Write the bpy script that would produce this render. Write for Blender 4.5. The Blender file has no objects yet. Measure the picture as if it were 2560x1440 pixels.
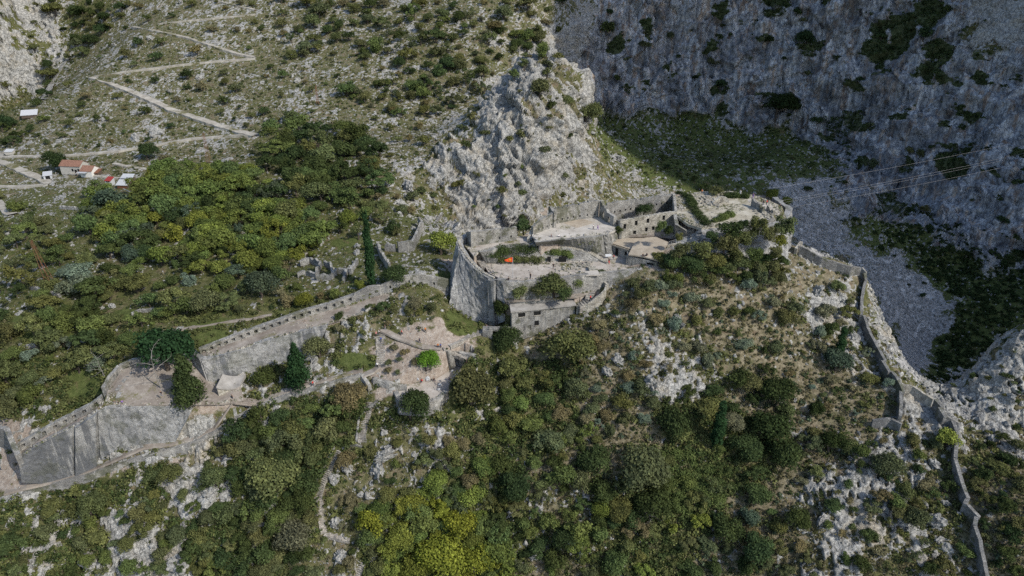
import bpy, math, random
import numpy as np
from mathutils import Vector
random.seed(7); RNG = np.random.RandomState(7)
sc = bpy.context.scene
R = math.radians
# ---------------------------------------------------------------- camera
PITCH = 27.0; CZ = 200.0; F = 1730.0
cp, sp = math.cos(R(PITCH)), math.sin(R(PITCH))
cam = bpy.data.cameras.new('camera'); co = bpy.data.objects.new('camera', cam)
sc.collection.objects.link(co); sc.camera = co
co.location = (0, 0, CZ); co.rotation_euler = (R(90 - PITCH), 0, 0)
cam.sensor_width = 36.0; cam.lens = 36.0 * F / 2560.0
cam.clip_start = 1.0; cam.clip_end = 4000.0
# ---------------------------------------------------------------- sky and sun
SUN_ELEV = 42.0; SUN_AZ = 125.0        # azimuth measured clockwise from +y (the view direction)
w = bpy.data.worlds.new('World'); sc.world = w; w.use_nodes = True
nt = w.node_tree; sky = nt.nodes.new('ShaderNodeTexSky'); sky.sky_type = 'NISHITA'; sky.sun_disc = False
sky.sun_elevation = R(SUN_ELEV); sky.sun_rotation = R(SUN_AZ); sky.air_density = 1.0; sky.dust_density = 1.0
nt.links.new(sky.outputs[0], nt.nodes['Background'].inputs[0]); nt.nodes['Background'].inputs[1].default_value = 0.15
sl = bpy.data.lights.new('sun', 'SUN'); sl.energy = 3.3; sl.angle = R(0.6); sl.color = (1.0, 0.945, 0.85)
so = bpy.data.objects.new('sun', sl); sc.collection.objects.link(so)
ce = math.cos(R(SUN_ELEV))
sdir = Vector((math.sin(R(SUN_AZ)) * ce, math.cos(R(SUN_AZ)) * ce, math.sin(R(SUN_ELEV))))
so.rotation_euler = sdir.to_track_quat('Z', 'Y').to_euler(); so.location = (300, -50, 500)
sc.view_settings.view_transform = 'Standard'; sc.view_settings.look = 'None'
sc.view_settings.exposure = 0.34; sc.view_settings.gamma = 1.0
sc.cycles.max_bounces = 5; sc.cycles.diffuse_bounces = 3; sc.cycles.glossy_bounces = 2
sc.cycles.transmission_bounces = 2; sc.cycles.transparent_max_bounces = 4
sc.cycles.use_denoising = False
sc.render.use_persistent_data = False
# ---------------------------------------------------------------- survey helpers: picture direction -> place
def udir(px, py):
    u = (px - 1280.0) / F; v = (py - 720.0) / F
    return u, cp - sp * v, -(sp + cp * v)
def PD(px, py, d):                      # point at optical depth d
    x, y, z = udir(px, py); return Vector((x * d, y * d, CZ + z * d))
def PY(px, py, Y):                      # point at forward distance Y
    x, y, z = udir(px, py); t = Y / y; return Vector((x * t, Y, CZ + z * t))
def PZ(px, py, Z):                      # point at height Z
    x, y, z = udir(px, py); t = (Z - CZ) / z; return Vector((x * t, y * t, Z))
def proj(X, Y, Z):
    dz = Z - CZ; d = Y * cp - dz * sp; u = X / d; v = -(Y * sp + dz * cp) / d
    return 1280 + u * F, 720 + v * F, d
# ---------------------------------------------------------------- vector noise
def _h(ix, iy, iz, s):
    n = (ix.astype(np.int64) * 374761393 + iy.astype(np.int64) * 668265263 + iz.astype(np.int64) * 2147483647 + s * 1274126177) & 0xFFFFFFFF
    n = ((n ^ (n >> 13)) * 1274126177) & 0xFFFFFFFF
    n = ((n ^ (n >> 16)) * 2246822519) & 0xFFFFFFFF
    return ((n ^ (n >> 15)) & 0xFFFFFF).astype(np.float32) / 16777215.0
def vnoise(x, y, z, s=0):
    xf, yf, zf = np.floor(x), np.floor(y), np.floor(z)
    ix, iy, iz = xf.astype(np.int64), yf.astype(np.int64), zf.astype(np.int64)
    fx, fy, fz = (x - xf).astype(np.float32), (y - yf).astype(np.float32), (z - zf).astype(np.float32)
    fx = fx * fx * (3 - 2 * fx); fy = fy * fy * (3 - 2 * fy); fz = fz * fz * (3 - 2 * fz)
    def c(a, b, d): return _h(ix + a, iy + b, iz + d, s)
    x00 = c(0,0,0) * (1 - fx) + c(1,0,0) * fx; x10 = c(0,1,0) * (1 - fx) + c(1,1,0) * fx
    x01 = c(0,0,1) * (1 - fx) + c(1,0,1) * fx; x11 = c(0,1,1) * (1 - fx) + c(1,1,1) * fx
    a = x00 * (1 - fy) + x10 * fy; b = x01 * (1 - fy) + x11 * fy
    return a * (1 - fz) + b * fz
def fbm(x, y, z, scale, octv=4, s=0, gain=0.5):
    t = 0; amp = 1; tot = 0; f = 1.0 / scale
    for o in range(octv):
        t = t + amp * vnoise(x * f + 13.7 * o, y * f + 7.1 * o, z * f + 3.3 * o, s + o); tot += amp; amp *= gain; f *= 2.03
    return t / tot
def ridge(x, y, z, scale, octv=4, s=0):
    t = 0; amp = 1; tot = 0; f = 1.0 / scale
    for o in range(octv):
        n = 1 - np.abs(2 * vnoise(x * f + 5.2 * o, y * f + 1.7 * o, z * f + 9.3 * o, s + o) - 1)
        t = t + amp * n * n; tot += amp; amp *= 0.55; f *= 2.1
    return t / tot
def facets(x, y, z, scale, s=0):
    """angular blocks: every cell of a jittered lattice has its own height and tilt"""
    x = x / scale; y = y / scale; z = z / scale; ix, iy, iz = [np.floor(v).astype(np.int64) for v in (x, y, z)]
    best = np.full(x.shape, 9e9, np.float32); out = np.zeros(x.shape, np.float32)
    for a in (-1, 0, 1):
        for b in (-1, 0, 1):
            for c in (-1, 0, 1):
                jx, jy, jz = ix + a, iy + b, iz + c; h1 = _h(jx, jy, jz, s); h2 = _h(jx, jy, jz, s + 1); h3 = _h(jx, jy, jz, s + 2)
                dx, dy, dz = x - jx - h1, y - jy - h2, z - jz - h3; d = (dx * dx + dy * dy + dz * dz).astype(np.float32); m = d < best
                best[m] = d[m]; v = (h1 * 7.3 % 1) + ((h2 * 5.7 % 1) - .5) * 1.6 * dx + ((h3 * 9.1 % 1) - .5) * 1.6 * dz + ((h1 * 3.9 % 1) - .5) * 1.2 * dy; out[m] = v[m]
    return out
def sstep(a, b, x):
    t = np.clip((x - a) / (b - a), 0, 1); return t * t * (3 - 2 * t)
# ---------------------------------------------------------------- survey of the ground
T1, T2, T3, T4, TB = 118.0, 122.4, 124.5, 127.0, 121.8
CTRL = []
def C(*a):
    for px, py, d in a: CTRL.append(tuple(PD(px, py, d)))
def CY(*a):
    for px, py, Y in a: CTRL.append(tuple(PY(px, py, Y)))
def CW(*a):
    for p in a: CTRL.append(p)
C((0,1440,155),(400,1440,158),(800,1440,160),(1280,1440,160),(1700,1440,158),(2100,1440,152),(2560,1440,145),
  (0,1320,156),(400,1300,160),(800,1300,163),(1280,1300,164),(1700,1300,162),(2100,1300,157),(2560,1300,148),
  (0,1245,161),(60,1215,161),(150,1208,165),(300,1155,165),(480,1110,167),(640,1018,170),(800,965,172),(900,940,173),(985,955,171),(1100,1010,169),(1200,905,177),
  (1400,1000,175),(1400,1150,167),(1700,1000,174),(1700,1150,168),(2000,1000,176),(2000,1150,168),(2250,1150,163),(1100,1130,167),(900,1100,168),(700,1150,165),
  (1510,800,183),(1600,740,182),(1730,720,186),(1740,650,189),(1850,670,190),(1850,645,191),(1950,665,195),(1290,895,183),(1400,865,183),(1455,795,184),(1350,880,183),
  (1180,803,190),(1240,830,186),(1140,765,193),(1255,860,183),(1080,860,177),(1000,845,178),(950,920,174),(850,870,177),(720,932,176.5),(540,967,172.5),(622,932,176),(722,910,178),(790,862,179.5),(900,800,181),(1000,775,183),(1100,745,186),(620,948,174.8),
  (2000,622,203),(2080,655,202),(2160,705,199),(2170,850,189),(2250,970,177),(2240,1060,170),(2390,1090,166),(2410,1250,156),(2460,1440,147),
  (1850,800,184),(2050,750,192),(2050,900,183),(1700,850,180),(1600,900,177),
  (2340,1000,181),(2450,905,186),(2555,825,190),(2560,1000,172),(2500,1150,162),(2560,1200,155),
  (1110,690,196),(1000,650,206),(900,710,192),(700,780,186),(560,832,181),(460,880,177),(300,900,177),(210,960,176),(100,1045,168),(0,1000,173),(0,880,182),
  (0,780,192),(300,750,195),(600,700,202),(0,640,220),(300,620,222),(600,560,232),(800,640,213),(900,560,228),(800,450,258),(500,480,252),(200,500,258),(0,500,270),
  (200,440,282),(450,410,290),(650,345,302),(900,400,272),(1050,450,262),(1150,580,236),(1060,590,226))
CY((0,300,350),(250,200,372),(500,250,345),(640,150,385),(350,80,425),(900,200,352),(900,50,415),(600,40,430),(1200,270,330),(1200,100,385),(1350,0,425),(1000,-30,460),(500,-30,470),(1100,320,310),
   (150,150,455),(60,60,480),(200,-20,500),(0,220,440),(-100,400,330),(-200,1100,150),(-200,700,190),
   (1370,130,293),(1300,200,287),(1200,290,283),(1420,180,291),(1100,390,268),
   (1160,560,246),(1230,590,242),(1330,520,252),(1400,500,262),(1482,360,284),(1462,260,290),(1300,400,262),(1200,460,254),(1400,330,272),(1380,420,261),
   (1500,450,322),(1600,478,314),(1560,340,390),(1700,400,365),(1850,440,345),(1950,430,350),(2000,360,395),
   (1490,272,436),(1700,292,444),(1850,325,436),(2000,340,428),(2120,400,398),(2250,450,366),(2350,560,335),(2400,650,312),(2540,710,290),
   (1430,60,430),(1480,130,446),(1500,-20,466),(1700,-20,474),(1900,-20,468),(2100,-20,452),(2300,-20,428),(2450,-20,408),(2600,-20,392),(1440,170,425),
   (1700,150,458),(1900,150,453),(2100,200,432),(2300,250,396),(2450,330,366),(2560,320,352),(2560,500,318),(2450,520,330),(2560,640,300),
   (2050,500,332),(2060,580,318),(2150,650,305),(2250,750,290),(2310,860,275),(2380,760,285),(2200,550,325),(2150,450,370),(2480,760,276))
# ground behind the castle ridge and beyond the picture's edges
CW((-10,214,104),(20,222,98),(48,232,92),(80,240,82),(112,232,72),(140,222,62),(165,222,40),(190,225,32),(215,225,30),(245,210,40),
   (0,75,34),(-80,75,36),(80,75,36),(170,90,50),(-170,90,52),(230,140,80),(260,260,80),(330,280,140),(380,400,230),(360,520,260),(0,540,200),(150,540,235),(-200,560,260),(-330,450,230),(-420,560,260),(-300,250,120),(-260,150,95),
   (170,150,95),(150,120,80))
for px_, py_, d_ in ((2012,612,206),(2100,650,204),(2170,690,202),(2187,760,198),(2218,815,194),(2248,880,189),(2292,930,184),(2332,990,181),(2390,950,184),(2450,903,187),(2505,860,189),(2557,820,191)):
    p_ = PD(px_, py_, d_); CTRL.append(tuple(p_))
    for st, dz in ((11, 20), (26, 48)): t_ = 1 + st / p_.y; CTRL.append((p_.x * t_ + st * .25, p_.y + st, p_.z - dz))
CTRL = np.array(CTRL, np.float64)
def _phi(r2): return np.sqrt(r2 + 36.0)
_d = ((CTRL[:, None, :2] - CTRL[None, :, :2]) ** 2).sum(-1)
_n = len(CTRL); A = np.zeros((_n + 3, _n + 3)); A[:_n, :_n] = _phi(_d) - np.eye(_n) * 0.6
Pm = np.c_[np.ones(_n), CTRL[:, :2]]; A[:_n, _n:] = Pm; A[_n:, :_n] = Pm.T
SOL = np.linalg.solve(A, np.r_[CTRL[:, 2], 0, 0, 0])
def H0(x, y):
    x = np.asarray(x, np.float64); sh = x.shape; x = x.ravel(); y = np.asarray(y, np.float64).ravel()
    out = np.empty_like(x)
    for i in range(0, len(x), 100000):
        a, b = x[i:i+100000], y[i:i+100000]
        r2 = (a[:, None] - CTRL[None, :, 0]) ** 2 + (b[:, None] - CTRL[None, :, 1]) ** 2
        out[i:i+100000] = _phi(r2) @ SOL[:_n] + SOL[_n] + SOL[_n+1] * a + SOL[_n+2] * b
    return out.reshape(sh)
def H0R(px_, py_):                      # unlevelled ground in that direction
    Y = np.linspace(70, 330, 1400); u, yy, zz = udir(px_, py_); h = H0(u / yy * Y, Y); k_ = (h - CZ) / Y; j = int(np.argmax(k_ >= zz / yy)); return Vector((u / yy * Y[j], Y[j], h[j]))
# levelled platforms of the castle: corner points in the air, height interpolated by a plane
def pts_z(Z, *a): return [PZ(px, py, Z) for px, py in a]
PLAT = []
def plat(pts, drop=0.35): PLAT.append(([Vector(p) for p in pts], drop))
P_T1 = pts_z(T1, (1192,622),(1206,655),(1222,682),(1252,697),(1300,700),(1360,697),(1420,687),(1480,681),(1560,672),(1652,664),(1652,640),(1560,628),(1500,640),(1440,652),(1300,655),(1215,655),(1200,630))
P_T2 = pts_z(T2, (1160,612),(1190,600),(1290,592),(1330,590),(1345,601),(1330,607),(1280,612),(1200,627),(1185,640))
P_T3 = pts_z(T3, (1333,568),(1372,552),(1480,540),(1525,545),(1555,570),(1515,585),(1430,593),(1345,602),(1330,590))
P_T3B = pts_z(TB, (1515,590),(1545,560),(1600,520),(1690,500),(1705,560),(1690,594),(1640,589),(1560,589))
P_T4 = pts_z(T4, (1688,492),(1750,479),(1830,478),(1900,492),(1955,515),(1965,545),(1880,560),(1800,566),(1755,570),(1720,560),(1692,540))
P_TL = pts_z(114.0, (1245,716),(1300,712),(1440,706),(1490,706),(1500,722),(1440,742),(1280,752),(1262,750))
P_BK = pts_z(112.4, (1282,777),(1438,760),(1425,741),(1275,753)); P_BK = [Vector((p.x, p.y, 101.0)) for p in P_BK]
for P in (P_T1, P_T2, P_T3, P_T3B, P_T4, P_TL, P_BK): plat(P)
def wall_line(*a): return [PY(px, py, Y) for px, py, Y in a]
# big left revetment platform B (plaza with trees) and walkway A behind the long revetment
P_PB = [PD(px, py, d) for px, py, d in ((258,1012,161.5),(300,1014,162),(451,1012,163),(560,1010,166),(610,1000,168),(600,960,171),(530,955,172),(500,905,175.5),(440,880,176.5),(372,902,173),(305,925,170.5),(270,975,166.5),(262,1000,163))]
P_RB = [PD(px, py, d) for px, py, d in ((47,1146,158.2),(95,1112,159.2),(144,1087,160),(200,1058,160.6),(258,1014,161.3),(264,1000,164.5),(228,1031,164.6),(155,1069,163.4),(49,1131,161.5))]
P_WA = [PD(px, py, d) for px, py, d in ((512,896,171),(613,869,174),(720,835,177),(820,809,180),(900,785,182),(960,760,185),(1000,735,188),(964,728,189.5),(888,758,186.5),(765,788,183),(613,842,178),(500,882,174))]
ZR = H0R(1060, 990).z
P_RT = [PZ(a, b_, ZR) for a, b_ in ((984,974),(1000,1006),(1060,1010),(1100,998),(1125,974),(1160,944),(1193,914),(1150,905),(1090,945),(1020,960))]
for P in (P_PB, P_RB, P_WA, P_RT): plat(P, 0.25)
def in_poly(x, y, poly):
    ins = np.zeros(x.shape, bool); n = len(poly)
    for i in range(n):
        x1, y1 = poly[i][0], poly[i][1]; x2, y2 = poly[(i+1) % n][0], poly[(i+1) % n][1]
        if y1 == y2: continue
        c = ((y1 > y) != (y2 > y)) & (x < (x2 - x1) * (y - y1) / (y2 - y1) + x1); ins ^= c
    return ins
def plane_of(poly):
    M = np.array([[p[0], p[1], 1] for p in poly]); zz = np.array([p[2] for p in poly])
    return np.linalg.lstsq(M, zz, rcond=None)[0]
def poly_h(x, y, poly):                 # inverse-distance height from the corner points: follows sloping walks
    num = 0; den = 0
    for p in poly:
        wq = 1.0 / ((x - p[0]) ** 2 + (y - p[1]) ** 2 + 0.5) ** 1.5; num = num + wq * p[2]; den = den + wq
    return num / den
def shrink(P, m=1.1):
    n = len(P); ar = sum(P[i][0] * P[(i+1) % n][1] - P[(i+1) % n][0] * P[i][1] for i in range(n)); sg = 1 if ar > 0 else -1; out = []
    for i in range(n):
        a, b_, c = P[i-1], P[i], P[(i+1) % n]; d1 = Vector((b_[0]-a[0], b_[1]-a[1])).normalized(); d2 = Vector((c[0]-b_[0], c[1]-b_[1])).normalized()
        nn = Vector((-(d1.y + d2.y), d1.x + d2.x)) * sg
        nn = nn.normalized() if nn.length > 1e-6 else Vector((0, 0)); out.append(Vector((b_[0] + nn.x * m, b_[1] + nn.y * m, b_[2])))
    return out
PLAT = [(shrink(P, 1.1 if i < 5 else .35) if i != 6 else P, drop) for i, (P, drop) in enumerate(PLAT)]
PLATS = [(P, drop, min(p[0] for p in P), max(p[0] for p in P), min(p[1] for p in P), max(p[1] for p in P)) for P, drop in PLAT]
def Hp(x, y, z):
    flat = np.zeros(x.shape, bool); z = z.copy()
    for P, drop, x0, x1, y0, y1 in PLATS:
        m = (x >= x0) & (x <= x1) & (y >= y0) & (y <= y1)
        if not m.any(): continue
        xs, ys = x[m], y[m]; ins = in_poly(xs, ys, P); zz = z[m]; hh = poly_h(xs, ys, P) - drop
        zz[ins] = hh[ins]; z[m] = zz; f = flat[m]; f |= ins; flat[m] = f
    return z, flat
# ---------------------------------------------------------------- region map of the ground (world regions, via the survey picture grid)
RM = """3K4f28.2o24C3R|4K3f28.2R24C3R|4K2f27.3R24C4R|4K1f28.3R24C4c|3K1f28.4R24C4c|3K1f26.6R23C5c|2f27.2o6R14C13c|1f27.2o7R8d7C12c|28.2o7R13d14c
16.8f3.10R1t14d12c|16.8f3.9R3o14d11c|8.16f3.8R5o8d4s12c|6m18f4.6R8o7b3s12c|5m18f5m6R8b7b4s11c|5m15f8m1r4R16b4s4d7c|5m14f9m1r20b1t4s4d6c
5m12f11m14b7r4t4s4d3c|4m12f12m10b11t5t4s6d|4m14f6m5r9b11t6r4s5d|4m14f4m7r3b6r11t6r4s5d|12f2g5m6r5b2f6t5r7t6r3s5d|12f1g10r7b2f8t5r8t3r2s4d2R
11f12r6b7f4t6r7t3r2s3d3R|4f3g2f3b11r6b8f4t6r7t3R1s2d4R|4f3g6b10r5b8f4t6r10t8R|6f8b1r9f4f8f5t5f10t8R|2b10r2R10f4r8f6t6f9t7R|2b10r2R9f6R6f7t8f5t9R
2b8r2b2R8f2r4R6f8t8f3t6R5r|8b2f3R7f3r4R6f7t8f4t6R4r2t|3b5f3f3R6f2r4R7f5t9f4t6R4r3t|11f3R6f2r3R7f5r8f4t7R4r4t|6f4R2f1R7f3r4R6f5t7f5t6R4r4t
7f5R8f3R4f4f6r7f6t6R4r4t|7f5R6f4R10f5r6f7t6R4r4t|6f6R6f4R10f5t6f7t6R4r4t""".replace('\n', '|').split('|')
KINDS = '.oRrtgfmdsbcCK'
def _rle(s):
    out = ''; num = ''
    for ch in s:
        if ch.isdigit(): num += ch
        else: out += ch * int(num); num = ''
    return out[:64].ljust(64, 't')
RG = [_rle(r) for r in RM]
#            rock  green  cliff scree  bare  dry  relief
PAR = {'.': (.34, .30, 0,   0,   0,   .45, .5), 'o': (.50, .30, 0, 0, 0, .45, .8), 'R': (.92, .20, 0, 0, 0, .5, 1.6), 'r': (.50, .40, 0, 0, 0, .45, 1.0),
       't': (.13, .30, 0, 0, 0, .80, .9), 'g': (.03, .9, 0, 0, 0, .0, .2), 'f': (.15, .5, 0, 0, 0, .35, .6), 'm': (.24, .6, 0, 0, 0, .2, .6),
       'd': (.12, 1.0, 0, .05, 0, .0, .5), 's': (.05, .2, 0, 1, 0, 0, .4), 'b': (.14, .25, 0, 0, .75, .4, .35), 'c': (.62, .5, .75, 0, 0, .1, 2.2),
       'C': (.8, .1, 1, 0, 0, .1, 1.5), 'K': (.95, .1, .25, .1, 0, .1, 1.0)}
PG = np.array([[PAR[ch] for ch in row] for row in RG], np.float32)      # 36 x 64 x 7
def region(px, py):
    gx = np.clip(px / 40.0 - 0.5, 0, 62.999); gy = np.clip(py / 40.0 - 0.5, 0, 34.999)
    ix = gx.astype(int); iy = gy.astype(int); fx = (gx - ix)[..., None]; fy = (gy - iy)[..., None]
    return (PG[iy, ix] * (1-fx) * (1-fy) + PG[iy, ix+1] * fx * (1-fy) + PG[iy+1, ix] * (1-fx) * fy + PG[iy+1, ix+1] * fx * fy)
# ---------------------------------------------------------------- terrain sheet: columns of bearing, rows of distance
NC, NR = 1250, 1150
AMAX = 1.16
acol = np.linspace(-AMAX, AMAX, NC)
ca = np.linspace(-AMAX, AMAX, 161); cy = 62.0 * (640.0 / 62.0) ** np.linspace(0, 1, 420)
CX, CYg = ca[:, None] * cy[None, :], np.broadcast_to(cy[None, :], (161, 420))
HZ = H0(CX, CYg)
el = np.arctan2(HZ - CZ, CYg * np.sqrt(1 + ca[:, None] ** 2)); dl = np.diff(el, axis=1)
dr = np.diff(np.log(CYg), axis=1)
ds = np.sqrt((dl * 1.0) ** 2 + (dr * 0.16) ** 2) * np.where(CYg[:, 1:] > 500, 0.25, 1.0) + 1e-5
k = np.ones(9) / 9
ds = np.apply_along_axis(lambda r_: np.convolve(np.pad(r_, 4, 'edge'), k, 'valid'), 0, ds)
arc = np.concatenate([np.zeros((161, 1)), np.cumsum(ds, 1)], 1)
yt = np.array([np.interp(np.linspace(0, arc[i, -1], NR), arc[i], cy) for i in range(161)])
YY = np.array([np.interp(acol, ca, yt[:, j]) for j in range(NR)]).T          # NC x NR
XX = acol[:, None] * YY
ZZ = H0(XX, YY)
BASE = ZZ.copy()
ZZ, FLAT = Hp(XX, YY, ZZ)
def grad_normal(X, Y, Z):
    P = np.stack([X, Y, Z], -1); du = np.gradient(P, axis=0); dv = np.gradient(P, axis=1)
    n = np.cross(du, dv); n /= np.linalg.norm(n, axis=-1, keepdims=True) + 1e-9
    n[n[..., 2] < 0] *= -1
    return n
NB = grad_normal(XX, YY, BASE)
px, py, dd = proj(XX, YY, BASE)
wx = (fbm(XX, YY, BASE, 9, 5, 50, .65) - .5) * 130; wy = (fbm(XX, YY, BASE, 9, 3, 60) - .5) * 70
REG = region(px + wx, py + wy)
rk, gr, cl, scr, bare, dryf, relf = [REG[..., i] for i in range(7)]
rk = np.where((py > 700) & (rk > .55), .55 + (rk - .55) * .35, rk)
CLEAR = [(208,965,58,42),(530,842,48,20),(76,840,34,15),(168,846,34,14),(1160,803,48,36),(890,905,60,24),(865,605,34,14),(1110,700,26,22),(320,790,34,16),(60,800,40,12),(700,500,26,10),(1300,1000,16,10)]
CM = np.zeros(px.shape)
for a, b_, ra_, rb__ in CLEAR: CM = np.maximum(CM, 1 - sstep(.75, 1.15, np.sqrt(((px + wx * .25 - a) / ra_) ** 2 + ((py + wy * .25 - b_) / rb__) ** 2)))
gr = gr * (1 - CM) + CM * 1.15; rk = rk * (1 - CM); bare = bare * (1 - CM); dryf = dryf * (1 - CM)
rk = np.where((py > 640) & (py < 990) & (px > 2120) & (px < 2350), rk * .62, rk)
rk = np.where((py > 1070) & (px > 700) & (px < 1230), rk * .72, rk)
# rock exposure: clustered outcrops at several sizes, along tilted beds
bx = XX * .8 + YY * .25 + BASE * .35; by = -XX * .3 + YY * .6 + BASE * .2; bz = BASE * .45 - XX * .2
fr = (py > 690) & (XX ** 2 + YY ** 2 < 230 ** 2)
bx = np.where(fr, XX * .95 + BASE * .15, bx); by = np.where(fr, (YY - BASE) * .7, by); bz = np.where(fr, (YY + BASE) * .24 - XX * .1, bz)
big = fbm(bx, by, bz, 11, 3, 1); mid = fbm(bx, by, bz, 3.2, 3, 11); fin = vnoise(bx * 1.2, by * 1.2, bz * 1.5, 21)
fin2 = ridge(XX, YY, BASE, 1.6, 2, 23)
wb_ = np.clip((rk - .4) * 2.2, 0, 1)
q = (.28 + .3 * wb_) * big + .30 * mid + (.22 - .12 * wb_) * fin + (.18 - .08 * wb_) * fin2
qs_ = np.sort(q.ravel()[::37]); U = np.interp(q, qs_, np.linspace(0, 1, len(qs_)))
steep = 1 - NB[..., 2]
gx1 = (XX * .75 + YY * .3 + BASE * .55); gx2 = (XX * .5 - BASE * .6)
isb = ((px > 1030) & (px < 1500) & (py > 90) & (py < 640) & (rk > .5))
an = vnoise(gx1 / 2.4, YY * .2, gx2 * .09, 77) * .6 + vnoise(gx1 / .9, YY * .4, gx2 * .2, 78) * .4; an_s = np.sort(an.ravel()[::37]); AU = np.interp(an, an_s, np.linspace(0, 1, len(an_s)))
U = np.where(isb, .45 * U + .55 * AU, U)
thr = 1 - rk * .82 - np.clip(steep - .4, 0, .3) * .2
ROCK = sstep(thr - .02, thr + .03, U)
ROCK = np.clip(np.maximum(ROCK, sstep(.6, .9, cl)), 0, 1) * (1 - sstep(.5, .8, scr) * .85)
ROCK[FLAT] = 0
bl = ridge(bx, by, bz, 4.5, 4, 31)
blk2 = np.abs(vnoise(bx / 2.6, by / 1.3, bz / 2.0, 33) - .5) * 2
bump = ROCK * relf * (.15 + .9 * bl * (.5 + .8 * big) + .5 * blk2) * .8 * (.35 + .65 * sstep(0, .25, U - thr)) + (fbm(XX, YY, BASE, 5, 4, 41) - .5) * .9 * np.clip(relf, .3, 1.4)
# tilted slabs of the bluff and grooves of the cliff
gx1 = (XX * .75 + YY * .3 + BASE * .55); gx2 = (XX * .5 - BASE * .6)
wq1 = (fbm(XX, YY, BASE, 14, 3, 72) - .5) * 22; slab = ridge(gx1 + wq1, YY * .3, gx2 * .2 + wq1 * .3, 11.0, 5, 71)
wb = sstep(.45, .75, rk) * isb
bump = bump * (1 - .4 * wb) + wb * ((slab - .45) * 8.5 + (AU - .5) * 1.8 + np.round(vnoise(gx1 / 3.1, YY / 4, gx2 / 5.5, 79) * 5) / 5 * 2.2)
cg = ridge(XX * 1.0, YY * .7, BASE * .22, 13.0, 5, 81) - .4
blk = ridge(XX, YY, BASE * .8, 22.0, 4, 91) - .4
lg = (ridge(XX, YY, BASE * .6, 46.0, 3, 95) - .5) * (1 + .9 * sstep(1950, 2150, px)); led = sstep(.35, .6, fbm(XX, YY, BASE * 2.5, 26, 4, 97))
bump = bump * (1 - cl * .6) + cl * (cg * 2.8 + blk * 6 + lg * 12 + led * 3.6 + np.round(vnoise(XX / 5, YY / 5, BASE / 8, 98) * 4) / 4 * 2.4)
cveg = sstep(.535, .64, .55 * fbm(XX, YY, BASE * 2.2, 20, 5, 99) + .45 * (1 - ridge(XX, YY, BASE * .6, 46.0, 3, 95))) * (.25 + .75 * sstep(1900, 2200, px + (BASE - 120) * 4)) + .7 * sstep(.66, .72, fbm(XX, YY, BASE * 1.6, 12, 4, 100))
gr = np.where(cl > .45, np.clip(cveg, 0, 1), gr)
fm = ((rk > .42) | (cl > .3)) & ~FLAT
fx_, fy_, fz_ = (XX * .9 + BASE * .25)[fm], (YY * .8)[fm], (BASE * .5 - XX * .15)[fm]
wqf = (fbm(fx_, fy_, fz_, 5, 3, 120) - .5) * 5
ff = facets(fx_ + wqf, fy_ + wqf, fz_, 7.5, 130) * 3.4 + facets(fx_ + wqf * .5, fy_, fz_ + wqf * .5, 2.6, 140) * 1.5
amp = np.clip(wb * 1.0 + cl * 1.3 + (rk - .42) * 1.1 * (1 - wb), 0, 1.4)[fm] * np.maximum(ROCK[fm], .25)
bump[fm] = bump[fm] * (1 - .35 * np.clip(amp, 0, 1)) + amp * (ff - 1.8) * np.where(fr[fm], .5, 1)
bump = np.where(FLAT, 0.03 * (fbm(XX, YY, BASE, 1.2, 2, 5) - .5), bump)
XD = XX + NB[..., 0] * bump; YD = YY + NB[..., 1] * bump; ZD = ZZ + NB[..., 2] * bump
PXD, PYD, DDD = proj(XD, YD, ZD)
# terrain lookup --------------------------------------------------
def col_of(a): return int(round((a + AMAX) / (2 * AMAX) * (NC - 1)))
def G(px_, py_):                        # first ground point seen in that direction
    u, yy, zz = udir(px_, py_); c = min(max(col_of(u / yy), 1), NC - 2)
    s = zz / yy; k_ = (ZD[c] - CZ) / YD[c]
    j = int(np.argmax(k_ >= s)) if (k_ >= s).any() else NR - 1
    j = max(j, 1); k0, k1 = k_[j-1], k_[j]; t = 0 if k1 == k0 else min(max((s - k0) / (k1 - k0), 0), 1)
    Y = YD[c, j-1] * (1 - t) + YD[c, j] * t
    return Vector((u / yy * Y, Y, ZD[c, j-1] * (1 - t) + ZD[c, j] * t))
def hz(x, y):                           # ground height under a point
    c = min(max(col_of(x / y), 0), NC - 1); return float(np.interp(y, YY[c], ZD[c]))
# ---------------------------------------------------------------- bookkeeping
COL = sc.collection
def tag(o, label=None, cat=None, group=None, kind=None):
    if label: o['label'] = label
    if cat: o['category'] = cat
    if group: o['group'] = group
    if kind: o['kind'] = kind
    return o
def mesh(name, V, Fc, mat=None, parent=None, smooth=False):
    me = bpy.data.meshes.new(name)
    me.from_pydata([tuple(v) for v in V], [], [tuple(f) for f in Fc]); me.validate(); me.update()
    if smooth: me.shade_smooth()
    if mat: me.materials.append(mat)
    o = bpy.data.objects.new(name, me); COL.objects.link(o)
    if parent: o.parent = parent
    return o
def npmesh(name, V, Q, mat=None, parent=None, smooth=False, attrs=None):
    me = bpy.data.meshes.new(name); V = np.asarray(V, np.float32); Q = np.asarray(Q, np.int32); k_ = Q.shape[1]
    me.vertices.add(len(V)); me.vertices.foreach_set('co', V.ravel())
    me.loops.add(Q.size); me.loops.foreach_set('vertex_index', Q.ravel())
    me.polygons.add(len(Q)); me.polygons.foreach_set('loop_start', np.arange(0, Q.size, k_, dtype=np.int32))
    if smooth: me.polygons.foreach_set('use_smooth', np.ones(len(Q), bool))
    me.update(calc_edges=True)
    for an, arr in (attrs or {}).items():
        at = me.attributes.new(an, 'FLOAT_COLOR', 'POINT'); a4 = np.ones((len(V), 4), np.float32); a4[:, :arr.shape[1]] = arr
        at.data.foreach_set('color', a4.ravel())
    if mat: me.materials.append(mat)
    o = bpy.data.objects.new(name, me); COL.objects.link(o)
    if parent: o.parent = parent
    return o
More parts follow.
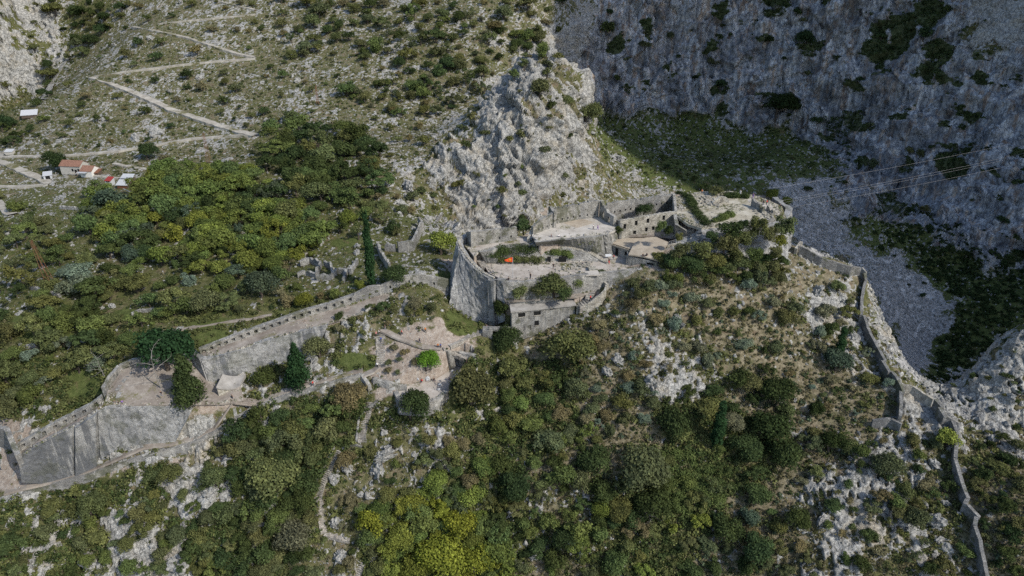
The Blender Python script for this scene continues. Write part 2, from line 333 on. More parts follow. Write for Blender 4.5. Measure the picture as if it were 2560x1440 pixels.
def empty(name, loc, rz=0.0, s=1.0):
    e = bpy.data.objects.new(name, None); COL.objects.link(e); e.location = loc; e.rotation_euler = (0, 0, rz); e.scale = (s, s, s); e.empty_display_size = .3
    return e
# ---------------------------------------------------------------- node materials
class NM:
    def __init__(s, name, rough=.9, spec=.15):
        s.m = bpy.data.materials.new(name); s.m.use_nodes = True; s.t = s.m.node_tree; s.n = s.t.nodes; s.b = s.n['Principled BSDF']
        s.b.inputs['Roughness'].default_value = rough; s.b.inputs['Specular IOR Level'].default_value = spec
        s.pos = s.n.new('ShaderNodeNewGeometry').outputs['Position']
    def L(s, a, b): s.t.links.new(a, b)
    def put(s, sock, v):
        if hasattr(v, 'is_linked') or isinstance(v, bpy.types.NodeSocket): s.L(v, sock)
        else:
            if isinstance(v, tuple) and len(v) == 3 and len(sock.default_value) == 4: v = v + (1,)
            sock.default_value = v
    def obj(s): return s.n.new('ShaderNodeTexCoord').outputs['Object']
    def mapv(s, v, sc_=(1,1,1), rot=(0,0,0)):
        m = s.n.new('ShaderNodeMapping'); s.L(v, m.inputs[0]); m.inputs['Scale'].default_value = sc_; m.inputs['Rotation'].default_value = rot; return m.outputs[0]
    def noise(s, scale, det=4, rough=.6, v=None, out=0, dist=0):
        t = s.n.new('ShaderNodeTexNoise'); t.inputs['Scale'].default_value = scale; t.inputs['Detail'].default_value = det; t.inputs['Roughness'].default_value = rough; t.inputs['Distortion'].default_value = dist
        s.L(v if v is not None else s.pos, t.inputs['Vector']); return t.outputs[out]
    def voro(s, scale, v=None, out='Distance', feat='F1', rnd=1):
        t = s.n.new('ShaderNodeTexVoronoi'); t.feature = feat; t.inputs['Scale'].default_value = scale; t.inputs['Randomness'].default_value = rnd
        s.L(v if v is not None else s.pos, t.inputs['Vector']); return t.outputs[out]
    def ramp(s, f, *st, smooth=False):
        r = s.n.new('ShaderNodeValToRGB'); s.L(f, r.inputs[0]); e = r.color_ramp.elements
        while len(e) < len(st): e.new(.5)
        for i, (p, c) in enumerate(st):
            e[i].position = p; c = (c, c, c) if isinstance(c, (int, float)) else c; e[i].color = tuple(c) + (1,)
        if smooth: r.color_ramp.interpolation = 'EASE'
        return r.outputs[0]
    def mix(s, f, a, b, mode='MIX'):
        m = s.n.new('ShaderNodeMix'); m.data_type = 'RGBA'; m.blend_type = mode; s.put(m.inputs[0], f); s.put(m.inputs[6], a); s.put(m.inputs[7], b); return m.outputs[2]
    def math(s, op, a, b=0.0, c=None):
        m = s.n.new('ShaderNodeMath'); m.operation = op; s.put(m.inputs[0], a); s.put(m.inputs[1], b)
        if c is not None: s.put(m.inputs[2], c)
        return m.outputs[0]
    def step(s, x, a, b):
        m = s.n.new('ShaderNodeMapRange'); m.interpolation_type = 'SMOOTHSTEP'; s.put(m.inputs[0], x)
        m.inputs[1].default_value = a; m.inputs[2].default_value = b; return m.outputs[0]
    def attr(s, name):
        a = s.n.new('ShaderNodeAttribute'); a.attribute_name = name; sp_ = s.n.new('ShaderNodeSeparateColor'); s.L(a.outputs['Color'], sp_.inputs[0]); return sp_.outputs[0], sp_.outputs[1], sp_.outputs[2], a.outputs['Alpha']
    def bump(s, h, strength=.5, dist=.3):
        b = s.n.new('ShaderNodeBump'); b.inputs['Strength'].default_value = strength; b.inputs['Distance'].default_value = dist; s.L(h, b.inputs['Height']); s.L(b.outputs[0], s.b.inputs['Normal'])
    def out(s, col): s.put(s.b.inputs['Base Color'], col); return s.m
def simple(name, col, rough=.85, var=.25, scale=3.0, spec=.15):
    k_ = NM(name, rough, spec); n = k_.noise(scale, 4, .6)
    c = k_.ramp(n, (.25, tuple(x * (1 - var) for x in col)), (.75, tuple(min(1, x * (1 + var)) for x in col)))
    return k_.out(c)
# ground
k_ = NM('ground_material', .95, .1)
r_, g_, c_, s_ = k_.attr('m1'); b_, d_, f_, a_ = k_.attr('m2')
n1 = k_.noise(.12, 5, .65); n2 = k_.noise(.9, 5, .7); n3 = k_.noise(5, 4, .7); n4 = k_.noise(.35, 4, .6)
n5 = k_.noise(18, 3, .7)
drycol = k_.ramp(n2, (.33, (.10, .085, .055)), (.5, (.185, .16, .105)), (.64, (.27, .235, .165)))
olive = k_.ramp(n2, (.3, (.045, .052, .017)), (.5, (.085, .09, .032)), (.7, (.145, .14, .06)))
lush = k_.ramp(n2, (.3, (.045, .058, .018)), (.55, (.088, .108, .034)), (.75, (.135, .15, .058)))
tt = k_.step(k_.math('ADD', d_, k_.math('MULTIPLY', k_.math('SUBTRACT', n4, .5), 1.6)), .25, .85)
base = k_.mix(tt, olive, drycol)
gg = k_.step(k_.math('ADD', g_, k_.math('MULTIPLY', k_.math('SUBTRACT', n1, .5), 1.3)), .45, .95)
base = k_.mix(gg, base, lush)
base = k_.mix(k_.step(n3, .52, .70), base, k_.mix(.5, base, (.03, .035, .015)))
base = k_.mix(k_.math('MULTIPLY', k_.step(n4, .56, .7), .5), base, (.15, .10, .065))
# small loose stones on the slopes
vs = k_.voro(1.5); vs2 = k_.voro(.62)
st = k_.math('MAXIMUM', k_.step(k_.math('ADD', vs, k_.math('MULTIPLY', k_.math('SUBTRACT', n2, .5), .9)), .22, .14), k_.step(k_.math('ADD', vs2, k_.math('MULTIPLY', k_.math('SUBTRACT', n4, .5), 1.3)), .20, .12))
st = k_.math('MULTIPLY', st, k_.step(a_, .12, .3))
rockc = k_.ramp(k_.noise(.8, 6, .75), (.30, (.13, .13, .128)), (.43, (.29, .287, .272)), (.55, (.43, .422, .395)), (.72, (.60, .59, .56)))
warm = k_.mix(k_.step(n1, .5, .68), rockc, k_.mix(.5, rockc, (.40, .33, .22)))
crack = k_.step(k_.noise(1.6, 6, .75, dist=1.2), .46, .36)
wv = k_.n.new('ShaderNodeVectorMath'); wv.operation = 'ADD'; wsc = k_.n.new('ShaderNodeVectorMath'); wsc.operation = 'SCALE'; wsc.inputs['Scale'].default_value = 2.2; k_.L(k_.noise(.5, 4, .6, out=1), wsc.inputs[0]); k_.L(k_.pos, wv.inputs[0]); k_.L(wsc.outputs[0], wv.inputs[1]); wpos = wv.outputs[0]
ck1 = k_.step(k_.voro(.42, v=k_.mapv(wpos, (1.2, 1, .5)), feat='DISTANCE_TO_EDGE'), .07, .01); ck2 = k_.step(k_.voro(1.3, v=k_.mapv(wpos, (1.2, 1, .6)), feat='DISTANCE_TO_EDGE'), .09, .02)
warm = k_.mix(k_.math('MULTIPLY', ck1, .55), warm, (.05, .05, .045)); warm = k_.mix(k_.math('MULTIPLY', ck2, .5), warm, (.07, .07, .065))
rockc = k_.mix(k_.math('MULTIPLY', crack, .75), warm, (.06, .06, .055))
rockc = k_.mix(k_.math('MULTIPLY', k_.step(n3, .55, .72), .45), rockc, (.12, .125, .07))
base = k_.mix(st, base, rockc)
# scree
vc = k_.voro(.55, out='Color'); vcs = k_.n.new('ShaderNodeSeparateColor'); k_.L(vc, vcs.inputs[0])
vb = k_.voro(1.6, out='Color'); vbs = k_.n.new('ShaderNodeSeparateColor'); k_.L(vb, vbs.inputs[0])
scc = k_.ramp(vcs.outputs[0], (.0, (.27, .262, .25)), (.55, (.36, .35, .335)), (.85, (.48, .468, .45)), (.97, (.7, .69, .67)))
scb = k_.ramp(vbs.outputs[1], (.0, (.17, .165, .16)), (.6, (.32, .31, .30)), (1, (.52, .51, .5)))
scc = k_.mix(.5, scc, scb)
base = k_.mix(k_.step(k_.math('ADD', s_, k_.math('MULTIPLY', k_.math('SUBTRACT', n4, .5), .8)), .42, .6), base, scc)
# bare trodden soil and gravel
barec = k_.ramp(n2, (.3, (.20, .155, .12)), (.55, (.33, .28, .235)), (.75, (.45, .41, .36)))
barec = k_.mix(k_.step(k_.voro(2.2), .22, .12), barec, (.46, .44, .40))
base = k_.mix(k_.step(k_.math('ADD', b_, k_.math('MULTIPLY', k_.math('SUBTRACT', n4, .5), 1.1)), .42, .62), base, barec)
rm = k_.step(k_.math('ADD', r_, k_.math('MULTIPLY', k_.math('SUBTRACT', n2, .5), 1.2)), .40, .58)
base = k_.mix(rm, base, rockc)
# cliff: water streaks and ochre seams
sv = k_.mapv(k_.pos, (.36, .26, .028)); st1 = k_.noise(1.0, 6, .7, v=sv); st2 = k_.noise(.35, 5, .6, v=k_.mapv(k_.pos, (.8, .8, .12)))
clc = k_.ramp(k_.mix(.28, st1, k_.noise(.5, 7, .8)), (.37, (.09, .094, .10)), (.44, (.21, .22, .235)), (.51, (.35, .36, .375)), (.60, (.62, .61, .59)))
och = k_.step(st2, .525, .60)
clc = k_.mix(k_.math('MULTIPLY', och, .7), clc, k_.mix(k_.step(st1, .4, .6), (.20, .13, .085), (.42, .31, .21)))
cn = k_.noise(.25, 6, .7)
clc = k_.mix(k_.math('MULTIPLY', k_.step(cn, .53, .58), .55), clc, rockc)
clc = k_.mix(k_.math('MULTIPLY', ck1, .6), clc, (.04, .042, .048))
clc = k_.mix(k_.math('MULTIPLY', k_.step(k_.noise(.045, 4, .6), .5, .58), .45), clc, (.055, .06, .07))
veg = k_.step(k_.math('ADD', g_, k_.math('MULTIPLY', k_.math('SUBTRACT', k_.noise(.5, 6, .8), .5), 1.6)), .42, .6)
clc = k_.mix(veg, clc, k_.ramp(n2, (.3, (.035, .045, .020)), (.7, (.10, .115, .055))))
clm = k_.step(k_.math('ADD', c_, k_.math('MULTIPLY', k_.math('SUBTRACT', n4, .5), .5)), .35, .6)
base = k_.mix(clm, base, clc)
hh = k_.math('ADD', k_.math('MULTIPLY', n3, .35), k_.math('ADD', k_.noise(.8, 6, .75), k_.math('MULTIPLY', st, .3)))
k_.bump(hh, .9, .55)
M_GROUND = k_.out(base)
# terrain sheet split into its named grounds
idx = np.arange(NC * NR).reshape(NC, NR)
Q = np.stack([idx[:-1, :-1], idx[1:, :-1], idx[1:, 1:], idx[:-1, 1:]], -1).reshape(-1, 4)
V = np.stack([XD, YD, ZD], -1).reshape(-1, 3)
speck = np.clip(rk * 1.0, 0, 1) * (1 - np.clip(bare * .5 + sstep(.7, 1, gr) * .8, 0, 1))
m1 = np.stack([ROCK, gr, cl, scr], -1).reshape(-1, 4); m2 = np.stack([np.where(FLAT, .8, bare), dryf, relf / 3, speck], -1).reshape(-1, 4)
qx = XX[:-1, :-1]; qy = YY[:-1, :-1]; qc = cl[:-1, :-1]; qs = scr[:-1, :-1]; qp = px[:-1, :-1]; qpy = py[:-1, :-1]
ridge_line = np.interp(qp, [1100, 1160, 1300, 1400, 1700, 1960, 2000, 2160, 2300, 2350, 2450, 2560], [720, 570, 560, 520, 470, 500, 600, 680, 1000, 990, 880, 800])
kind = np.zeros(qx.shape, int)                                     # 0 hillside (castle hill)
kind[(qy > 205)] = 1                                               # mountain slope / valley
kind[(qpy < ridge_line) & (qy > 205) & (qp > 1490)] = 2            # gorge floor
kind[(qc > .5)] = 3                                                # cliff
kind[(qs > .5) & (qy > 205)] = 4                                   # scree
names = ['castle_hill', 'mountain_slope', 'gorge_floor', 'cliff', 'scree']
kf = kind.reshape(-1)
for i, nm in enumerate(names):
    sel = Q[kf == i]
    if len(sel) == 0: continue
    used, inv = np.unique(sel.ravel(), return_inverse=True)
    o = npmesh(nm, V[used], inv.reshape(-1, 4), M_GROUND, smooth=True, attrs={'m1': m1[used], 'm2': m2[used]})
    tag(o, kind='structure')
# the mountain east of the gorge, unseen outside the picture: shaped to keep the gorge in shade
def east_mountain():
    nx, ny = 60, 90; xs = np.linspace(0, 1, nx)[:, None]; ys = np.linspace(0, 1, ny)[None, :]
    Y = 55 + 385 * ys + 0 * xs
    X0 = np.interp(Y, [55, 220, 300, 380, 440], [340, 325, 340, 390, 430]); X = X0 + 190 * xs
    top = np.interp(Y, [55, 62, 75, 110, 150, 200, 300, 322, 338, 400, 440], [90, 230, 330, 420, 560, 620, 620, 520, 270, 220, 200])
    prof = np.clip(xs / .35, 0, 1) ** .7 * (1 - .35 * np.clip((xs - .5) / .5, 0, 1))
    Z = 40 + (top - 40) * prof + (fbm(X, Y, X * 0, 30, 4, 7) - .5) * 30
    V_ = np.stack([X, Y + 0 * X, Z], -1).reshape(-1, 3); ii = np.arange(nx * ny).reshape(nx, ny)
    Q_ = np.stack([ii[:-1, :-1], ii[1:, :-1], ii[1:, 1:], ii[:-1, 1:]], -1).reshape(-1, 4)
    a1 = np.tile(np.array([[1, .3, .9, 0]], np.float32), (len(V_), 1)); a2 = np.tile(np.array([[0, .2, .5, .3]], np.float32), (len(V_), 1))
    tag(npmesh('mountain', V_, Q_, M_GROUND, smooth=True, attrs={'m1': a1, 'm2': a2}), kind='structure')
east_mountain()
# ---------------------------------------------------------------- building helpers
class MB:
    def __init__(s): s.v = []; s.f = []
    def add(s, vs, fs):
        b = len(s.v); s.v += [tuple(v) for v in vs]; s.f += [tuple(i + b for i in f) for f in fs]; return s
    def box(s, c, h, rz=0.0, top=1.0):
        cx, cy_, cz = c; a, b_, e = h; ca_, sa = math.cos(rz), math.sin(rz); vs = []
        for z in (-1, 1):
            t = top if z > 0 else 1.0
            for x, y in ((-1,-1),(1,-1),(1,1),(-1,1)):
                X, Y = x * a * t, y * b_ * t; vs.append((cx + X * ca_ - Y * sa, cy_ + X * sa + Y * ca_, cz + z * e))
        return s.add(vs, [(0,3,2,1),(4,5,6,7),(0,1,5,4),(1,2,6,5),(2,3,7,6),(3,0,4,7)])
    def tube(s, pts, rads, n=6):
        pts = [Vector(p) for p in pts]; vs = []; fs = []
        for i, p in enumerate(pts):
            d = (pts[min(i+1, len(pts)-1)] - pts[max(i-1, 0)]).normalized(); u = d.cross(Vector((.3, .9, .1))).normalized(); w_ = d.cross(u)
            for k2 in range(n):
                t = 2 * math.pi * k2 / n; vs.append(p + (u * math.cos(t) + w_ * math.sin(t)) * rads[i])
        for i in range(len(pts) - 1):
            for k2 in range(n): a = i * n + k2; b_ = i * n + (k2 + 1) % n; fs.append((a, b_, b_ + n, a + n))
        fs.append(tuple(range(n - 1, -1, -1))); fs.append(tuple(range((len(pts)-1) * n, len(pts) * n)))
        return s.add(vs, fs)
    def build(s, name, mat=None, parent=None, smooth=False): return mesh(name, s.v, s.f, mat, parent, smooth)
def panel(mb, A, B, hA, hB, th, holes=(), jag=.12, through=False, foot=1.0, step=.7, rng=None):
    """wall from A to B (points on its base line), front side to the right hand of A->B turned to the viewer; holes=(s0,s1,z0,z1) in metres"""
    rng = rng or random; A = Vector(A); B = Vector(B); L = math.hypot(B.x - A.x, B.y - A.y)
    if L < .05: return
    tx, ty = (B.x - A.x) / L, (B.y - A.y) / L; nx, ny = ty, -tx
    if ny > 0 and abs(ny) > 1e-3: nx, ny = -nx, -ny                  # front looks towards the viewer
    ss = set([0, L]); [ss.update((a, b_)) for a, b_, _, _ in holes]
    k_ = max(1, int(L / step)); [ss.add(L * i / k_) for i in range(1, k_)]
    ss = sorted(x for x in ss if 0 <= x <= L); s2 = [ss[0]]
    for x in ss[1:]:
        if x - s2[-1] > .03 or x == L: s2.append(x)
    ss = s2
    zs = sorted(set([-foot, 0.0] + [z for h in holes for z in h[2:]])); nz = len(zs)
    J = [rng.uniform(-jag, jag) * (1 + 2 * (rng.random() < .12)) for _ in ss]; zt = max(zs)
    def topz(i): return max(hA + (hB - hA) * ss[i] / L + J[i], zt + .12)
    def P(i, j, t):
        s_ = ss[i]; z = zs[j] if j < nz else topz(i); zz_ = A.z + (B.z - A.z) * s_ / L + z
        return (A.x + tx * s_ + nx * t, A.y + ty * s_ + ny * t, zz_)
    NI, NJ = len(ss) - 1, nz
    def solid(i, j):
        if i < 0 or i >= NI or j < 0 or j >= NJ: return None
        if j == nz - 1: return True
        cs, cz = (ss[i] + ss[i+1]) / 2, (zs[j] + zs[j+1]) / 2
        return not any(h[0] < cs < h[1] and h[2] < cz < h[3] for h in holes)
    dpt = th * .72
    for i in range(NI):
        for j in range(NJ):
            sld = solid(i, j)
            f0 = [P(i, j, 0), P(i+1, j, 0), P(i+1, j+1, 0), P(i, j+1, 0)]; bk = [P(i, j, -th), P(i, j+1, -th), P(i+1, j+1, -th), P(i+1, j, -th)]
            if sld: mb.add(f0, [(0,1,2,3)]); mb.add(bk, [(0,1,2,3)])
            else:
                t1 = -th if through else -dpt
                if not through: mb.add([P(i, j, t1), P(i+1, j, t1), P(i+1, j+1, t1), P(i, j+1, t1)], [(0,1,2,3)]); mb.add(bk, [(0,1,2,3)])
                for (di, dj, a, b_) in ((-1,0,(i,j),(i,j+1)), (1,0,(i+1,j+1),(i+1,j)), (0,-1,(i+1,j),(i,j)), (0,1,(i,j+1),(i+1,j+1))):
                    if solid(i+di, j+dj) is not False: mb.add([P(a[0],a[1],0), P(b_[0],b_[1],0), P(b_[0],b_[1],t1), P(a[0],a[1],t1)], [(0,1,2,3)])
            if j == NJ - 1: mb.add([P(i, NJ, 0), P(i+1, NJ, 0), P(i+1, NJ, -th), P(i, NJ, -th)], [(0,1,2,3)])
            if j == 0: mb.add([P(i, 0, 0), P(i, 0, -th), P(i+1, 0, -th), P(i+1, 0, 0)], [(0,1,2,3)])
            if i == 0: mb.add([P(0, j, 0), P(0, j+1, 0), P(0, j+1, -th), P(0, j, -th)], [(0,1,2,3)])
            if i == NI - 1: mb.add([P(NI, j, 0), P(NI, j, -th), P(NI, j+1, -th), P(NI, j+1, 0)], [(0,1,2,3)])
def polywall(name, label, pts, hs, th, mat, niches=None, group=None, jag=.12, foot=1.2, cat='wall', parent=None, through=False, step=.7):
    mb = MB(); rng = random.Random(len(name) + int(pts[0][0] * 10))
    if not isinstance(hs, (list, tuple)): hs = [hs] * len(pts)
    for i in range(len(pts) - 1):
        A, B = Vector(pts[i]), Vector(pts[i+1]); L = math.hypot(B.x - A.x, B.y - A.y); holes = []
        if niches:
            sp_, wd, z0, z1 = niches; k_ = int(L / sp_)
            for q_ in range(k_):
                c = (q_ + .5) * L / k_; holes.append((c - wd / 2, c + wd / 2, z0, z1))
        panel(mb, A, B, hs[i], hs[i+1], th, holes, jag, through, foot, step, rng)
    o = mb.build(name, mat, parent)
    if parent is None: tag(o, label, cat, group)
    return o
def resample(pts, step):
    out = [Vector(pts[0])]
    for a, b_ in zip(pts[:-1], pts[1:]):
        a = Vector(a); b_ = Vector(b_); n = max(1, int((b_ - a).length / step))
        for i in range(1, n + 1): out.append(a.lerp(b_, i / n))
    return out
def loft(name, label, tops, bots, mat, th=1.5, rough=.15, cat='wall', seed=3, rows=10, parent=None, group=None, per=6, fwd=.42):
    """battered stone face between a top line and a foot line, with thickness behind it"""
    rngl = random.Random(seed); T = []; B = []
    for i in range(len(tops) - 1):
        for k_ in range(per):
            t = k_ / per; T.append(Vector(tops[i]).lerp(Vector(tops[i+1]), t)); B.append(Vector(bots[i]).lerp(Vector(bots[i+1]), t))
    T.append(Vector(tops[-1])); B.append(Vector(bots[-1])); n = len(T); vs = []; fs = []
    for i in range(n):
        a, b_ = T[max(i-1, 0)], T[min(i+1, n-1)]; d = Vector((b_.x - a.x, b_.y - a.y, 0)).normalized(); nr = Vector((d.y, -d.x, 0))
        if (B[i] - T[i]).dot(nr) < 0: nr = -nr
        for j in range(rows + 1):
            t = j / rows; p = T[i].lerp(B[i], t) + nr * (fwd + rngl.uniform(-rough, rough))
            if j == 0: p.z += rngl.uniform(-.12, .12)
            vs.append(p)
        q_ = T[i] - nr * th; q_.z = vs[-rows-1].z; vs.append(q_); q2 = B[i] - nr * (th + .2); q2.z = B[i].z; vs.append(q2)
    m_ = rows + 3
    for i in range(n - 1):
        a = i * m_; b_ = a + m_
        for j in range(rows): fs.append((a + j, a + j + 1, b_ + j + 1, b_ + j))
        fs.append((a, b_, b_ + rows + 1, a + rows + 1)); fs.append((a + rows + 1, b_ + rows + 1, b_ + rows + 2, a + rows + 2))
    fs.append(tuple(list(range(0, rows + 1)) + [rows + 2, rows + 1])); e_ = (n - 1) * m_; fs.append(tuple(reversed([e_ + k_ for k_ in list(range(0, rows + 1)) + [rows + 2, rows + 1]])))
    o = mesh(name, vs, fs, mat, parent)
    if parent is None: tag(o, label, cat, group)
    return o
def slab(name, poly, mat, th=.5, parent=None, lift=0.0, grid=None):
    import bmesh
    bm = bmesh.new(); vs = [bm.verts.new((p[0], p[1], p[2] + lift)) for p in poly]; f = bm.faces.new(vs)
    if f.normal.z < 0: f.normal_flip()
    bmesh.ops.triangulate(bm, faces=[f]); r = bmesh.ops.extrude_face_region(bm, geom=bm.faces[:])
    for g in r['geom']:
        if isinstance(g, bmesh.types.BMVert): g.co.z -= th
    bmesh.ops.recalc_face_normals(bm, faces=bm.faces[:]); me = bpy.data.meshes.new(name); bm.to_mesh(me); bm.free(); me.materials.append(mat)
    o = bpy.data.objects.new(name, me); COL.objects.link(o)
    if parent: o.parent = parent
    return o
def ribbon(name, pts, wd, mat, side=1.2, lift=.12, kind='structure'):
    """a trodden way: level across, with its built-up outer edge reaching down the slope"""
    P = resample(pts, 2.0); vs = []; fs = []; rr = random.Random(5)
    for i, p in enumerate(P):
        a, b_ = P[max(i-1, 0)], P[min(i+1, len(P)-1)]; d = Vector((b_.x - a.x, b_.y - a.y, 0)).normalized(); n_ = Vector((d.y, -d.x, 0))
        if n_.y > 0: n_ = -n_
        wj = wd * rr.uniform(.85, 1.15); z = p.z + lift + rr.uniform(-.04, .04)
        o1 = p + n_ * wj * .5; o2 = p - n_ * wj * .5
        vs += [(o2.x, o2.y, z - .4), (o2.x, o2.y, z + .03), (o1.x, o1.y, z), (o1.x + n_.x * .12, o1.y + n_.y * .12, z - side)]
    for i in range(len(P) - 1):
        a = i * 4; b_ = a + 4
        for j in range(3): fs.append((a + j, b_ + j, b_ + j + 1, a + j + 1))
    o = mesh(name, vs, fs, mat); tag(o, kind=kind); return o
def stairs(name, label, pts, wd, mat, group=None, rise=.3, parent=None, foot=1.0):
    mb = MB(); P = [Vector(p) for p in pts]
    for a, b_ in zip(P[:-1], P[1:]):
        L = math.hypot(b_.x - a.x, b_.y - a.y); n = max(2, int(max(abs(b_.z - a.z) / rise, L / 1.6))); rz = math.atan2(b_.y - a.y, b_.x - a.x)
        for i in range(n):
            c = a.lerp(b_, (i + .5) / n); zt = max(a.lerp(b_, i / n).z, a.lerp(b_, (i+1) / n).z)
            mb.box((c.x, c.y, zt - foot / 2 + random.uniform(-.03, .03)), (L / n / 2 + .02 + .003 * (i % 2), wd / 2 * random.uniform(.94, 1.04), foot / 2), rz)
    o = mb.build(name, mat, parent)
    if parent is None: tag(o, label, 'stairs', group)
    return o
# ---------------------------------------------------------------- stone, plaster, concrete
def stone(name, dark, mid, lite, streak=.4, block=1.0, moss=.25):
    k_ = NM(name, .95, .1); n = k_.noise(.5, 6, .75); n2 = k_.noise(3.2, 4, .8); g0 = k_.noise(.16, 5, .7)
    c = k_.ramp(n, (.38, tuple(x * .7 for x in dark)), (.5, mid), (.62, lite))
    v = k_.mapv(k_.pos, (1.6, 1.6, 3.2)); cell = k_.voro(block, v=v, out='Color'); sc2 = k_.n.new('ShaderNodeSeparateColor'); k_.L(cell, sc2.inputs[0])
    c = k_.mix(.35, c, k_.ramp(sc2.outputs[0], (0, tuple(x * .6 for x in dark)), (.5, mid), (1, lite)))
    ed = k_.step(k_.voro(block, v=v, feat='DISTANCE_TO_EDGE'), .11, .03); c = k_.mix(k_.math('MULTIPLY', ed, .3), c, tuple(x * .45 for x in dark))
    c = k_.mix(k_.math('MULTIPLY', k_.step(n2, .55, .7), .3), c, tuple(x * .8 for x in dark))
    if streak:
        s_ = k_.noise(1.0, 5, .7, v=k_.mapv(k_.pos, (.8, .8, .045))); big = k_.noise(1.0, 4, .6, v=k_.mapv(k_.pos, (.11, .11, .03)))
        f = k_.math('MULTIPLY', k_.step(k_.math('ADD', k_.math('MULTIPLY', s_, .9), big), .93, 1.04), streak)
        c = k_.mix(f, c, k_.ramp(s_, (.3, (.055, .06, .068)), (.7, (.13, .138, .15))))
    if moss: c = k_.mix(k_.math('MULTIPLY', k_.step(g0, .53, .60), min(1.0, moss * 2.6)), c, (.075, .08, .04))
    k_.bump(k_.math('ADD', n2, k_.math('MULTIPLY', ed, -.6)), .7, .2)
    return k_.out(c)
M_WALL = stone('ruin_stone', (.21, .20, .18), (.335, .322, .292), (.48, .465, .43), block=1.6)
M_PALE = stone('pale_stone', (.26, .24, .20), (.42, .39, .33), (.60, .57, .50), moss=.1, streak=.2)
M_REV = stone('stained_stone', (.235, .235, .228), (.34, .338, .325), (.44, .435, .42), streak=.8, block=1.8, moss=.12)
M_BAST = stone('bastion_stone', (.22, .22, .212), (.335, .333, .322), (.48, .475, .46), moss=.15, block=1.5)
M_DRY = stone('dry_stone', (.15, .145, .13), (.32, .31, .285), (.52, .51, .48), block=1.4, moss=.2)
M_STEP = stone('step_stone', (.22, .20, .17), (.36, .33, .29), (.50, .47, .42), moss=.1)
k_ = NM('concrete_roof', .9, .15); n = k_.noise(.35, 6, .7); n2 = k_.noise(2.5, 5, .75); n3 = k_.noise(.9, 3, .5, dist=2)
c = k_.ramp(n, (.3, (.24, .20, .155)), (.5, (.34, .29, .225)), (.7, (.42, .365, .29)))
c = k_.mix(k_.math('MULTIPLY', k_.step(n2, .55, .72), .6), c, (.16, .15, .13)); c = k_.mix(k_.step(k_.math('ABSOLUTE', k_.math('SUBTRACT', n3, .5)), .008, .002), c, (.5, .47, .42))
k_.bump(n2, .4, .08); M_CONC = k_.out(c)
k_ = NM('grey_roof', .9, .15); n = k_.noise(.5, 6, .7); n2 = k_.noise(3, 5, .75)
c = k_.ramp(n, (.3, (.19, .18, .165)), (.5, (.29, .275, .255)), (.7, (.38, .365, .34))); c = k_.mix(k_.math('MULTIPLY', k_.step(n2, .56, .72), .6), c, (.12, .12, .11)); k_.bump(n2, .4, .08); M_GREYROOF = k_.out(c)
def floor_mat(name, lo, mi, hi, grass=.0):
    k_ = NM(name, .95, .1); n = k_.noise(.3, 6, .7); n2 = k_.noise(2.2, 5, .75); n1 = k_.noise(.13, 4, .6)
    c = k_.ramp(n, (.3, lo), (.5, mi), (.68, hi)); c = k_.mix(k_.math('MULTIPLY', k_.step(n2, .54, .70), .5), c, tuple(x * .7 for x in lo))
    c = k_.mix(k_.step(k_.voro(1.4), .16, .08), c, (.45, .43, .39))
    if grass: c = k_.mix(k_.step(k_.math('ADD', n1, k_.math('MULTIPLY', k_.math('SUBTRACT', n2, .5), .4)), .62 - grass * .2, .72 - grass * .2), c, k_.ramp(n2, (.3, (.07, .075, .03)), (.7, (.17, .155, .075))))
    k_.bump(n2, .5, .1); return k_.out(c)
M_FLOOR = floor_mat('terrace_gravel', (.25, .215, .185), (.37, .335, .295), (.48, .445, .405), .2)
M_FLOOR2 = floor_mat('worn_limestone', (.31, .285, .25), (.43, .40, .355), (.54, .51, .465), .08)
M_T4 = floor_mat('ruin_ground', (.24, .21, .16), (.38, .35, .28), (.50, .47, .40), .55)
M_SOIL = floor_mat('trodden_soil', (.15, .125, .105), (.235, .205, .175), (.33, .30, .265), .35)
M_PATH = floor_mat('footpath_stone', (.22, .20, .165), (.34, .315, .27), (.45, .425, .375), .35)
M_DARK = simple('opening_shade', (.015, .015, .015), .9, .2)  # near-black colour standing in for the shade inside openings
M_METAL = simple('galvanised_metal', (.42, .43, .44), .5, .1, 2, .4)
M_CABLE = simple('cable', (.22, .22, .23), .6, .1)
M_WHITE = simple('white_sheet', (.42, .43, .44), .55, .08, 1.5, .3)
M_RUST = simple('rusty_steel', (.16, .075, .045), .8, .3, 4)
M_WOOD = simple('weathered_wood', (.09, .07, .055), .9, .3, 4)
M_RIDGE = stone('ridge_stone', (.12, .118, .112), (.21, .207, .198), (.32, .315, .30))
M_TILE = simple('roof_tiles', (.22, .12, .085), .85, .55, 3.2)
M_REDP = simple('red_paint', (.27, .04, .035), .6, .15, 3)
M_BARK = simple('bark', (.075, .062, .05), .95, .35, 4)
M_DEAD = simple('dead_wood', (.23, .215, .195), .95, .25, 5)
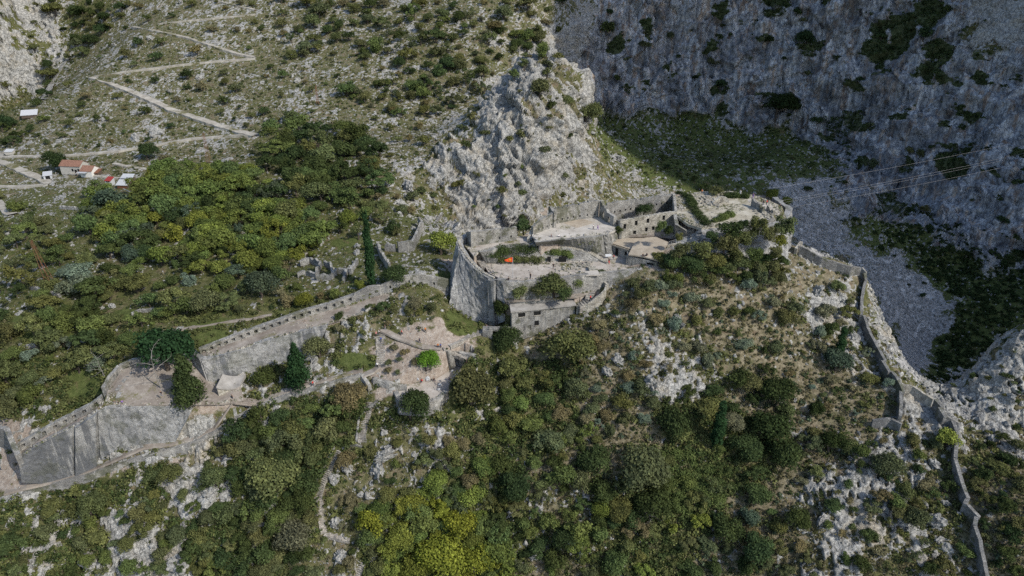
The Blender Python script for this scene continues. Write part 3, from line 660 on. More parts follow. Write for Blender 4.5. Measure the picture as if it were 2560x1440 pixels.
# ---------------------------------------------------------------- foliage
def foliage_mat(name, trans=.22):
    k_ = NM(name, .85, .08); oi = k_.n.new('ShaderNodeObjectInfo'); t_, l_, _, _ = k_.attr('tint')
    lc = k_.mix(t_, k_.mix(1.0, oi.outputs['Color'], (.72, .78, .75), 'MULTIPLY'), k_.mix(1.0, oi.outputs['Color'], (1.8, 1.8, 1.45), 'MULTIPLY'))
    v = k_.ramp(l_, (0, .6), (1, 1.35)); lc = k_.mix(1.0, lc, v, 'MULTIPLY')
    dif = k_.n.new('ShaderNodeBsdfDiffuse'); tr = k_.n.new('ShaderNodeBsdfTranslucent'); mx = k_.n.new('ShaderNodeMixShader')
    k_.L(lc, dif.inputs[0]); k_.L(lc, tr.inputs[0]); mx.inputs[0].default_value = trans; k_.L(dif.outputs[0], mx.inputs[1]); k_.L(tr.outputs[0], mx.inputs[2])
    k_.L(mx.outputs[0], k_.n['Material Output'].inputs[0]); return k_.m
M_LEAF = foliage_mat('foliage')
def leaf_cloud(rs, centers, rads, n, size, flat=.9, shell=.35):
    centers = np.asarray(centers, float); rads = np.asarray(rads, float); pk = rs.choice(len(centers), n, p=rads ** 2 / (rads ** 2).sum())
    d = rs.normal(size=(n, 3)); d /= np.linalg.norm(d, axis=1, keepdims=True); d[:, 2] = np.where(d[:, 2] < -.45, -d[:, 2], d[:, 2])
    rr = 1 - shell * rs.random_sample(n) ** 1.6; rr *= rs.uniform(.85, 1.18, n); P = centers[pk] + d * (rads[pk] * rr)[:, None] * np.array([1, 1, flat])
    nr = d + rs.normal(size=(n, 3)) * .55 + np.array([0, 0, .35]); nr /= np.linalg.norm(nr, axis=1, keepdims=True)
    a = np.cross(nr, rs.normal(size=(n, 3))); a /= np.linalg.norm(a, axis=1, keepdims=True) + 1e-9; b_ = np.cross(nr, a)
    sz = size * rs.uniform(.6, 1.35, n); a *= sz[:, None]; b_ *= (sz * rs.uniform(.45, .9, n))[:, None]
    V_ = np.stack([P - a, P - b_ * .9 + a * .1, P + a, P + b_], 1).reshape(-1, 3); Q_ = np.arange(4 * n).reshape(n, 4)
    lt = rs.random_sample(len(centers))[pk] * .6 + rs.random_sample(n) * .4
    tint = np.repeat(np.stack([lt, rs.random_sample(n), np.zeros(n)], 1), 4, 0)
    return V_, Q_, tint
PROTO = bpy.data.meshes
def crown_mesh(name, seed, kind, n, size):
    rs = np.random.RandomState(seed)
    if kind == 'round':
        k2 = rs.randint(9, 15); c = rs.normal(size=(k2, 3)); c /= np.linalg.norm(c, axis=1, keepdims=True); c[:, 2] = np.abs(c[:, 2]) * .75 - .12; c *= rs.uniform(.38, .72, (k2, 1)); r = rs.uniform(.24, .48, k2)
        c = np.vstack([c, [0, 0, .1]]); r = np.append(r, .5); fl = .85
    elif kind == 'ball':
        k2 = rs.randint(14, 20); c = rs.normal(size=(k2, 3)); c /= np.linalg.norm(c, axis=1, keepdims=True); c[:, 2] = c[:, 2] * .8; c *= rs.uniform(.35, .7, (k2, 1)); r = rs.uniform(.22, .42, k2); c = np.vstack([c, [0, 0, 0]]); r = np.append(r, .5); fl = .95
    elif kind == 'spread':
        k2 = rs.randint(16, 24); an = rs.uniform(0, 6.283, k2); q_ = np.sqrt(rs.uniform(.0, 1, k2)) * .85; c = np.stack([np.cos(an) * q_, np.sin(an) * q_, (1 - q_) * .45 + rs.uniform(-.12, .2, k2)], 1); r = rs.uniform(.16, .33, k2); fl = .75
    elif kind == 'cone':
        k2 = 44; h = np.linspace(0, 1, k2); an = rs.uniform(0, 6.283, k2); q_ = (1 - h) ** .8 * .6 * rs.uniform(.55, 1, k2); c = np.stack([np.cos(an) * q_, np.sin(an) * q_, h * 1.9 - .5], 1); r = (.16 + .28 * (1 - h)) * rs.uniform(.8, 1.15, k2); fl = .8
    elif kind == 'column':
        k2 = 46; h = np.linspace(0, 1, k2); an = rs.uniform(0, 6.283, k2); q_ = .035; c = np.stack([np.cos(an) * q_, np.sin(an) * q_, h * 2 - 1], 1); r = (.118 * np.clip(1 - h, .0, 1) ** .45 * (.65 + .5 * np.clip(h * 4, 0, 1)) + .012) * rs.uniform(.9, 1.1, k2); fl = 1.6
    else:   # airy
        k2 = rs.randint(12, 18); c = rs.normal(size=(k2, 3)) * .42; c[:, 2] = np.abs(c[:, 2]) * .9 - .1; r = rs.uniform(.14, .34, k2); fl = .9
    return leaf_cloud(rs, c, r, n, size, fl, shell=.5 if kind != 'column' else .3)
CR = {}
def crown_proto(key, seeds, kind, n, size):
    CR[key] = []
    for s_ in seeds:
        V_, Q_, t_ = crown_mesh(key, s_, kind, n, size); o = npmesh('crown_source', V_, Q_, M_LEAF, attrs={'tint': t_}); CR[key].append(o.data); bpy.data.objects.remove(o)
crown_proto('shrub', range(10, 16), 'round', 750, .085)
crown_proto('tree', range(20, 26), 'round', 2400, .062)
crown_proto('ball', range(80, 84), 'ball', 2600, .06)
crown_proto('spread', range(30, 34), 'spread', 3000, .055)
crown_proto('big', range(40, 42), 'round', 5200, .042)
crown_proto('airy', range(50, 54), 'airy', 1300, .055)
crown_proto('cone', range(60, 62), 'cone', 6500, .052)
crown_proto('column', (70,), 'column', 5200, .028)
def trunk_mesh(seed, h=1.0, limbs=5):
    rr = random.Random(seed); mb = MB(); p = [Vector((0, 0, -.25))]; q_ = Vector((0, 0, 0))
    for i in range(4): q_ = q_ + Vector((rr.uniform(-.06, .06), rr.uniform(-.06, .06), h / 4)); p.append(q_.copy())
    mb.tube(p, [.085, .07, .06, .05, .03], 6)
    for i in range(limbs):
        b_ = p[rr.randint(2, 4)]; a = rr.uniform(0, 6.28); e = b_ + Vector((math.cos(a) * .35, math.sin(a) * .35, rr.uniform(.15, .45))); m_ = b_.lerp(e, .5) + Vector((0, 0, -.04))
        mb.tube([b_, m_, e], [.03, .02, .008], 5)
    me = bpy.data.meshes.new('trunk'); me.from_pydata(mb.v, [], mb.f); me.update(); me.materials.append(M_BARK); return me
TRUNKS = [trunk_mesh(s_) for s_ in (1, 2, 3, 4)]
PAL = {'D': (.043, .058, .026), 'O': (.090, .098, .044), 'G': (.078, .100, .040), 'Y': (.122, .138, .036), 'A': (.150, .160, .030), 'B': (.062, .080, .058), 'W': (.125, .112, .072),
       'M': (.096, .118, .038), 'L': (.085, .150, .022), 'K': (.030, .044, .020), 'C': (.022, .045, .022), 'E': (.084, .090, .048), 'S': (.11, .135, .11), 'T': (.125, .105, .055)}
def plant(name, cat, loc, r, key, pal, label, group=None, trunk=True, zs=1.0, lift=.55, rr=random, part=True):
    col = PAL[pal]; j = rr.uniform(.82, 1.2); hj = rr.uniform(-.11, .11) * (.35 if pal in 'AT' else 1); col = (col[0] * j * (1 + hj), col[1] * j, col[2] * j * (1 - hj), 1)
    me = rr.choice(CR[key]); rz = rr.uniform(0, 6.28)
    if not part:
        c = bpy.data.objects.new(name, me); COL.objects.link(c); c.location = (loc[0], loc[1], loc[2] + r * lift * zs); c.scale = (r, r * rr.uniform(.85, 1.1), r * zs); c.rotation_euler = (0, 0, rz); c.color = col
        tag(c, label, cat, group); return c
    e = empty(name, (loc[0], loc[1], loc[2]), rz); tag(e, label, cat, group)
    c = bpy.data.objects.new('crown', me); COL.objects.link(c); c.parent = e; c.location = (0, 0, r * lift * zs); c.scale = (r * rr.uniform(.85, 1.15), r * rr.uniform(.85, 1.15), r * zs * rr.uniform(.85, 1.2)); c.rotation_euler = (rr.uniform(-.22, .22), rr.uniform(-.22, .22), 0); c.color = col
    t = bpy.data.objects.new('trunk', rr.choice(TRUNKS)); COL.objects.link(t); t.parent = e; hh_ = r * lift * zs * 1.0; t.scale = (r * .9, r * .9, max(hh_, .6))
    return e
# ================================================================ CASTLE ON THE CREST
def rel(o, par):
    import mathutils
    o.parent = par; o.matrix_parent_inverse = mathutils.Matrix.Translation(-Vector(par.location)); return o
def shade_panes(A, B, holes, par, depth=.42, name='window'):  # dark sheets set into the openings, painted as interior shade
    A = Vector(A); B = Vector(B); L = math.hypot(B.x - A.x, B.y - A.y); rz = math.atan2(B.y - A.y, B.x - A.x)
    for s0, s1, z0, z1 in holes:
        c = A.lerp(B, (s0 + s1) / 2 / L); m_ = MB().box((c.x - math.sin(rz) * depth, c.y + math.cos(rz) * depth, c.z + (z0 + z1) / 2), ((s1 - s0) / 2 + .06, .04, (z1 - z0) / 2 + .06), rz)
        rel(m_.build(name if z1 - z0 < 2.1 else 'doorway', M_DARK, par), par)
def ST(name, o): tag(o, kind='structure'); return o
def below(p, dz=.6): return Vector((p.x, p.y, p.z - dz))
def floor_obj(name, poly, mat, th=.5, lift=0.0): return ST(name, slab(name, poly, mat, th, lift=lift))
floor_obj('terrace_floor', P_T1, M_FLOOR); floor_obj('terrace_floor', P_T2, M_FLOOR); floor_obj('terrace_floor', P_T3, M_FLOOR2); floor_obj('terrace_floor', P_T4, M_T4, .8); floor_obj('terrace_floor', P_T3B, M_SOIL)
floor_obj('terrace_floor', P_TL, M_SOIL)
# --- west bastion: tall battered drum
bt = [PZ(1172,583,124.2), PZ(1150,593,124.2), PZ(1144,606,123.9), PZ(1150,622,123.2), PZ(1163,642,122.0), PZ(1182,664,120.6), PZ(1205,684,119.3), PZ(1232,697,118.8), PZ(1262,702,118.8)]
bb = [Vector((bt[0].x - 3, bt[0].y + 3, 108)), G(1128,716), G(1122,742), G(1124,764), G(1145,780), G(1176,798), G(1206,806), G(1236,806), G(1264,792)]
bb[1] = Vector((bt[1].x - 2.6, bt[1].y - 1.0, 109)); bb[2] = PY(1127,702, bt[2].y - 2.0)
bb = [below(p, 1.0) for p in bb]
loft('bastion_wall', 'tall battered round bastion of grey stone below the flag terrace', bt, bb, M_BAST, 1.3, .22, 'bastion', 11, 16, per=5)
# coping and steps along the bastion rim
mb = MB(); rim = resample(bt[1:8], .9)
for i, p in enumerate(rim[:-1]):
    q_ = rim[i+1]; c = (p + q_) / 2; mb.box((c.x + .35, c.y + .35, c.z + .02 + random.uniform(-.06, .08)), ((q_ - p).length / 2, .36, .22), math.atan2(q_.y - p.y, q_.x - p.x))
tag(mb.build('rim_coping', M_PALE), 'pale worn coping stones along the curved bastion rim', 'coping')
stairs('stone_stairs', 'curved flight of stone steps climbing inside the bastion rim', [PZ(1212,668,T1), PZ(1196,645,T1+1.5), PZ(1184,628,T1+3), PZ(1180,617,T2)], 2.0, M_STEP, rise=.22)
# --- front retaining wall of the flag terrace
ft = [PZ(1258,702,118.75), PZ(1300,703,118.8), PZ(1362,701,118.9), PZ(1420,691,118.9), PZ(1468,684,119.0), PZ(1505,681,118.7), PZ(1560,675,118.6), PZ(1610,669,118.6), PZ(1655,664,118.6), PZ(1664,640,118.6)]
fb = [Vector((p.x, p.y - .9, z)) for p, z in zip(ft[:5], (111, 112.5, 113, 113, 113))] + [below(G(1505,716), 1), below(G(1560,712), 1), below(G(1610,706), 1), below(G(1665,690), 1), Vector((ft[9].x + 1.2, ft[9].y, 112))]
loft('terrace_wall', 'long stone retaining wall under the front edge of the flag terrace', ft, fb, M_WALL, .7, .1, 'wall', 5, 9, per=6)
# --- back wall of the upper left terrace
A1, B1 = PZ(1178,616,T2), PZ(1292,600,T2)
polywall('loophole_wall', 'straight loopholed parapet wall behind the upper left terrace', [A1, PZ(1235,608,T2), B1], [4.3, 4.2, 3.9], .9, M_WALL, (3.4, .45, .9, 1.7), jag=.14)
polywall('wall_stub', 'short broken pier at the left end of the loopholed parapet', [PZ(1165,604,T2), PZ(1178,618,T2)], [3.0, 4.5], .8, M_WALL)
polywall('broken_wall', 'low broken wall beside the round bush at the hall entrance', [PZ(1324,606,T2), PZ(1331,598,T2), PZ(1333,586,T3)], [1.2, 2.4, 2.6], .8, M_PALE, jag=.3)
# --- ivy-grown wall between flag terrace and upper terrace, ramp, hall plinth
vt = [PZ(1196,628,T2+.1), PZ(1240,618,T2+.1), PZ(1290,613,T2+.1), PZ(1335,608,T2+.1), PZ(1380,611,121.9), PZ(1430,620,120.8), PZ(1475,634,119.6), PZ(1498,648,118.5)]
vb = [PZ(1206,656,T1-.3), PZ(1240,657,T1-.3), PZ(1290,657,T1-.3), PZ(1340,656,T1-.3), PZ(1385,655,T1-.3), PZ(1430,654,T1-.3), PZ(1470,655,T1-.3), PZ(1494,657,T1-.3)]
iv = loft('casemate_wall', 'ivy-grown casemate wall with dark arches behind the flag terrace', vt, vb, M_WALL, 1.2, .12, 'wall', 8, 8, per=5)
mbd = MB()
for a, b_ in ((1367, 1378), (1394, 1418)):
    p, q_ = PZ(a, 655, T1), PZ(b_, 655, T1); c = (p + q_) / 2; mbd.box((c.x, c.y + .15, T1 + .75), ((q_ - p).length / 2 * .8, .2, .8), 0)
ob = mbd.build('arch_shade', M_DARK, iv)  # near-black blocks stand in for the shade under the arches
ramp_o = [PZ(1338,607,T2+.15), PZ(1380,609,121.9), PZ(1430,618,120.9), PZ(1478,632,119.7), PZ(1505,648,118.5), PZ(1522,658,118.1)]
stairs('stone_ramp', 'long pale stepped ramp running down from the hall to the flag terrace', ramp_o, 1.7, M_PALE, rise=.16, foot=1.4)
ht = [PZ(1336,603,T3), PZ(1390,598,T3), PZ(1440,594,T3), PZ(1490,589,T3), PZ(1518,585,T3), PZ(1532,568,T3)]
hb = [PZ(1340,611,T2-.2), PZ(1392,611,121.4), PZ(1440,618,120.3), PZ(1492,634,118.6), PZ(1528,640,117.6), PZ(1562,612,117.6)]
hpl = loft('hall_plinth', 'sloping rough stone plinth under the open hall floor', ht, hb, M_WALL, .8, .25, 'wall', 12, 8, per=6)
mbd = MB(); p = PZ(1489, 628, 119.2); mbd.box((p.x, p.y + .2, 119.4), (.75, .5, 1.1), 0); mbd.build('doorway', M_DARK, hpl)  # near-black block painted as the shade of the doorway
# --- ruined hall
hall = empty('ruined_hall', PZ(1440,560,T3)); tag(hall, 'roofless hall with tall broken back wall and smooth stone floor', 'ruin')
hbk = polywall('back_wall', '', [PZ(1384,561,T3), PZ(1440,550,T3), PZ(1496,543,T3)], [4.6, 5.0, 5.4], .9, M_WALL, (1.9, .5, .8, 1.45), jag=.25, parent=hall); rel(hbk, hall)
rel(polywall('side_wall', '', [PZ(1333,586,T3), PZ(1352,580,T3), PZ(1384,568,T3)], [2.2, 3.8, 4.4], .9, M_WALL, (1.4, .45, .7, 1.3), jag=.18, parent=hall), hall)
rel(polywall('corner_return', '', [PZ(1384,570,T3), PZ(1370,556,T3)], [4.6, 5.2], .8, M_WALL, jag=.3, parent=hall), hall)
dmb = MB(); dA, dB = PZ(1497,543,T3), PZ(1533,566,T3)
panel(dmb, dA, dB, 5.4, 1.6, .9, [(1.8, 2.9, .6, 2.9), (4.9, 6.2, .2, 2.0)], .35, True)
rel(dmb.build('gable_wall', M_WALL, hall), hall)
slb = pts_z(T3 + .02, (1408,557),(1452,546),(1490,556),(1442,570)); rel(slab('floor_patch', slb, M_CONC, .04, hall), hall)
# --- pale two-storey ruin
pr = empty('pale_ruin', PZ(1620,580,TB)); tag(pr, 'pale two-storey roofless ruin with square windows and bushes inside', 'ruin')
fA, fB = PZ(1548,592,TB), PZ(1689,573,TB)
def frac(a, b_, pxx):          # metres along a wall at a picture column
    a = Vector(a); b_ = Vector(b_); L = math.hypot(b_.x - a.x, b_.y - a.y); lo, hi = 0.0, 1.0
    for _ in range(30):
        m_ = (lo + hi) / 2; q_ = a.lerp(b_, m_)
        if proj(q_.x, q_.y, q_.z)[0] < pxx: lo = m_
        else: hi = m_
    return lo * L
hol = []
for cx, z0, z1, wd in ((1560,2.2,3.8,.9),(1588,2.9,4.4,.9),(1617,3.1,4.6,.9),(1656,3.4,4.9,.9),(1586,.1,1.3,1.0),(1615,.4,1.8,.9),(1632,.6,1.9,.9)):
    s_ = frac(fA, fB, cx); hol.append((s_ - wd/2, s_ + wd/2, z0, z1))
pm = MB(); panel(pm, fA, fB, 5.1, 5.7, .8, hol, .14, True); rel(pm.build('front_wall', M_PALE, pr), pr); shade_panes(fA, fB, hol, pr)
bA, bB = Vector((PY(1516,548,197).x, 197, 123.2)), Vector((PY(1684,520,204).x, 204, 124.4))
rel(polywall('back_wall', '', [bA, bB], [5.0, 4.2], .8, M_WALL, (1.75, .5, 1.5, 2.2), jag=.14, parent=pr), pr)
gm = MB(); gA, gB = Vector((fB.x, fB.y, fB.z)), Vector((bB.x, bB.y, bB.z)); panel(gm, gB, gA, 4.4, 5.6, .8, [(3.5, 4.6, 1.5, 3.2)], .2, False); rel(gm.build('gable_wall', M_WALL, pr), pr)
rel(polywall('side_wall', '', [fA, Vector((bA.x + .5, bA.y - 1, bA.z))], [4.4, 1.4], .7, M_WALL, jag=.3, parent=pr), pr)
# --- concrete-roofed buildings
b1 = empty('guard_house', PZ(1600,650,T1)); tag(b1, 'low guard house with a wide flat tan concrete roof and visitors sitting on top', 'house')
ra = pts_z(121.0, (1518,592),(1563,591),(1600,592),(1640,593),(1600,622),(1576,626),(1517,607))
rb = [PZ(1586,607,121.8), PZ(1612,594,122.1), PZ(1640,592,122.1), PZ(1671,605,121.9), PZ(1646,651,121.35), PZ(1608,641,121.6), PZ(1571,636,121.5)]
rel(slab('roof', ra, M_CONC, .35, b1), b1); rel(slab('roof', rb, M_CONC, .35, b1), b1)
def drop_to(p, z): return Vector((p[0], p[1], z))
wm = MB(); w1 = [drop_to(ra[6], T1), drop_to(ra[5], T1)]; L = (w1[1] - w1[0]).length
for v_ in w1: v_.y += .25
hq = [(L*.38, L*.38+1.1, 0, 2.3), (L*.78, L*.78+1.0, 1.0, 2.1)]; panel(wm, w1[0], w1[1], 3.0, 3.0, .5, hq, .0, False, .5); rel(wm.build('front_wall', M_WALL, b1), b1); shade_panes(w1[0], w1[1], hq, b1, .3)
wm = MB(); q0, q1, q2, q3 = drop_to(rb[6], T1), drop_to(rb[5], T1), drop_to(rb[4], T1), drop_to(rb[3], T1)
for v_ in (q0, q1, q2, q3): v_.y += .3
q2.x -= .3; q3.x -= .3
fz = lambda a: a
hq = [((q2-q0).length*.66, (q2-q0).length*.66+1.9, 1.35, 2.05)]; panel(wm, q0, q2, 2.85, 2.6, .5, hq, .0, False, .8); rel(wm.build('front_wall', M_WALL, b1), b1); shade_panes(q0, q2, hq, b1, .3)
wm = MB(); panel(wm, q2, q3, 2.6, 3.2, .5, [((q3-q2).length*.3, (q3-q2).length*.3+.7, 0.6, 2.0)], .0, False, 3.0); rel(wm.build('side_wall', M_PALE, b1), b1)
wm = MB(); q4 = drop_to(rb[6], T1); q5 = Vector((q4.x + .6, q4.y + 3.2, T1)); panel(wm, q4 + Vector((.05,.4,0)), q5, 2.85, 2.9, .4, [], 0, False, .5); rel(wm.build('side_wall', M_WALL, b1), b1)
# --- lower bunker with grey roof
bk = empty('bunker_house', PY(1360,830,160)); tag(bk, 'tall square stone bunker with a grey slab roof and three dark windows', 'house')
k1, k2_, k3, k4 = PZ(1277,779,112.4), PZ(1441,761,112.4), PZ(1427,739,112.9), PZ(1272,751,112.9)
rel(slab('roof', [k1, k2_, k3, k4], M_GREYROOF, .45, bk), bk)
fl, frt = Vector((k1.x + .25, k1.y + .3, 100.0)), Vector((k2_.x - .3, k2_.y + .3, 100.0)); Lb = (frt - fl).length
def hx(pxx): return frac(fl, frt, pxx)
hs_ = [(hx(1295), hx(1312), 10.1, 11.5), (hx(1333), hx(1350), 10.1, 11.5), (hx(1371), hx(1386), 11.35, 11.75), (hx(1335), hx(1346), 7.0, 8.6), (hx(1309), hx(1310.5), 5.9, 7.4), (hx(1325), hx(1326.5), 5.9, 7.4)]
wm = MB(); panel(wm, fl, frt, 11.95, 11.95, .6, hs_, 0, False, 1.5, 1.0); rel(wm.build('front_wall', M_WALL, bk), bk); shade_panes(fl, frt, hs_, bk, .3)
wm = MB(); panel(wm, Vector((k4.x + .25, k4.y - .2, 100)), fl + Vector((0, .6, 0)), 12.3, 11.95, .6, [], 0, False, 1.5); rel(wm.build('side_wall', M_WALL, bk), bk)
wm = MB(); panel(wm, frt + Vector((-.6, .6, 0)), Vector((k3.x - .3, k3.y - .2, 100)), 11.95, 12.3, .6, [], 0, False, 1.5); rel(wm.build('side_wall', M_WALL, bk), bk)
for i, (a, b_, z) in enumerate(((1296,1312,10.2), (1334,1350,10.2), (1336,1346,7.1))):
    sa, sb = fl.lerp(frt, hx(a) / Lb), fl.lerp(frt, hx(b_) / Lb); c = (sa + sb) / 2
    m_ = MB().box((c.x, c.y - .06, 100 + z), ((sb - sa).length / 2 + .12, .1, .09), math.atan2(frt.y - fl.y, frt.x - fl.x)); rel(m_.build('sill', M_PALE, bk), bk)
# --- gate stair with the curved parapet
def PD2(px_, py_, d): return PD(px_, py_, d)
cw = [PZ(1441,768,111.6), PZ(1470,764,112.4), PZ(1488,758,113.0), PZ(1504,752,113.4), PZ(1514,744,113.6), PZ(1517,732,113.8), PZ(1508,722,114.0), PZ(1493,716,114.2)]
polywall('curved_parapet', 'curved stone parapet sheltering the steps to the gate doorway', cw, [.4, .6, 1.6, 2.2, 2.4, 2.4, 2.2, 2.0], .5, M_PALE, jag=.04, foot=3.5, step=.6)
stairs('stone_stairs', 'steep stone steps between the bunker roof and the gate doorway', [PZ(1446,764,112.0), PZ(1472,752,113.0), PZ(1480,722,114.2)], 2.2, M_STEP, rise=.22, foot=2.0)
gt = empty('gate_tower', PZ(1480,716,114.2)); tag(gt, 'small projecting gate tower with a dark doorway above the curved steps', 'gate')
gA, gB = PZ(1471,716,114.1), PZ(1489,715,114.1); Lg = (gB - gA).length
wm = MB(); hq = [(Lg*.3, Lg*.3+1.0, 0, 2.4)]; panel(wm, gA, gB, 4.9, 4.9, .8, hq, .05, False, 1.0); shade_panes(gA, gB, hq, gt, .4); wm.box(((gA.x+gB.x)/2, gA.y+1.9, 116.3), (Lg/2, 1.35, 2.55)); rel(wm.build('wall', M_PALE, gt), gt)
wm = MB(); wm.box(((gA.x+gB.x)/2, gA.y - .05, 116.75), (.75, .12, .16)); rel(wm.build('lintel', M_PALE, gt), gt)
floor_obj('landing', pts_z(118.9, (1464,688),(1500,687),(1494,675),(1462,678)), M_FLOOR2, .3)
# bridge to the bunker
br = MB(); a, b_ = PY(1222,822,158.5), PY(1278,824,158.5); br.box(((a.x+b_.x)/2, 158.5, a.z), ((b_.x-a.x)/2, .8, .25)); br.box(((a.x+b_.x)/2, 157.75, a.z+.4), ((b_.x-a.x)/2, .12, .2)); br.box((a.x-.3, 158.6, a.z-2.6), (1.3, 1.2, 2.7)); tag(br.build('footbridge', M_WALL), 'narrow grey stone footbridge over the gap left of the bunker', 'bridge')
# --- east end
et = [PZ(1690,602,122.0), PZ(1722,590,123.5), PZ(1752,572,126.6), PZ(1805,569,126.7), PZ(1880,563,126.8), PZ(1940,556,126.8), PZ(1968,548,126.9), PZ(1975,520,127.0), PZ(1940,492,127)]
eb = [below(G(1690,640),1), below(G(1730,640),1), below(G(1780,640),1), below(G(1840,650),1), below(G(1900,665),1), below(G(1945,668),1), below(G(1969,662),1), Vector((et[7].x + 3.0, et[7].y, 110)), Vector((et[8].x + 3, et[8].y + 3, 112))]
loft('bastion_wall', 'rough rocky bastion wall under the bushes at the east end of the castle', et, eb, M_BAST, 1.2, .5, 'bastion', 21, 14, per=6)
loft('terrace_wall', 'short ruined retaining wall at the left edge of the upper ruin field', [PZ(1688,535,T4), PZ(1693,560,T4), PZ(1716,575,125.5)], [PZ(1690,550,TB-.3), PZ(1694,590,TB-.3), PZ(1716,600,TB-.3)], M_WALL, .6, .2, 'wall', 30, 5, per=5)
polywall('low_ruin_wall', 'broken low wall with a doorway gap below the upper ruin field', [PZ(1694,600,122.2), PZ(1722,590,123.2), PZ(1755,580,124.5)], [2.4, 1.6, 1.2], .7, M_PALE, (3.5, .9, 0, 1.5), jag=.35, foot=2)
polywall('tumbled_wall', 'tumbled grey wall fragment beside the visitors at the east end', [PZ(1876,516,T4), PZ(1895,527,T4), PZ(1905,533,T4)], [2.4, 2.2, .8], .8, M_WALL, jag=.5)
polywall('tumbled_wall', 'second tumbled wall fragment at the far east tip of the castle', [PZ(1915,525,T4), PZ(1932,536,T4), PZ(1944,536,T4)], [2.0, 1.3, .9], .8, M_PALE, jag=.5)
polywall('low_ruin_wall', 'pale fallen wall stub under the dark hedges of the upper ruin field', [PZ(1783,512,T4), PZ(1800,507,T4), PZ(1822,507,T4)], [1.4, 1.8, 1.2], .7, M_PALE, jag=.4)
polywall('low_ruin_wall', 'thin edging wall along the front rim of the upper ruin field', [PZ(1850,557,T4), PZ(1880,556,T4), PZ(1935,553,T4)], [.5, .6, .5], .5, M_DRY, jag=.2)
pathpts = pts_z(T4 + .03, (1868,498),(1900,505),(1935,518),(1953,530),(1945,540),(1905,520),(1872,505)); floor_obj('footpath', pathpts, M_FLOOR2, .05)
# railing right of the guard house
mb = MB(); ra0, ra1 = PZ(1672,612,121.5), PZ(1722,598,122.6)
for i in range(9):
    p = ra0.lerp(ra1, i / 8); mb.tube([p, p + Vector((0,0,1.0))], [.03, .03], 5)
mb.tube([ra0 + Vector((0,0,1)), ra1 + Vector((0,0,1))], [.03, .03], 5); mb.tube([ra0 + Vector((0,0,.5)), ra1 + Vector((0,0,.5))], [.02, .02], 5); tag(mb.build('railing', M_METAL), 'thin metal railing on the path right of the guard house', 'railing')
polywall('parapet_wall', 'low pale parapet under the metal railing right of the guard house', [PZ(1668,618,121.0), PZ(1700,612,121.6), PZ(1730,600,122.3)], [.6, .6, .5], .5, M_PALE, foot=2.5)
# --- flag, information board
fp = empty('flagpole', PZ(1282,694,T1)); tag(fp, 'white flagpole flying an orange-red pennant on the terrace', 'flag')
mb = MB(); b0 = PZ(1282,694,T1); mb.tube([b0, b0 + Vector((0,0,6.1))], [.07, .05], 8); rel(mb.build('pole', M_WHITE, fp), fp)
k_ = NM('flag_cloth', .8, .1); M_FLAG = k_.out((.72, .10, .03)); k_ = NM('flag_emblem', .8, .1); M_EMB = k_.out((.75, .38, .04)); k_ = NM('flag_edge', .8, .1); M_GOLD = k_.out((.65, .42, .08))
vs = []; fs = []; nx, nz_ = 10, 6
for i in range(nx + 1):
    t = i / nx; hh_ = 1.45 * (1 - .68 * t)
    for j in range(nz_ + 1):
        s_ = j / nz_; vs.append((b0.x - .07 - 2.1 * t, b0.y + .18 * math.sin(t * 6) * t, T1 + 6.0 - .18 * t - (1.45 - hh_) * .42 - hh_ * s_ + .05 * math.sin(t * 7 + s_)))
for i in range(nx):
    for j in range(nz_): a = i * (nz_+1) + j; fs.append((a, a+1, a+nz_+2, a+nz_+1))
fo = mesh('flag', vs, fs, M_FLAG, fp); rel(fo, fp); so_ = fo.modifiers.new('th', 'SOLIDIFY'); so_.thickness = .03
mb = MB(); c = Vector((b0.x - .75, b0.y, T1 + 5.25))
for a, b_, r_ in ((0, .0, .13), (-.2, .12, .09), (.2, .12, .09), (-.17, -.12, .07), (.17, -.12, .07), (0, .24, .08), (0, -.24, .07)): mb.box((c.x + a, c.y - .06 + .02, c.z + b_), (r_, .05, r_), 0)
rel(mb.build('emblem', M_EMB, fp), fp)
ib = empty('information_board', PZ(1521,646,T1)); tag(ib, 'slanted white information board on legs near the terrace steps', 'sign')
p = PZ(1521,646,T1); mb = MB()
for a in (-.6, .6): rel(MB().box((p.x + a, p.y, T1 + .45), (.05, .05, .45)).build('leg', M_METAL, ib), ib)
mb = MB(); mb.add([(p.x-.9, p.y-.45, T1+.75), (p.x+.9, p.y-.2, T1+.75), (p.x+.8, p.y+.4, T1+1.25), (p.x-1.0, p.y+.15, T1+1.25), (p.x-.9, p.y-.45, T1+.69), (p.x+.9, p.y-.2, T1+.69), (p.x+.8, p.y+.4, T1+1.19), (p.x-1.0, p.y+.15, T1+1.19)], [(0,1,2,3),(7,6,5,4),(0,4,5,1),(1,5,6,2),(2,6,7,3),(3,7,4,0)]); rel(mb.build('panel', M_WHITE, ib), ib)
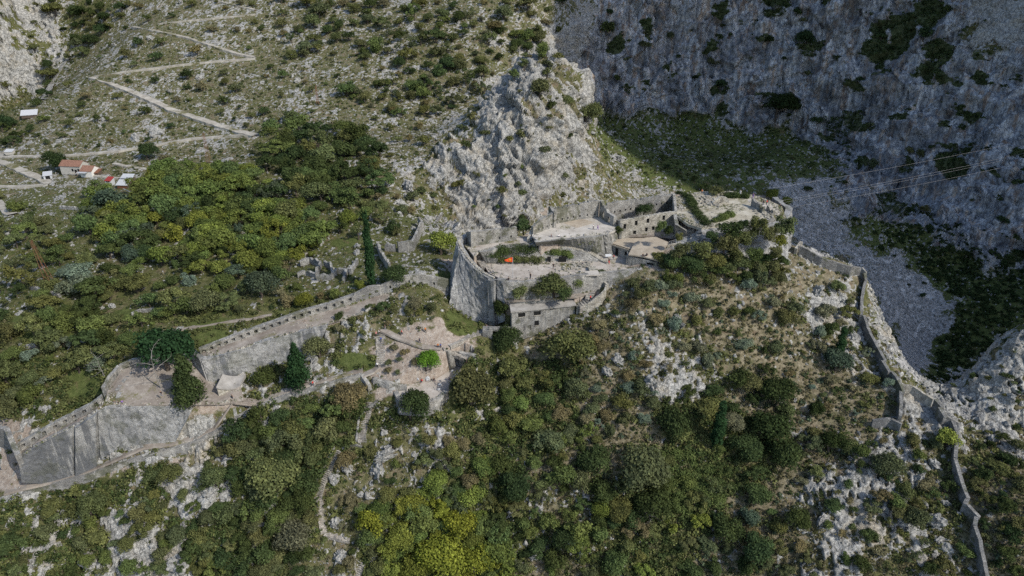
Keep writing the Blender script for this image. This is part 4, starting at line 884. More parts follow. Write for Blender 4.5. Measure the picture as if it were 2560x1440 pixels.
# ================================================================ LONG CRENELLATED WALL AND REVETMENTS, LEFT
WA = [PD(1122,727,191.5), PD(1050,729,190.5), PD(1000,736,189.5), PD(955,742,188.8), PD(925,752,188), PD(888,765,186.5), PD(825,778,184.5), PD(765,799,182.6), PD(690,823,180.3), PD(613,851,177.5), PD(503,893,173.8)]
for p in WA:
    p.z = max(p.z, hz(p.x, p.y) - .1)
polywall('loophole_wall', 'high plain parapet with sparse loopholes joining the west bastion', WA[:6], [3.4, 3.2, 3.1, 2.8, 2.6, 2.3], .8, M_WALL, (4.2, .5, .8, 1.7), jag=.08, foot=2.5)
polywall('crenellated_wall', 'long parapet with a close row of square embrasures above the stained revetment', WA[5:], [2.2, 2.2, 2.2, 2.2, 2.2, 2.2], 1.3, M_WALL, (1.75, .9, .7, 1.7), jag=.03, foot=2.5)
ra_t = [PD(503,897,170.6), PD(530,893,171.2), PD(613,869,174), PD(665,851,175.4), PD(720,835,177), PD(770,821,178.4), PD(820,809,180)]
ra_b = [below(G(526,957),.8), below(G(548,955),.8), below(G(620,930),.8), below(G(668,916),.8), below(G(722,905),.8), below(G(762,880),.8), below(G(800,845),.8)]
for a, b_ in zip(ra_t, ra_b): b_.y = min(b_.y, a.y - .6); b_.y = max(b_.y, a.y - 2.2)
loft('revetment_wall', 'high grey revetment with dark vertical stains below the row of embrasures', ra_t, ra_b, M_REV, 1.0, .1, 'wall', 31, 12, per=6)
loft('end_wall', 'dark narrow end wall beside the big conifer closing the long parapet', [PD(471,866,178.5), PD(486,882,174.5), PD(503,896,170.7)], [PD(478,900,177), PD(497,930,174), below(G(524,958),.5)], M_REV, .9, .08, 'wall', 33, 8, per=5)
mb = MB()
for i in range(26):
    t = i / 25; 
floor_obj('wall_walk', [p + Vector((0,0,.03)) for p in P_WA], M_SOIL, .3)
floor_obj('plaza', [p + Vector((0,0,.02)) for p in P_PB], M_SOIL, .3)
floor_obj('wall_walk', [p + Vector((0,0,.02)) for p in P_RB], M_SOIL, .3)
# revetment B, the big grey face
rb_t = [PD(46,1147,158.0), PD(95,1112,159.2), PD(144,1087,160), PD(200,1058,160.6), PD(240,1030,161), PD(272,1017,161.3)]
rb_b = [PD(54,1203,157.0), PD(100,1207,157.2), PD(150,1200,158.6), PD(200,1192,160.2), PD(240,1180,161.5), PD(298,1156,163.5)]
def plumb(t_, b_pix, out=1.2):           # foot of a face: under the top line, stepped out by the batter
    r_ = []
    for t, (bx_, by_) in zip(t_, b_pix): r_.append(PY(bx_, by_, t.y - out))
    return r_
rb_b = plumb(rb_t, ((54,1203),(100,1207),(150,1200),(200,1192),(245,1180),(299,1158)))
loft('revetment_wall', 'leftmost huge revetment face with dark drip stains above the path', rb_t, rb_b, M_REV, 1.2, .1, 'wall', 41, 14, per=6)
rc_t = [PD(272,1017,161.3), PD(330,1017,162.2), PD(390,1015,162.8), PD(451,1014,163.2), PD(480,1025,164)]
rc_b = plumb(rc_t, ((299,1158),(345,1143),(395,1126),(436,1110),(462,1060)))
loft('revetment_wall', 'plain grey revetment face below the tree plaza meeting the stained one at an edge', rc_t, rc_b, M_BAST, 1.2, .1, 'wall', 43, 14, per=6)
mb = MB(); cp_ = resample(rb_t + rc_t[1:], 1.0)
for p, q_ in zip(cp_[:-1], cp_[1:]):
    c = (p + q_) / 2; mb.box((c.x, c.y + .25, c.z + .03 + random.uniform(-.03, .05)), ((q_ - p).length / 2, .32, .16), math.atan2(q_.y - p.y, q_.x - p.x))
tag(mb.build('rim_coping', M_DRY), 'line of pale coping stones on top of the two big revetments', 'coping')
WB1 = [PD(374,912,174), PD(335,922,172.5), PD(307,935,171), PD(285,962,168.6), PD(268,990,166.4)]
polywall('crenellated_wall', 'angled parapet with embrasures around the plaza under the bare tree', WB1, [2.4, 2.5, 2.5, 2.6, 2.4], .9, M_WALL, (2.0, .7, .7, 1.4), jag=.05, foot=2.5)
polywall('inner_ledge', 'low broken inner ledge in front of the angled parapet', [PD(372,926,172), PD(330,945,170), PD(300,985,166), PD(290,1000,164)], [1.1, 1.2, 1.0, .7], 1.0, M_DRY, (2.4, .7, .2, .8), jag=.15)
WB2 = [PD(258,1010,164.5), PD(228,1032,164.6), PD(200,1046,164.2), PD(155,1070,163.4), PD(100,1100,162.3), PD(49,1132,161.5)]
polywall('crenellated_wall', 'lower crenellated parapet descending to the left edge beside the olive trees', WB2, [2.1] * 6, 1.2, M_WALL, (1.8, .85, .7, 1.6), jag=.05, foot=2.5)
polywall('gate_wall', 'tall weathered wall standing at the left edge above the dirt forecourt', [PD(-12,1105,166), PD(25,1110,164), PD(48,1165,158)], [4.6, 4.4, 3.0], 1.1, M_WALL, jag=.15, foot=3)
# --- the walled path that climbs below the revetments
PW = [(-30,1262),(0,1252),(60,1238),(120,1222),(180,1203),(240,1187),(300,1165),(360,1144),(420,1127),(484,1116),(530,1090),(580,1058),(640,1018),(700,995),(760,980),(830,962),(905,940)]
pw = [G(a, b_) for a, b_ in PW]
for i in range(1, len(pw) - 1): pw[i] = (pw[i-1] + pw[i] * 2 + pw[i+1]) / 4
pt_ = [p + Vector((0, 0, .8)) for p in pw]; hgt = [4.2, 4.2, 4.0, 3.6, 3.2, 2.8, 2.4, 2.2, 2.0, 2.4, 2.6, 2.8, 2.8, 3.0, 3.0, 2.8, 2.8]
pb_ = [Vector((p.x, p.y - .5, p.z - h_)) for p, h_ in zip(pt_, hgt)]
loft('path_wall', 'long low retaining wall carrying the footpath up below the great revetments', pt_, pb_, M_WALL, .55, .06, 'wall', 51, 5, per=4)
up = [Vector((p.x, p.y + 1.7, max(p.z, hz(p.x, p.y + 1.7)) + .05)) for p in pw]
ribbon('footpath', up[1:], 2.4, M_SOIL, .5, .05)
# gate recess and second stretch
loft('path_wall', 'short retaining wall dropping from the path into the stair gap', [G(905,941)+Vector((0,0,.9)), G(925,975)+Vector((0,0,1.2))], [G(905,955)-Vector((0,0,2)), G(925,985)-Vector((0,0,2))], M_WALL, .5, .05, 'wall', 52, 4)
g1 = [G(935,955), G(975,965), G(1018,975)]; loft('path_wall', 'short grey wall right of the stair gap below the shrubby knoll', [p + Vector((0,0,1.2)) for p in g1], [Vector((p.x, p.y - .4, p.z - 1.6)) for p in g1], M_WALL, .6, .06, 'wall', 53, 4)
k0 = [P_RT[0], P_RT[1], P_RT[2], P_RT[3], P_RT[4], P_RT[5], P_RT[6]]
loft('terrace_wall', 'pale curved retaining wall around the rest terrace with the white bags', [p + Vector((0,0,.5)) for p in k0], [Vector((p.x, p.y - .8, p.z - 2.8)) for p in k0], M_WALL, .7, .1, 'wall', 54, 6, per=5)
floor_obj('rest_terrace', P_RT, M_FLOOR, .5)
loft('terrace_wall', 'small grey retaining wall under the crossing of paths by the dark visitor', [G(1115,885)+Vector((0,0,.8)), G(1140,884)+Vector((0,0,.8)), G(1190,893)+Vector((0,0,.6))], [G(1122,922), G(1145,915), G(1190,905)-Vector((0,0,.5))], M_WALL, .6, .08, 'wall', 55, 5)
# steps of the crossing
stairs('stone_stairs', 'flight of stone steps climbing beside the grassy bank', [G(950,915), G(952,885), G(950,845), G(958,822)], 2.2, M_STEP, rise=.3)
stairs('stone_stairs', 'broad broken steps rising from the path crossing to the footbridge', [G(1120,862), G(1160,842), G(1200,830), PY(1222,823,158.6)], 2.4, M_STEP, rise=.25)
stairs('stone_stairs', 'pale stepped path leading down right from the crossing', [G(1105,868), G(1140,880), G(1200,905)], 2.6, M_STEP, rise=.25)
for pp in ([(640,1008),(590,1000),(540,995),(500,985)], [(905,936),(930,925),(945,912)], [(958,822),(985,835),(1020,850),(1060,862),(1105,866)]):
    ribbon('footpath', [G(*q_) for q_ in pp], 2.6, M_SOIL, .4, .12)
# small vaulted shelter in front of the revetment
vh = empty('stone_hut', G(580,992)); tag(vh, 'small half-buried stone hut with curved roof and dark opening below the revetment', 'hut')
a0 = G(548,993); a1 = G(606,990); Lh = (a1 - a0).length; wm = MB(); panel(wm, a0, a1, 2.4, 2.6, .5, [(Lh*.6, Lh*.93, .2, 1.9)], .03, False, 1.0); rel(wm.build('front_wall', M_PALE, vh), vh)
vs = []; fs = []
for i in range(9):
    t = i / 8; p = a0.lerp(a1, t); z = p.z + 2.5 + .7 * (2*t-1) ** 2; vs += [(p.x, p.y - .3, z), (p.x, p.y + 4.2, z + .7), (p.x, p.y - .3, z - .35), (p.x, p.y + 4.2, z - .5)]
for i in range(8):
    a = i * 4; fs += [(a, a+4, a+5, a+1), (a+2, a+3, a+7, a+6), (a, a+2, a+6, a+4), (a+1, a+5, a+7, a+3)]
fs += [(0,1,3,2), (32,34,35,33)]; rel(mesh('roof', vs, fs, M_GREYROOF, vh), vh)
# ================================================================ RIDGE WALLS, RIGHT
def ground_wall(name, label, pix, h, th, mat, drop=22, group=None, jag=.07, foot=1.6, niches=None):
    return polywall(name, label, [G(a, b_ + drop) for a, b_ in pix], h, th, mat, niches, group, jag, foot)
def rwall(name, label, pix, h, th, mat):                            # top line seen in the picture, wall stands straight down from it
    P = []
    for a, b_ in pix:
        g = G(a - 3, b_ + 20); P.append(Vector((g.x, g.y, g.z)))
    for i in range(1, len(P) - 1): P[i].z = (P[i-1].z + 2 * P[i].z + P[i+1].z) / 4
    return polywall(name, label, P, h, th, mat, jag=.06, foot=2.2, step=.9)
rwall('ridge_wall', 'upper ridge wall snaking down from the castle tip beside the scree valley', [(1998,618),(2025,632),(2053,648),(2090,660),(2126,674),(2135,668),(2152,671),(2163,685),(2166,702),(2160,725),(2157,745),(2154,792),(2163,820),(2175,847),(2190,875),(2206,904),(2224,932),(2242,957),(2252,982),(2253,1015),(2251,1045)], 2.9, .75, M_RIDGE)
rwall('cross_wall', 'short cross wall branching left at the foot of the upper ridge wall', [(2180,1052),(2205,1046),(2225,1047),(2250,1060)], 2.4, .7, M_RIDGE)
rwall('cross_wall', 'pale cross wall linking the two ridge walls above the saddle', [(2246,963),(2279,965),(2303,983),(2328,1000)], 2.6, .7, M_PALE)
rwall('ridge_wall', 'lower ridge wall winding down to the bottom right edge of the picture', [(2330,1002),(2347,1024),(2364,1043),(2380,1060),(2392,1080),(2391,1110),(2388,1150),(2398,1195),(2408,1225),(2419,1250),(2410,1268),(2425,1285),(2440,1297),(2436,1318),(2448,1355),(2452,1380),(2460,1415),(2466,1446)], 3.0, .8, M_RIDGE)
polywall('ridge_wall', 'pale stub where the upper ridge wall starts below the castle tip', [G(1990,640), G(2003,625)], [2.4, 2.6], .8, M_PALE, foot=2)
# ================================================================ STAIR PATHS ON THE FRONT SLOPE
def pixg(L_): return [G(a, b_) for a, b_ in L_]
stairs('stone_stairs', 'long winding stone stairway with a low wall on the dark front slope', pixg([(845,1125),(825,1165),(803,1210),(795,1240),(803,1290),(812,1332),(875,1348)]), 1.9, M_STEP, rise=.28)
polywall('stair_wall', 'low pale wall following the upper part of the winding stairway', pixg([(838,1122),(815,1165),(795,1205),(786,1238)]), .7, .45, M_DRY, jag=.08)
stairs('stone_stairs', 'overgrown steps between scrub just below the path gate', pixg([(925,1005),(915,1045),(906,1080),(905,1106)]), 2.0, M_STEP, rise=.3)
polywall('stair_wall', 'thin dry wall along the overgrown steps under the path gate', pixg([(945,1008),(912,1032),(900,1050),(894,1105)]), .8, .45, M_DRY, jag=.1)
polywall('stair_wall', 'short curved dry wall to the right of the winding stairway head', pixg([(856,1126),(875,1118),(905,1121)]), .7, .5, M_DRY, jag=.1)
stairs('stone_stairs', 'dark short stair at the bottom edge between white rocks', pixg([(905,1405),(890,1445)]), 2.0, M_STEP, rise=.3)
# ================================================================ MOUNTAIN SWITCHBACK AND VALLEY PATHS
def leg(pix, wd=2.6, side=1.6): return ribbon('footpath', pixg(pix), wd * .92, M_PATH, side, .45)
leg([(-20,395),(40,392),(130,392),(200,388),(300,378),(400,362),(480,348),(560,342),(638,338)], 2.6, 1.2)
leg([(640,340),(600,330),(540,312),(480,292),(430,275),(380,252),(330,230),(280,210),(232,194)], 4.4, 2.6)
leg([(236,192),(300,182),(380,172),(460,162),(540,154),(600,150),(640,146)], 3.2, 2.0)
leg([(636,144),(590,134),(540,118),(480,98),(430,86),(380,76),(335,68)], 3.2, 2.0)
leg([(400,60),(470,52),(540,46),(600,40),(640,36)], 2.2, 1.0)
leg([(640,26),(580,12),(540,2),(500,-8)], 2.6, 1.4)
leg([(-20,400),(20,412),(60,430),(100,447),(124,460)], 4.0, 1.8)
leg([(124,462),(80,466),(40,468),(-10,467)], 2.2, 1.0)
leg([(-10,505),(14,525),(32,538)], 4.0, 1.4)
leg([(170,434),(220,438),(270,445),(300,447)], 1.6, .5)
leg([(285,410),(320,418),(370,424)], 1.6, .4)
ribbon('footpath', pixg([(400,832),(440,826),(480,818),(560,806),(640,794),(680,786)]), 1.0, M_SOIL, .3, .1)
tag(ribbon('dry_wall', pixg([(110,250),(130,210),(155,165),(190,120),(230,95)]), 3.0, M_DRY, 1.5, .5), 'wide rubble wall descending beside the ravine at the upper left', 'wall', kind=None)
for o in COL.objects:
    if o.name.startswith('dry_wall') and 'kind' in o: del o['kind']
def dryw(label, pix, h=1.1, name='dry_wall', group=None): polywall(name, label, pixg(pix), h, .7, M_DRY, jag=.25, group=group)
dryw('ruined field house with crumbling pale walls left of the tall cypress', [(752,668),(775,660),(800,668),(790,690)], 1.9)
dryw('thick pale wall stub in the middle of the field ruins left of the cypress', [(745,695),(765,690),(790,697)], 1.6)
dryw('broad pale wall of the field ruins nearest to the tall cypress', [(810,668),(826,672),(830,698)], 1.8)
dryw('long low wall running from the field ruins towards the tall cypress', [(792,702),(830,700),(845,684),(880,686),(897,658)], 1.6)
dryw('short wall stub below the field ruins', [(856,708),(864,684)], 1.5)
dryw('left wall of the ruined enclosure right of the tall cypress', [(942,622),(950,645),(960,662),(972,680)], 2.6, 'enclosure_wall')
dryw('pale wall piece with a gap across the ruined enclosure', [(962,628),(988,630)], 2.2, 'enclosure_wall')
dryw('tall curving wall on the right side of the ruined enclosure', [(997,632),(1035,628),(1046,605),(1056,580),(1045,565)], 3.4, 'enclosure_wall')
dryw('narrow rubble wall on the dry slope below the bluff', [(1078,578),(1095,555),(1108,535)], 1.0)
dryw('terrace wall on the meadow above the crenellated parapet', [(330,790),(355,782),(385,780)], 1.0)
dryw('curved terrace wall around a small green plot', [(45,832),(80,825),(105,838)], 1.0)
dryw('dark dry wall beside the olive trees of the lower meadow', [(75,725),(110,732),(148,745)], 1.1)
dryw('low terrace wall under the small garden by the farmhouse', [(150,523),(190,526),(225,528)], 1.2)
dryw('dry wall fragment between two garden plots', [(110,843),(125,852),(135,862)], .9)
dryw('pale terrace wall at the lower edge of the small green plot', [(48,868),(70,872),(90,868)], 1.1)
# ================================================================ FARMHOUSE AND SHEDS
def gable(name, label, pix, wx_, wy_, h, rz, roofm, wallm, rh=1.2, cat='house', over=.25, lean=False):
    g = G(*pix); e = empty(name, (g.x, g.y, g.z - .3), rz); tag(e, label, cat); m_ = MB(); a, b_ = wx_/2, wy_/2
    if lean:
        m_.add([(-a,-b_,0),(a,-b_,0),(a,b_,0),(-a,b_,0),(-a,-b_,h),(a,-b_,h),(a,b_,h+rh),(-a,b_,h+rh)], [(0,1,5,4),(1,2,6,5),(2,3,7,6),(3,0,4,7)])
        o_ = over; r_ = MB(); z0 = h - rh*o_/wy_; z1 = h+rh+rh*o_/wy_
        r_.add([(-a-o_,-b_-o_,z0+.02),(a+o_,-b_-o_,z0+.02),(a+o_,b_+o_,z1+.02),(-a-o_,b_+o_,z1+.02),(-a-o_,-b_-o_,z0+.14),(a+o_,-b_-o_,z0+.14),(a+o_,b_+o_,z1+.14),(-a-o_,b_+o_,z1+.14)], [(0,3,2,1),(4,5,6,7),(0,1,5,4),(1,2,6,5),(2,3,7,6),(3,0,4,7)])
    else:
        m_.add([(-a,-b_,0),(a,-b_,0),(a,b_,0),(-a,b_,0),(-a,-b_,h),(a,-b_,h),(a,b_,h),(-a,b_,h),(-a,0,h+rh),(a,0,h+rh)], [(0,1,5,4),(2,3,7,6),(1,2,6,9,5),(3,0,4,8,7)])
        o_ = over; r_ = MB()
        for s_ in (-1, 1):
            y1 = s_*(b_+o_); z1 = h - rh*o_/b_; r_.add([(-a-o_,0,h+rh+.03),(a+o_,0,h+rh+.03),(a+o_,y1,z1+.03),(-a-o_,y1,z1+.03),(-a-o_,0,h+rh+.18),(a+o_,0,h+rh+.18),(a+o_,y1,z1+.18),(-a-o_,y1,z1+.18)], [(0,1,2,3),(4,7,6,5),(0,4,5,1),(1,5,6,2),(2,6,7,3),(3,7,4,0)])
    m_.build('walls', wallm, e); r_.build('roof', roofm, e)
    return e, a, b_, h
M_HOUSE = simple('house_plaster', (.40, .38, .34), .9, .2, 1.5)
M_LIME = simple('limewash', (.62, .60, .56), .85, .12, 1.5)
e, a, b_, h = gable('farmhouse', 'old farmhouse with faded terracotta roof half hidden by a dark tree', (190,430), 8.8, 5.4, 3.6, -.12, M_TILE, M_HOUSE, 1.6)
for x in (1.0, 3.6): MB().box((x, -b_-.01, 2.0), (.4, .05, .55)).build('window', M_DARK, e)
MB().box((2.3, -b_-.01, 1.1), (.5, .05, 1.1)).build('door', M_DARK, e)
e, a, b_, h = gable('farmhouse_annex', 'small annex with brighter orange tiled roof and white gable beside the farmhouse', (228,437), 5.0, 5.2, 2.5, -.12, M_TILE, M_LIME, 1.6, over=.15)
MB().box((-1.0, -b_-.9, 2.3), (1.9, .9, .06)).build('canopy', M_WHITE, e); MB().box((-.8, -b_-.03, 1.0), (.6, .06, 1.0)).build('door', M_METAL, e)
e, a, b_, h = gable('lean_to', 'dark rusty lean-to shed against the annex', (244,437), 2.6, 3.0, 1.5, -.12, M_RUST, M_WOOD, .8, 'shed', .2, True)
e, a, b_, h = gable('toilet_hut', 'tiny white hut with a bright red roof', (277,462), 2.5, 2.2, 2.2, -.25, M_REDP, M_WHITE, .9, 'hut', .15, True)
MB().box((-.4, -b_-.01, 1.9), (.25, .04, .2)).build('window', M_DARK, e); MB().box((.35, -b_-.01, 1.9), (.25, .04, .2)).build('window', M_DARK, e)
e, a, b_, h = gable('white_shed', 'low shed with stepped white sheet roof next to the red-roofed hut', (317,465), 4.2, 5.6, 1.6, -.1, M_WHITE, M_WOOD, 2.4, 'shed', .3, True)
MB().box((.3, 1.0, 3.45), (2.2, 1.2, .06)).build('roof_sheet', M_WHITE, e); MB().box((0, -b_-.02, .9), (1.9, .06, .8)).build('shutter', M_RUST, e)
e, a, b_, h = gable('metal_shed', 'small grey metal shed left of the dark tree by the farmhouse', (122,446), 3.0, 3.0, 1.9, .45, M_METAL, M_METAL, .8, 'shed', .2, True)
MB().box((0, -b_-.01, 1.0), (.8, .05, .9)).build('door', M_DARK, e)
e, a, b_, h = gable('white_shed', 'long white sheet-metal shelter at the edge of the upper left ravine', (76,292), 6.8, 3.4, 1.6, .35, M_WHITE, M_WOOD, 1.6, 'shed', .3, True)
e, a, b_, h = gable('metal_shed', 'tiny pale shelter on the slope at the left edge above the farmhouse', (26,384), 3.2, 2.2, 1.4, .1, M_WHITE, M_HOUSE, .6, 'shed', .2, True)
mb = MB(); p0, p1 = G(310,478), G(345,495); mb.tube([p0 + Vector((0,0,1)), p1 + Vector((0,0,1))], [.12, .12], 6); tag(mb.build('water_pipe', M_METAL), 'pale pipe running downhill into the yellow-green trees', 'pipe')
# rusty pylons and cables
def pylon(pix, h, label, lean=0):
    g = G(*pix); mb = MB(); wb_ = h * .06
    for sx in (-1, 1):
        for sy in (-1, 1): mb.tube([(g.x + sx*wb_, g.y + sy*wb_, g.z - .5), (g.x + sx*wb_*.25 + lean, g.y + sy*wb_*.25, g.z + h)], [.07, .05], 4)
    n = 9
    for i in range(n):
        t0, t1 = i / n, (i + 1) / n; w0, w1 = wb_ * (1 - .75*t0), wb_ * (1 - .75*t1); s_ = 1 if i % 2 else -1
        for sy in (-1, 1): mb.tube([(g.x + s_*w0 + lean*t0, g.y + sy*w0, g.z + h*t0), (g.x - s_*w1 + lean*t1, g.y + sy*w1, g.z + h*t1)], [.04, .04], 3)
    tag(mb.build('lattice_mast', M_RUST), label, 'mast', 'old lattice masts')
pylon((527,425), 15, 'rusty lattice mast on the rocky slope above the yellow-green trees'); pylon((795,262), 9, 'small rusty lattice mast high on the middle of the mountain slope'); pylon((128,712), 14, 'thin rusty lattice mast among the olive trees at the left', -1.5)
def cable(label, P0, P1, sag, r=.028):
    mb = MB(); P0 = Vector(P0); P1 = Vector(P1); pts = []
    for i in range(25):
        t = i / 24; p = P0.lerp(P1, t); p.z -= sag * 4 * t * (1 - t); pts.append(p)
    mb.tube(pts, [r] * 25, 4); tag(mb.build('power_cable', M_CABLE), label, 'cable', 'cables spanning the gorge')
cable('topmost thin cable crossing in front of the shaded cliff', PY(1935,470,218), PY(2700,322,262), 1.0)
cable('upper of the two close parallel cables over the gorge', PY(1945,503,216), PY(2700,350,262), 1.2)
cable('lower of the two close parallel cables over the gorge', PY(1948,508,216), PY(2700,356,262), 1.2)
cable('lowest cable over the gorge, ending right of the castle tip', PY(1965,520,214), PY(2700,374,262), 1.2)

# ================================================================ RUBBLE AND WEEDS ON THE CASTLE FLOORS
def poly_scatter(P, n, rs_):
    xs = [p[0] for p in P]; ys = [p[1] for p in P]; out = []
    while len(out) < n:
        x, y = rs_.uniform(min(xs), max(xs)), rs_.uniform(min(ys), max(ys))
        if in_poly(np.array([x]), np.array([y]), P)[0]: out.append((x, y))
    return out
rs = np.random.RandomState(41); sp_ = []
def edge_pts(P, n):
    out = []
    for _ in range(n):
        i = rs.randint(len(P)); a, b_ = P[i], P[(i+1) % len(P)]; t = rs.random_sample(); c_ = sum((Vector(p) for p in P), Vector()) / len(P); p = Vector(a).lerp(Vector(b_), t); p = p.lerp(c_, .03 + .12 * rs.random_sample() ** 2); out.append((p.x, p.y, p.z))
    return out
for P, n in ((P_T1, 150), (P_T2, 60), (P_T3, 50), (P_T4, 420), (P_T3B, 60), (P_PB, 160), (P_RT, 60), (P_WA, 200), (P_RB, 60)):
    for x, y in poly_scatter(P, n // 2, rs): sp_.append((x, y, float(poly_h(x, y, P)), rs.uniform(.06, .22)))
    for x, y, z in edge_pts(P, n): sp_.append((x, y, z, rs.uniform(.08, .34)))
for a, b_, r_, n in ((1765,500,20,90),(1790,507,14,60),(1700,520,10,30),(1920,540,16,60),(1460,663,14,40),(1425,668,26,40),(1890,525,10,40)):
    Zp = T4 if b_ < 600 else T1
    for _ in range(n): p = PZ(a + rs.normal() * r_ * .6, b_ + rs.normal() * r_ * .35, Zp); sp_.append((p.x, p.y, p.z, rs.uniform(.12, .5)))
mbr = MB(); rr = random.Random(3)
for x, y, z, s_ in sp_: mbr.box((x, y, z + s_ * .25), (s_ * rr.uniform(.6, 1.2), s_ * rr.uniform(.5, 1.1), s_ * rr.uniform(.4, .9)), rr.uniform(0, 3.1), rr.uniform(.55, .95))
tag(mbr.build('fallen_stones', M_PALE), 'small fallen stones littering the castle floors and wall walks', 'rubble', kind='stuff')
# ================================================================ TREES AND SHRUBS
VR = random.Random(11)
TREE_LABEL = {'M': 'light yellowish green', 'D': 'dark green', 'O': 'olive green', 'G': 'fresh green', 'Y': 'yellow-green', 'A': 'golden autumn', 'B': 'blue-green', 'W': 'dry brownish', 'L': 'bright lime green', 'E': 'dull olive', 'S': 'grey-green', 'K': 'near-black', 'T': 'rusty brown'}
PLACED = []
def tree_at(pxx, pyy, rpx, pal, label, key=None, name=None, group=None, zs=1.0, cat=None, gpy=None, fix=None):
    """crown centre and radius as surveyed; the foot is the ground under the crown"""
    g = dg_ if (dg_ := (PZ(pxx, pyy + rpx * .5, fix) if fix and fix < 150 else PD(pxx, pyy + rpx * .5, fix) if fix else None)) else G(pxx, pyy + rpx * .62 if gpy is None else gpy); d = proj(g.x, g.y, g.z)[2]; r = rpx * d / F * 1.3
    PLACED.append((pxx, pyy, rpx))
    if fix and fix > 150:
        r *= .82
        return plant('bush', 'bush', (g.x, g.y, g.z - r * .1), r, 'ball', pal, label, group, zs=1.05, lift=.45, rr=VR)
    if key is None: key = 'big' if r > 3.6 else ('tree' if r > 1.7 else 'shrub')
    nm = name or ('tree' if r > 2.75 else 'bush' if r > 1.7 else 'shrub')
    return plant(nm, cat or nm.replace('_', ' '), g, r, key, pal, label, group, zs=zs, rr=VR)
FIX = {(1410,738): 114.2, (1365,708): 114.2, (1385,722): 114.2, (1345,728): 114.2, (1442,714): 114.2, (1300,738): 114.2, (1825,572): 187.5, (1895,565): 189, (1962,560): 190, (1810,608): 186.5, (1752,618): 186, (1700,625): 185, (1938,625): 189, (1950,600): 190, (1222,722): 190, (1780,590): 186.5, (1862,592): 188, (1925,582): 189.5, (1885,632): 188, (1835,635): 187, (1858,560): 189, (1252,765): 185, (1224,641): 118.1, (1309,574): 122.4, (1650,565): 191, (1672,575): 191.5, (1547,572): 188.5, (1697,590): 190, (1513,606): 119.5, (1610,530): 124.5}
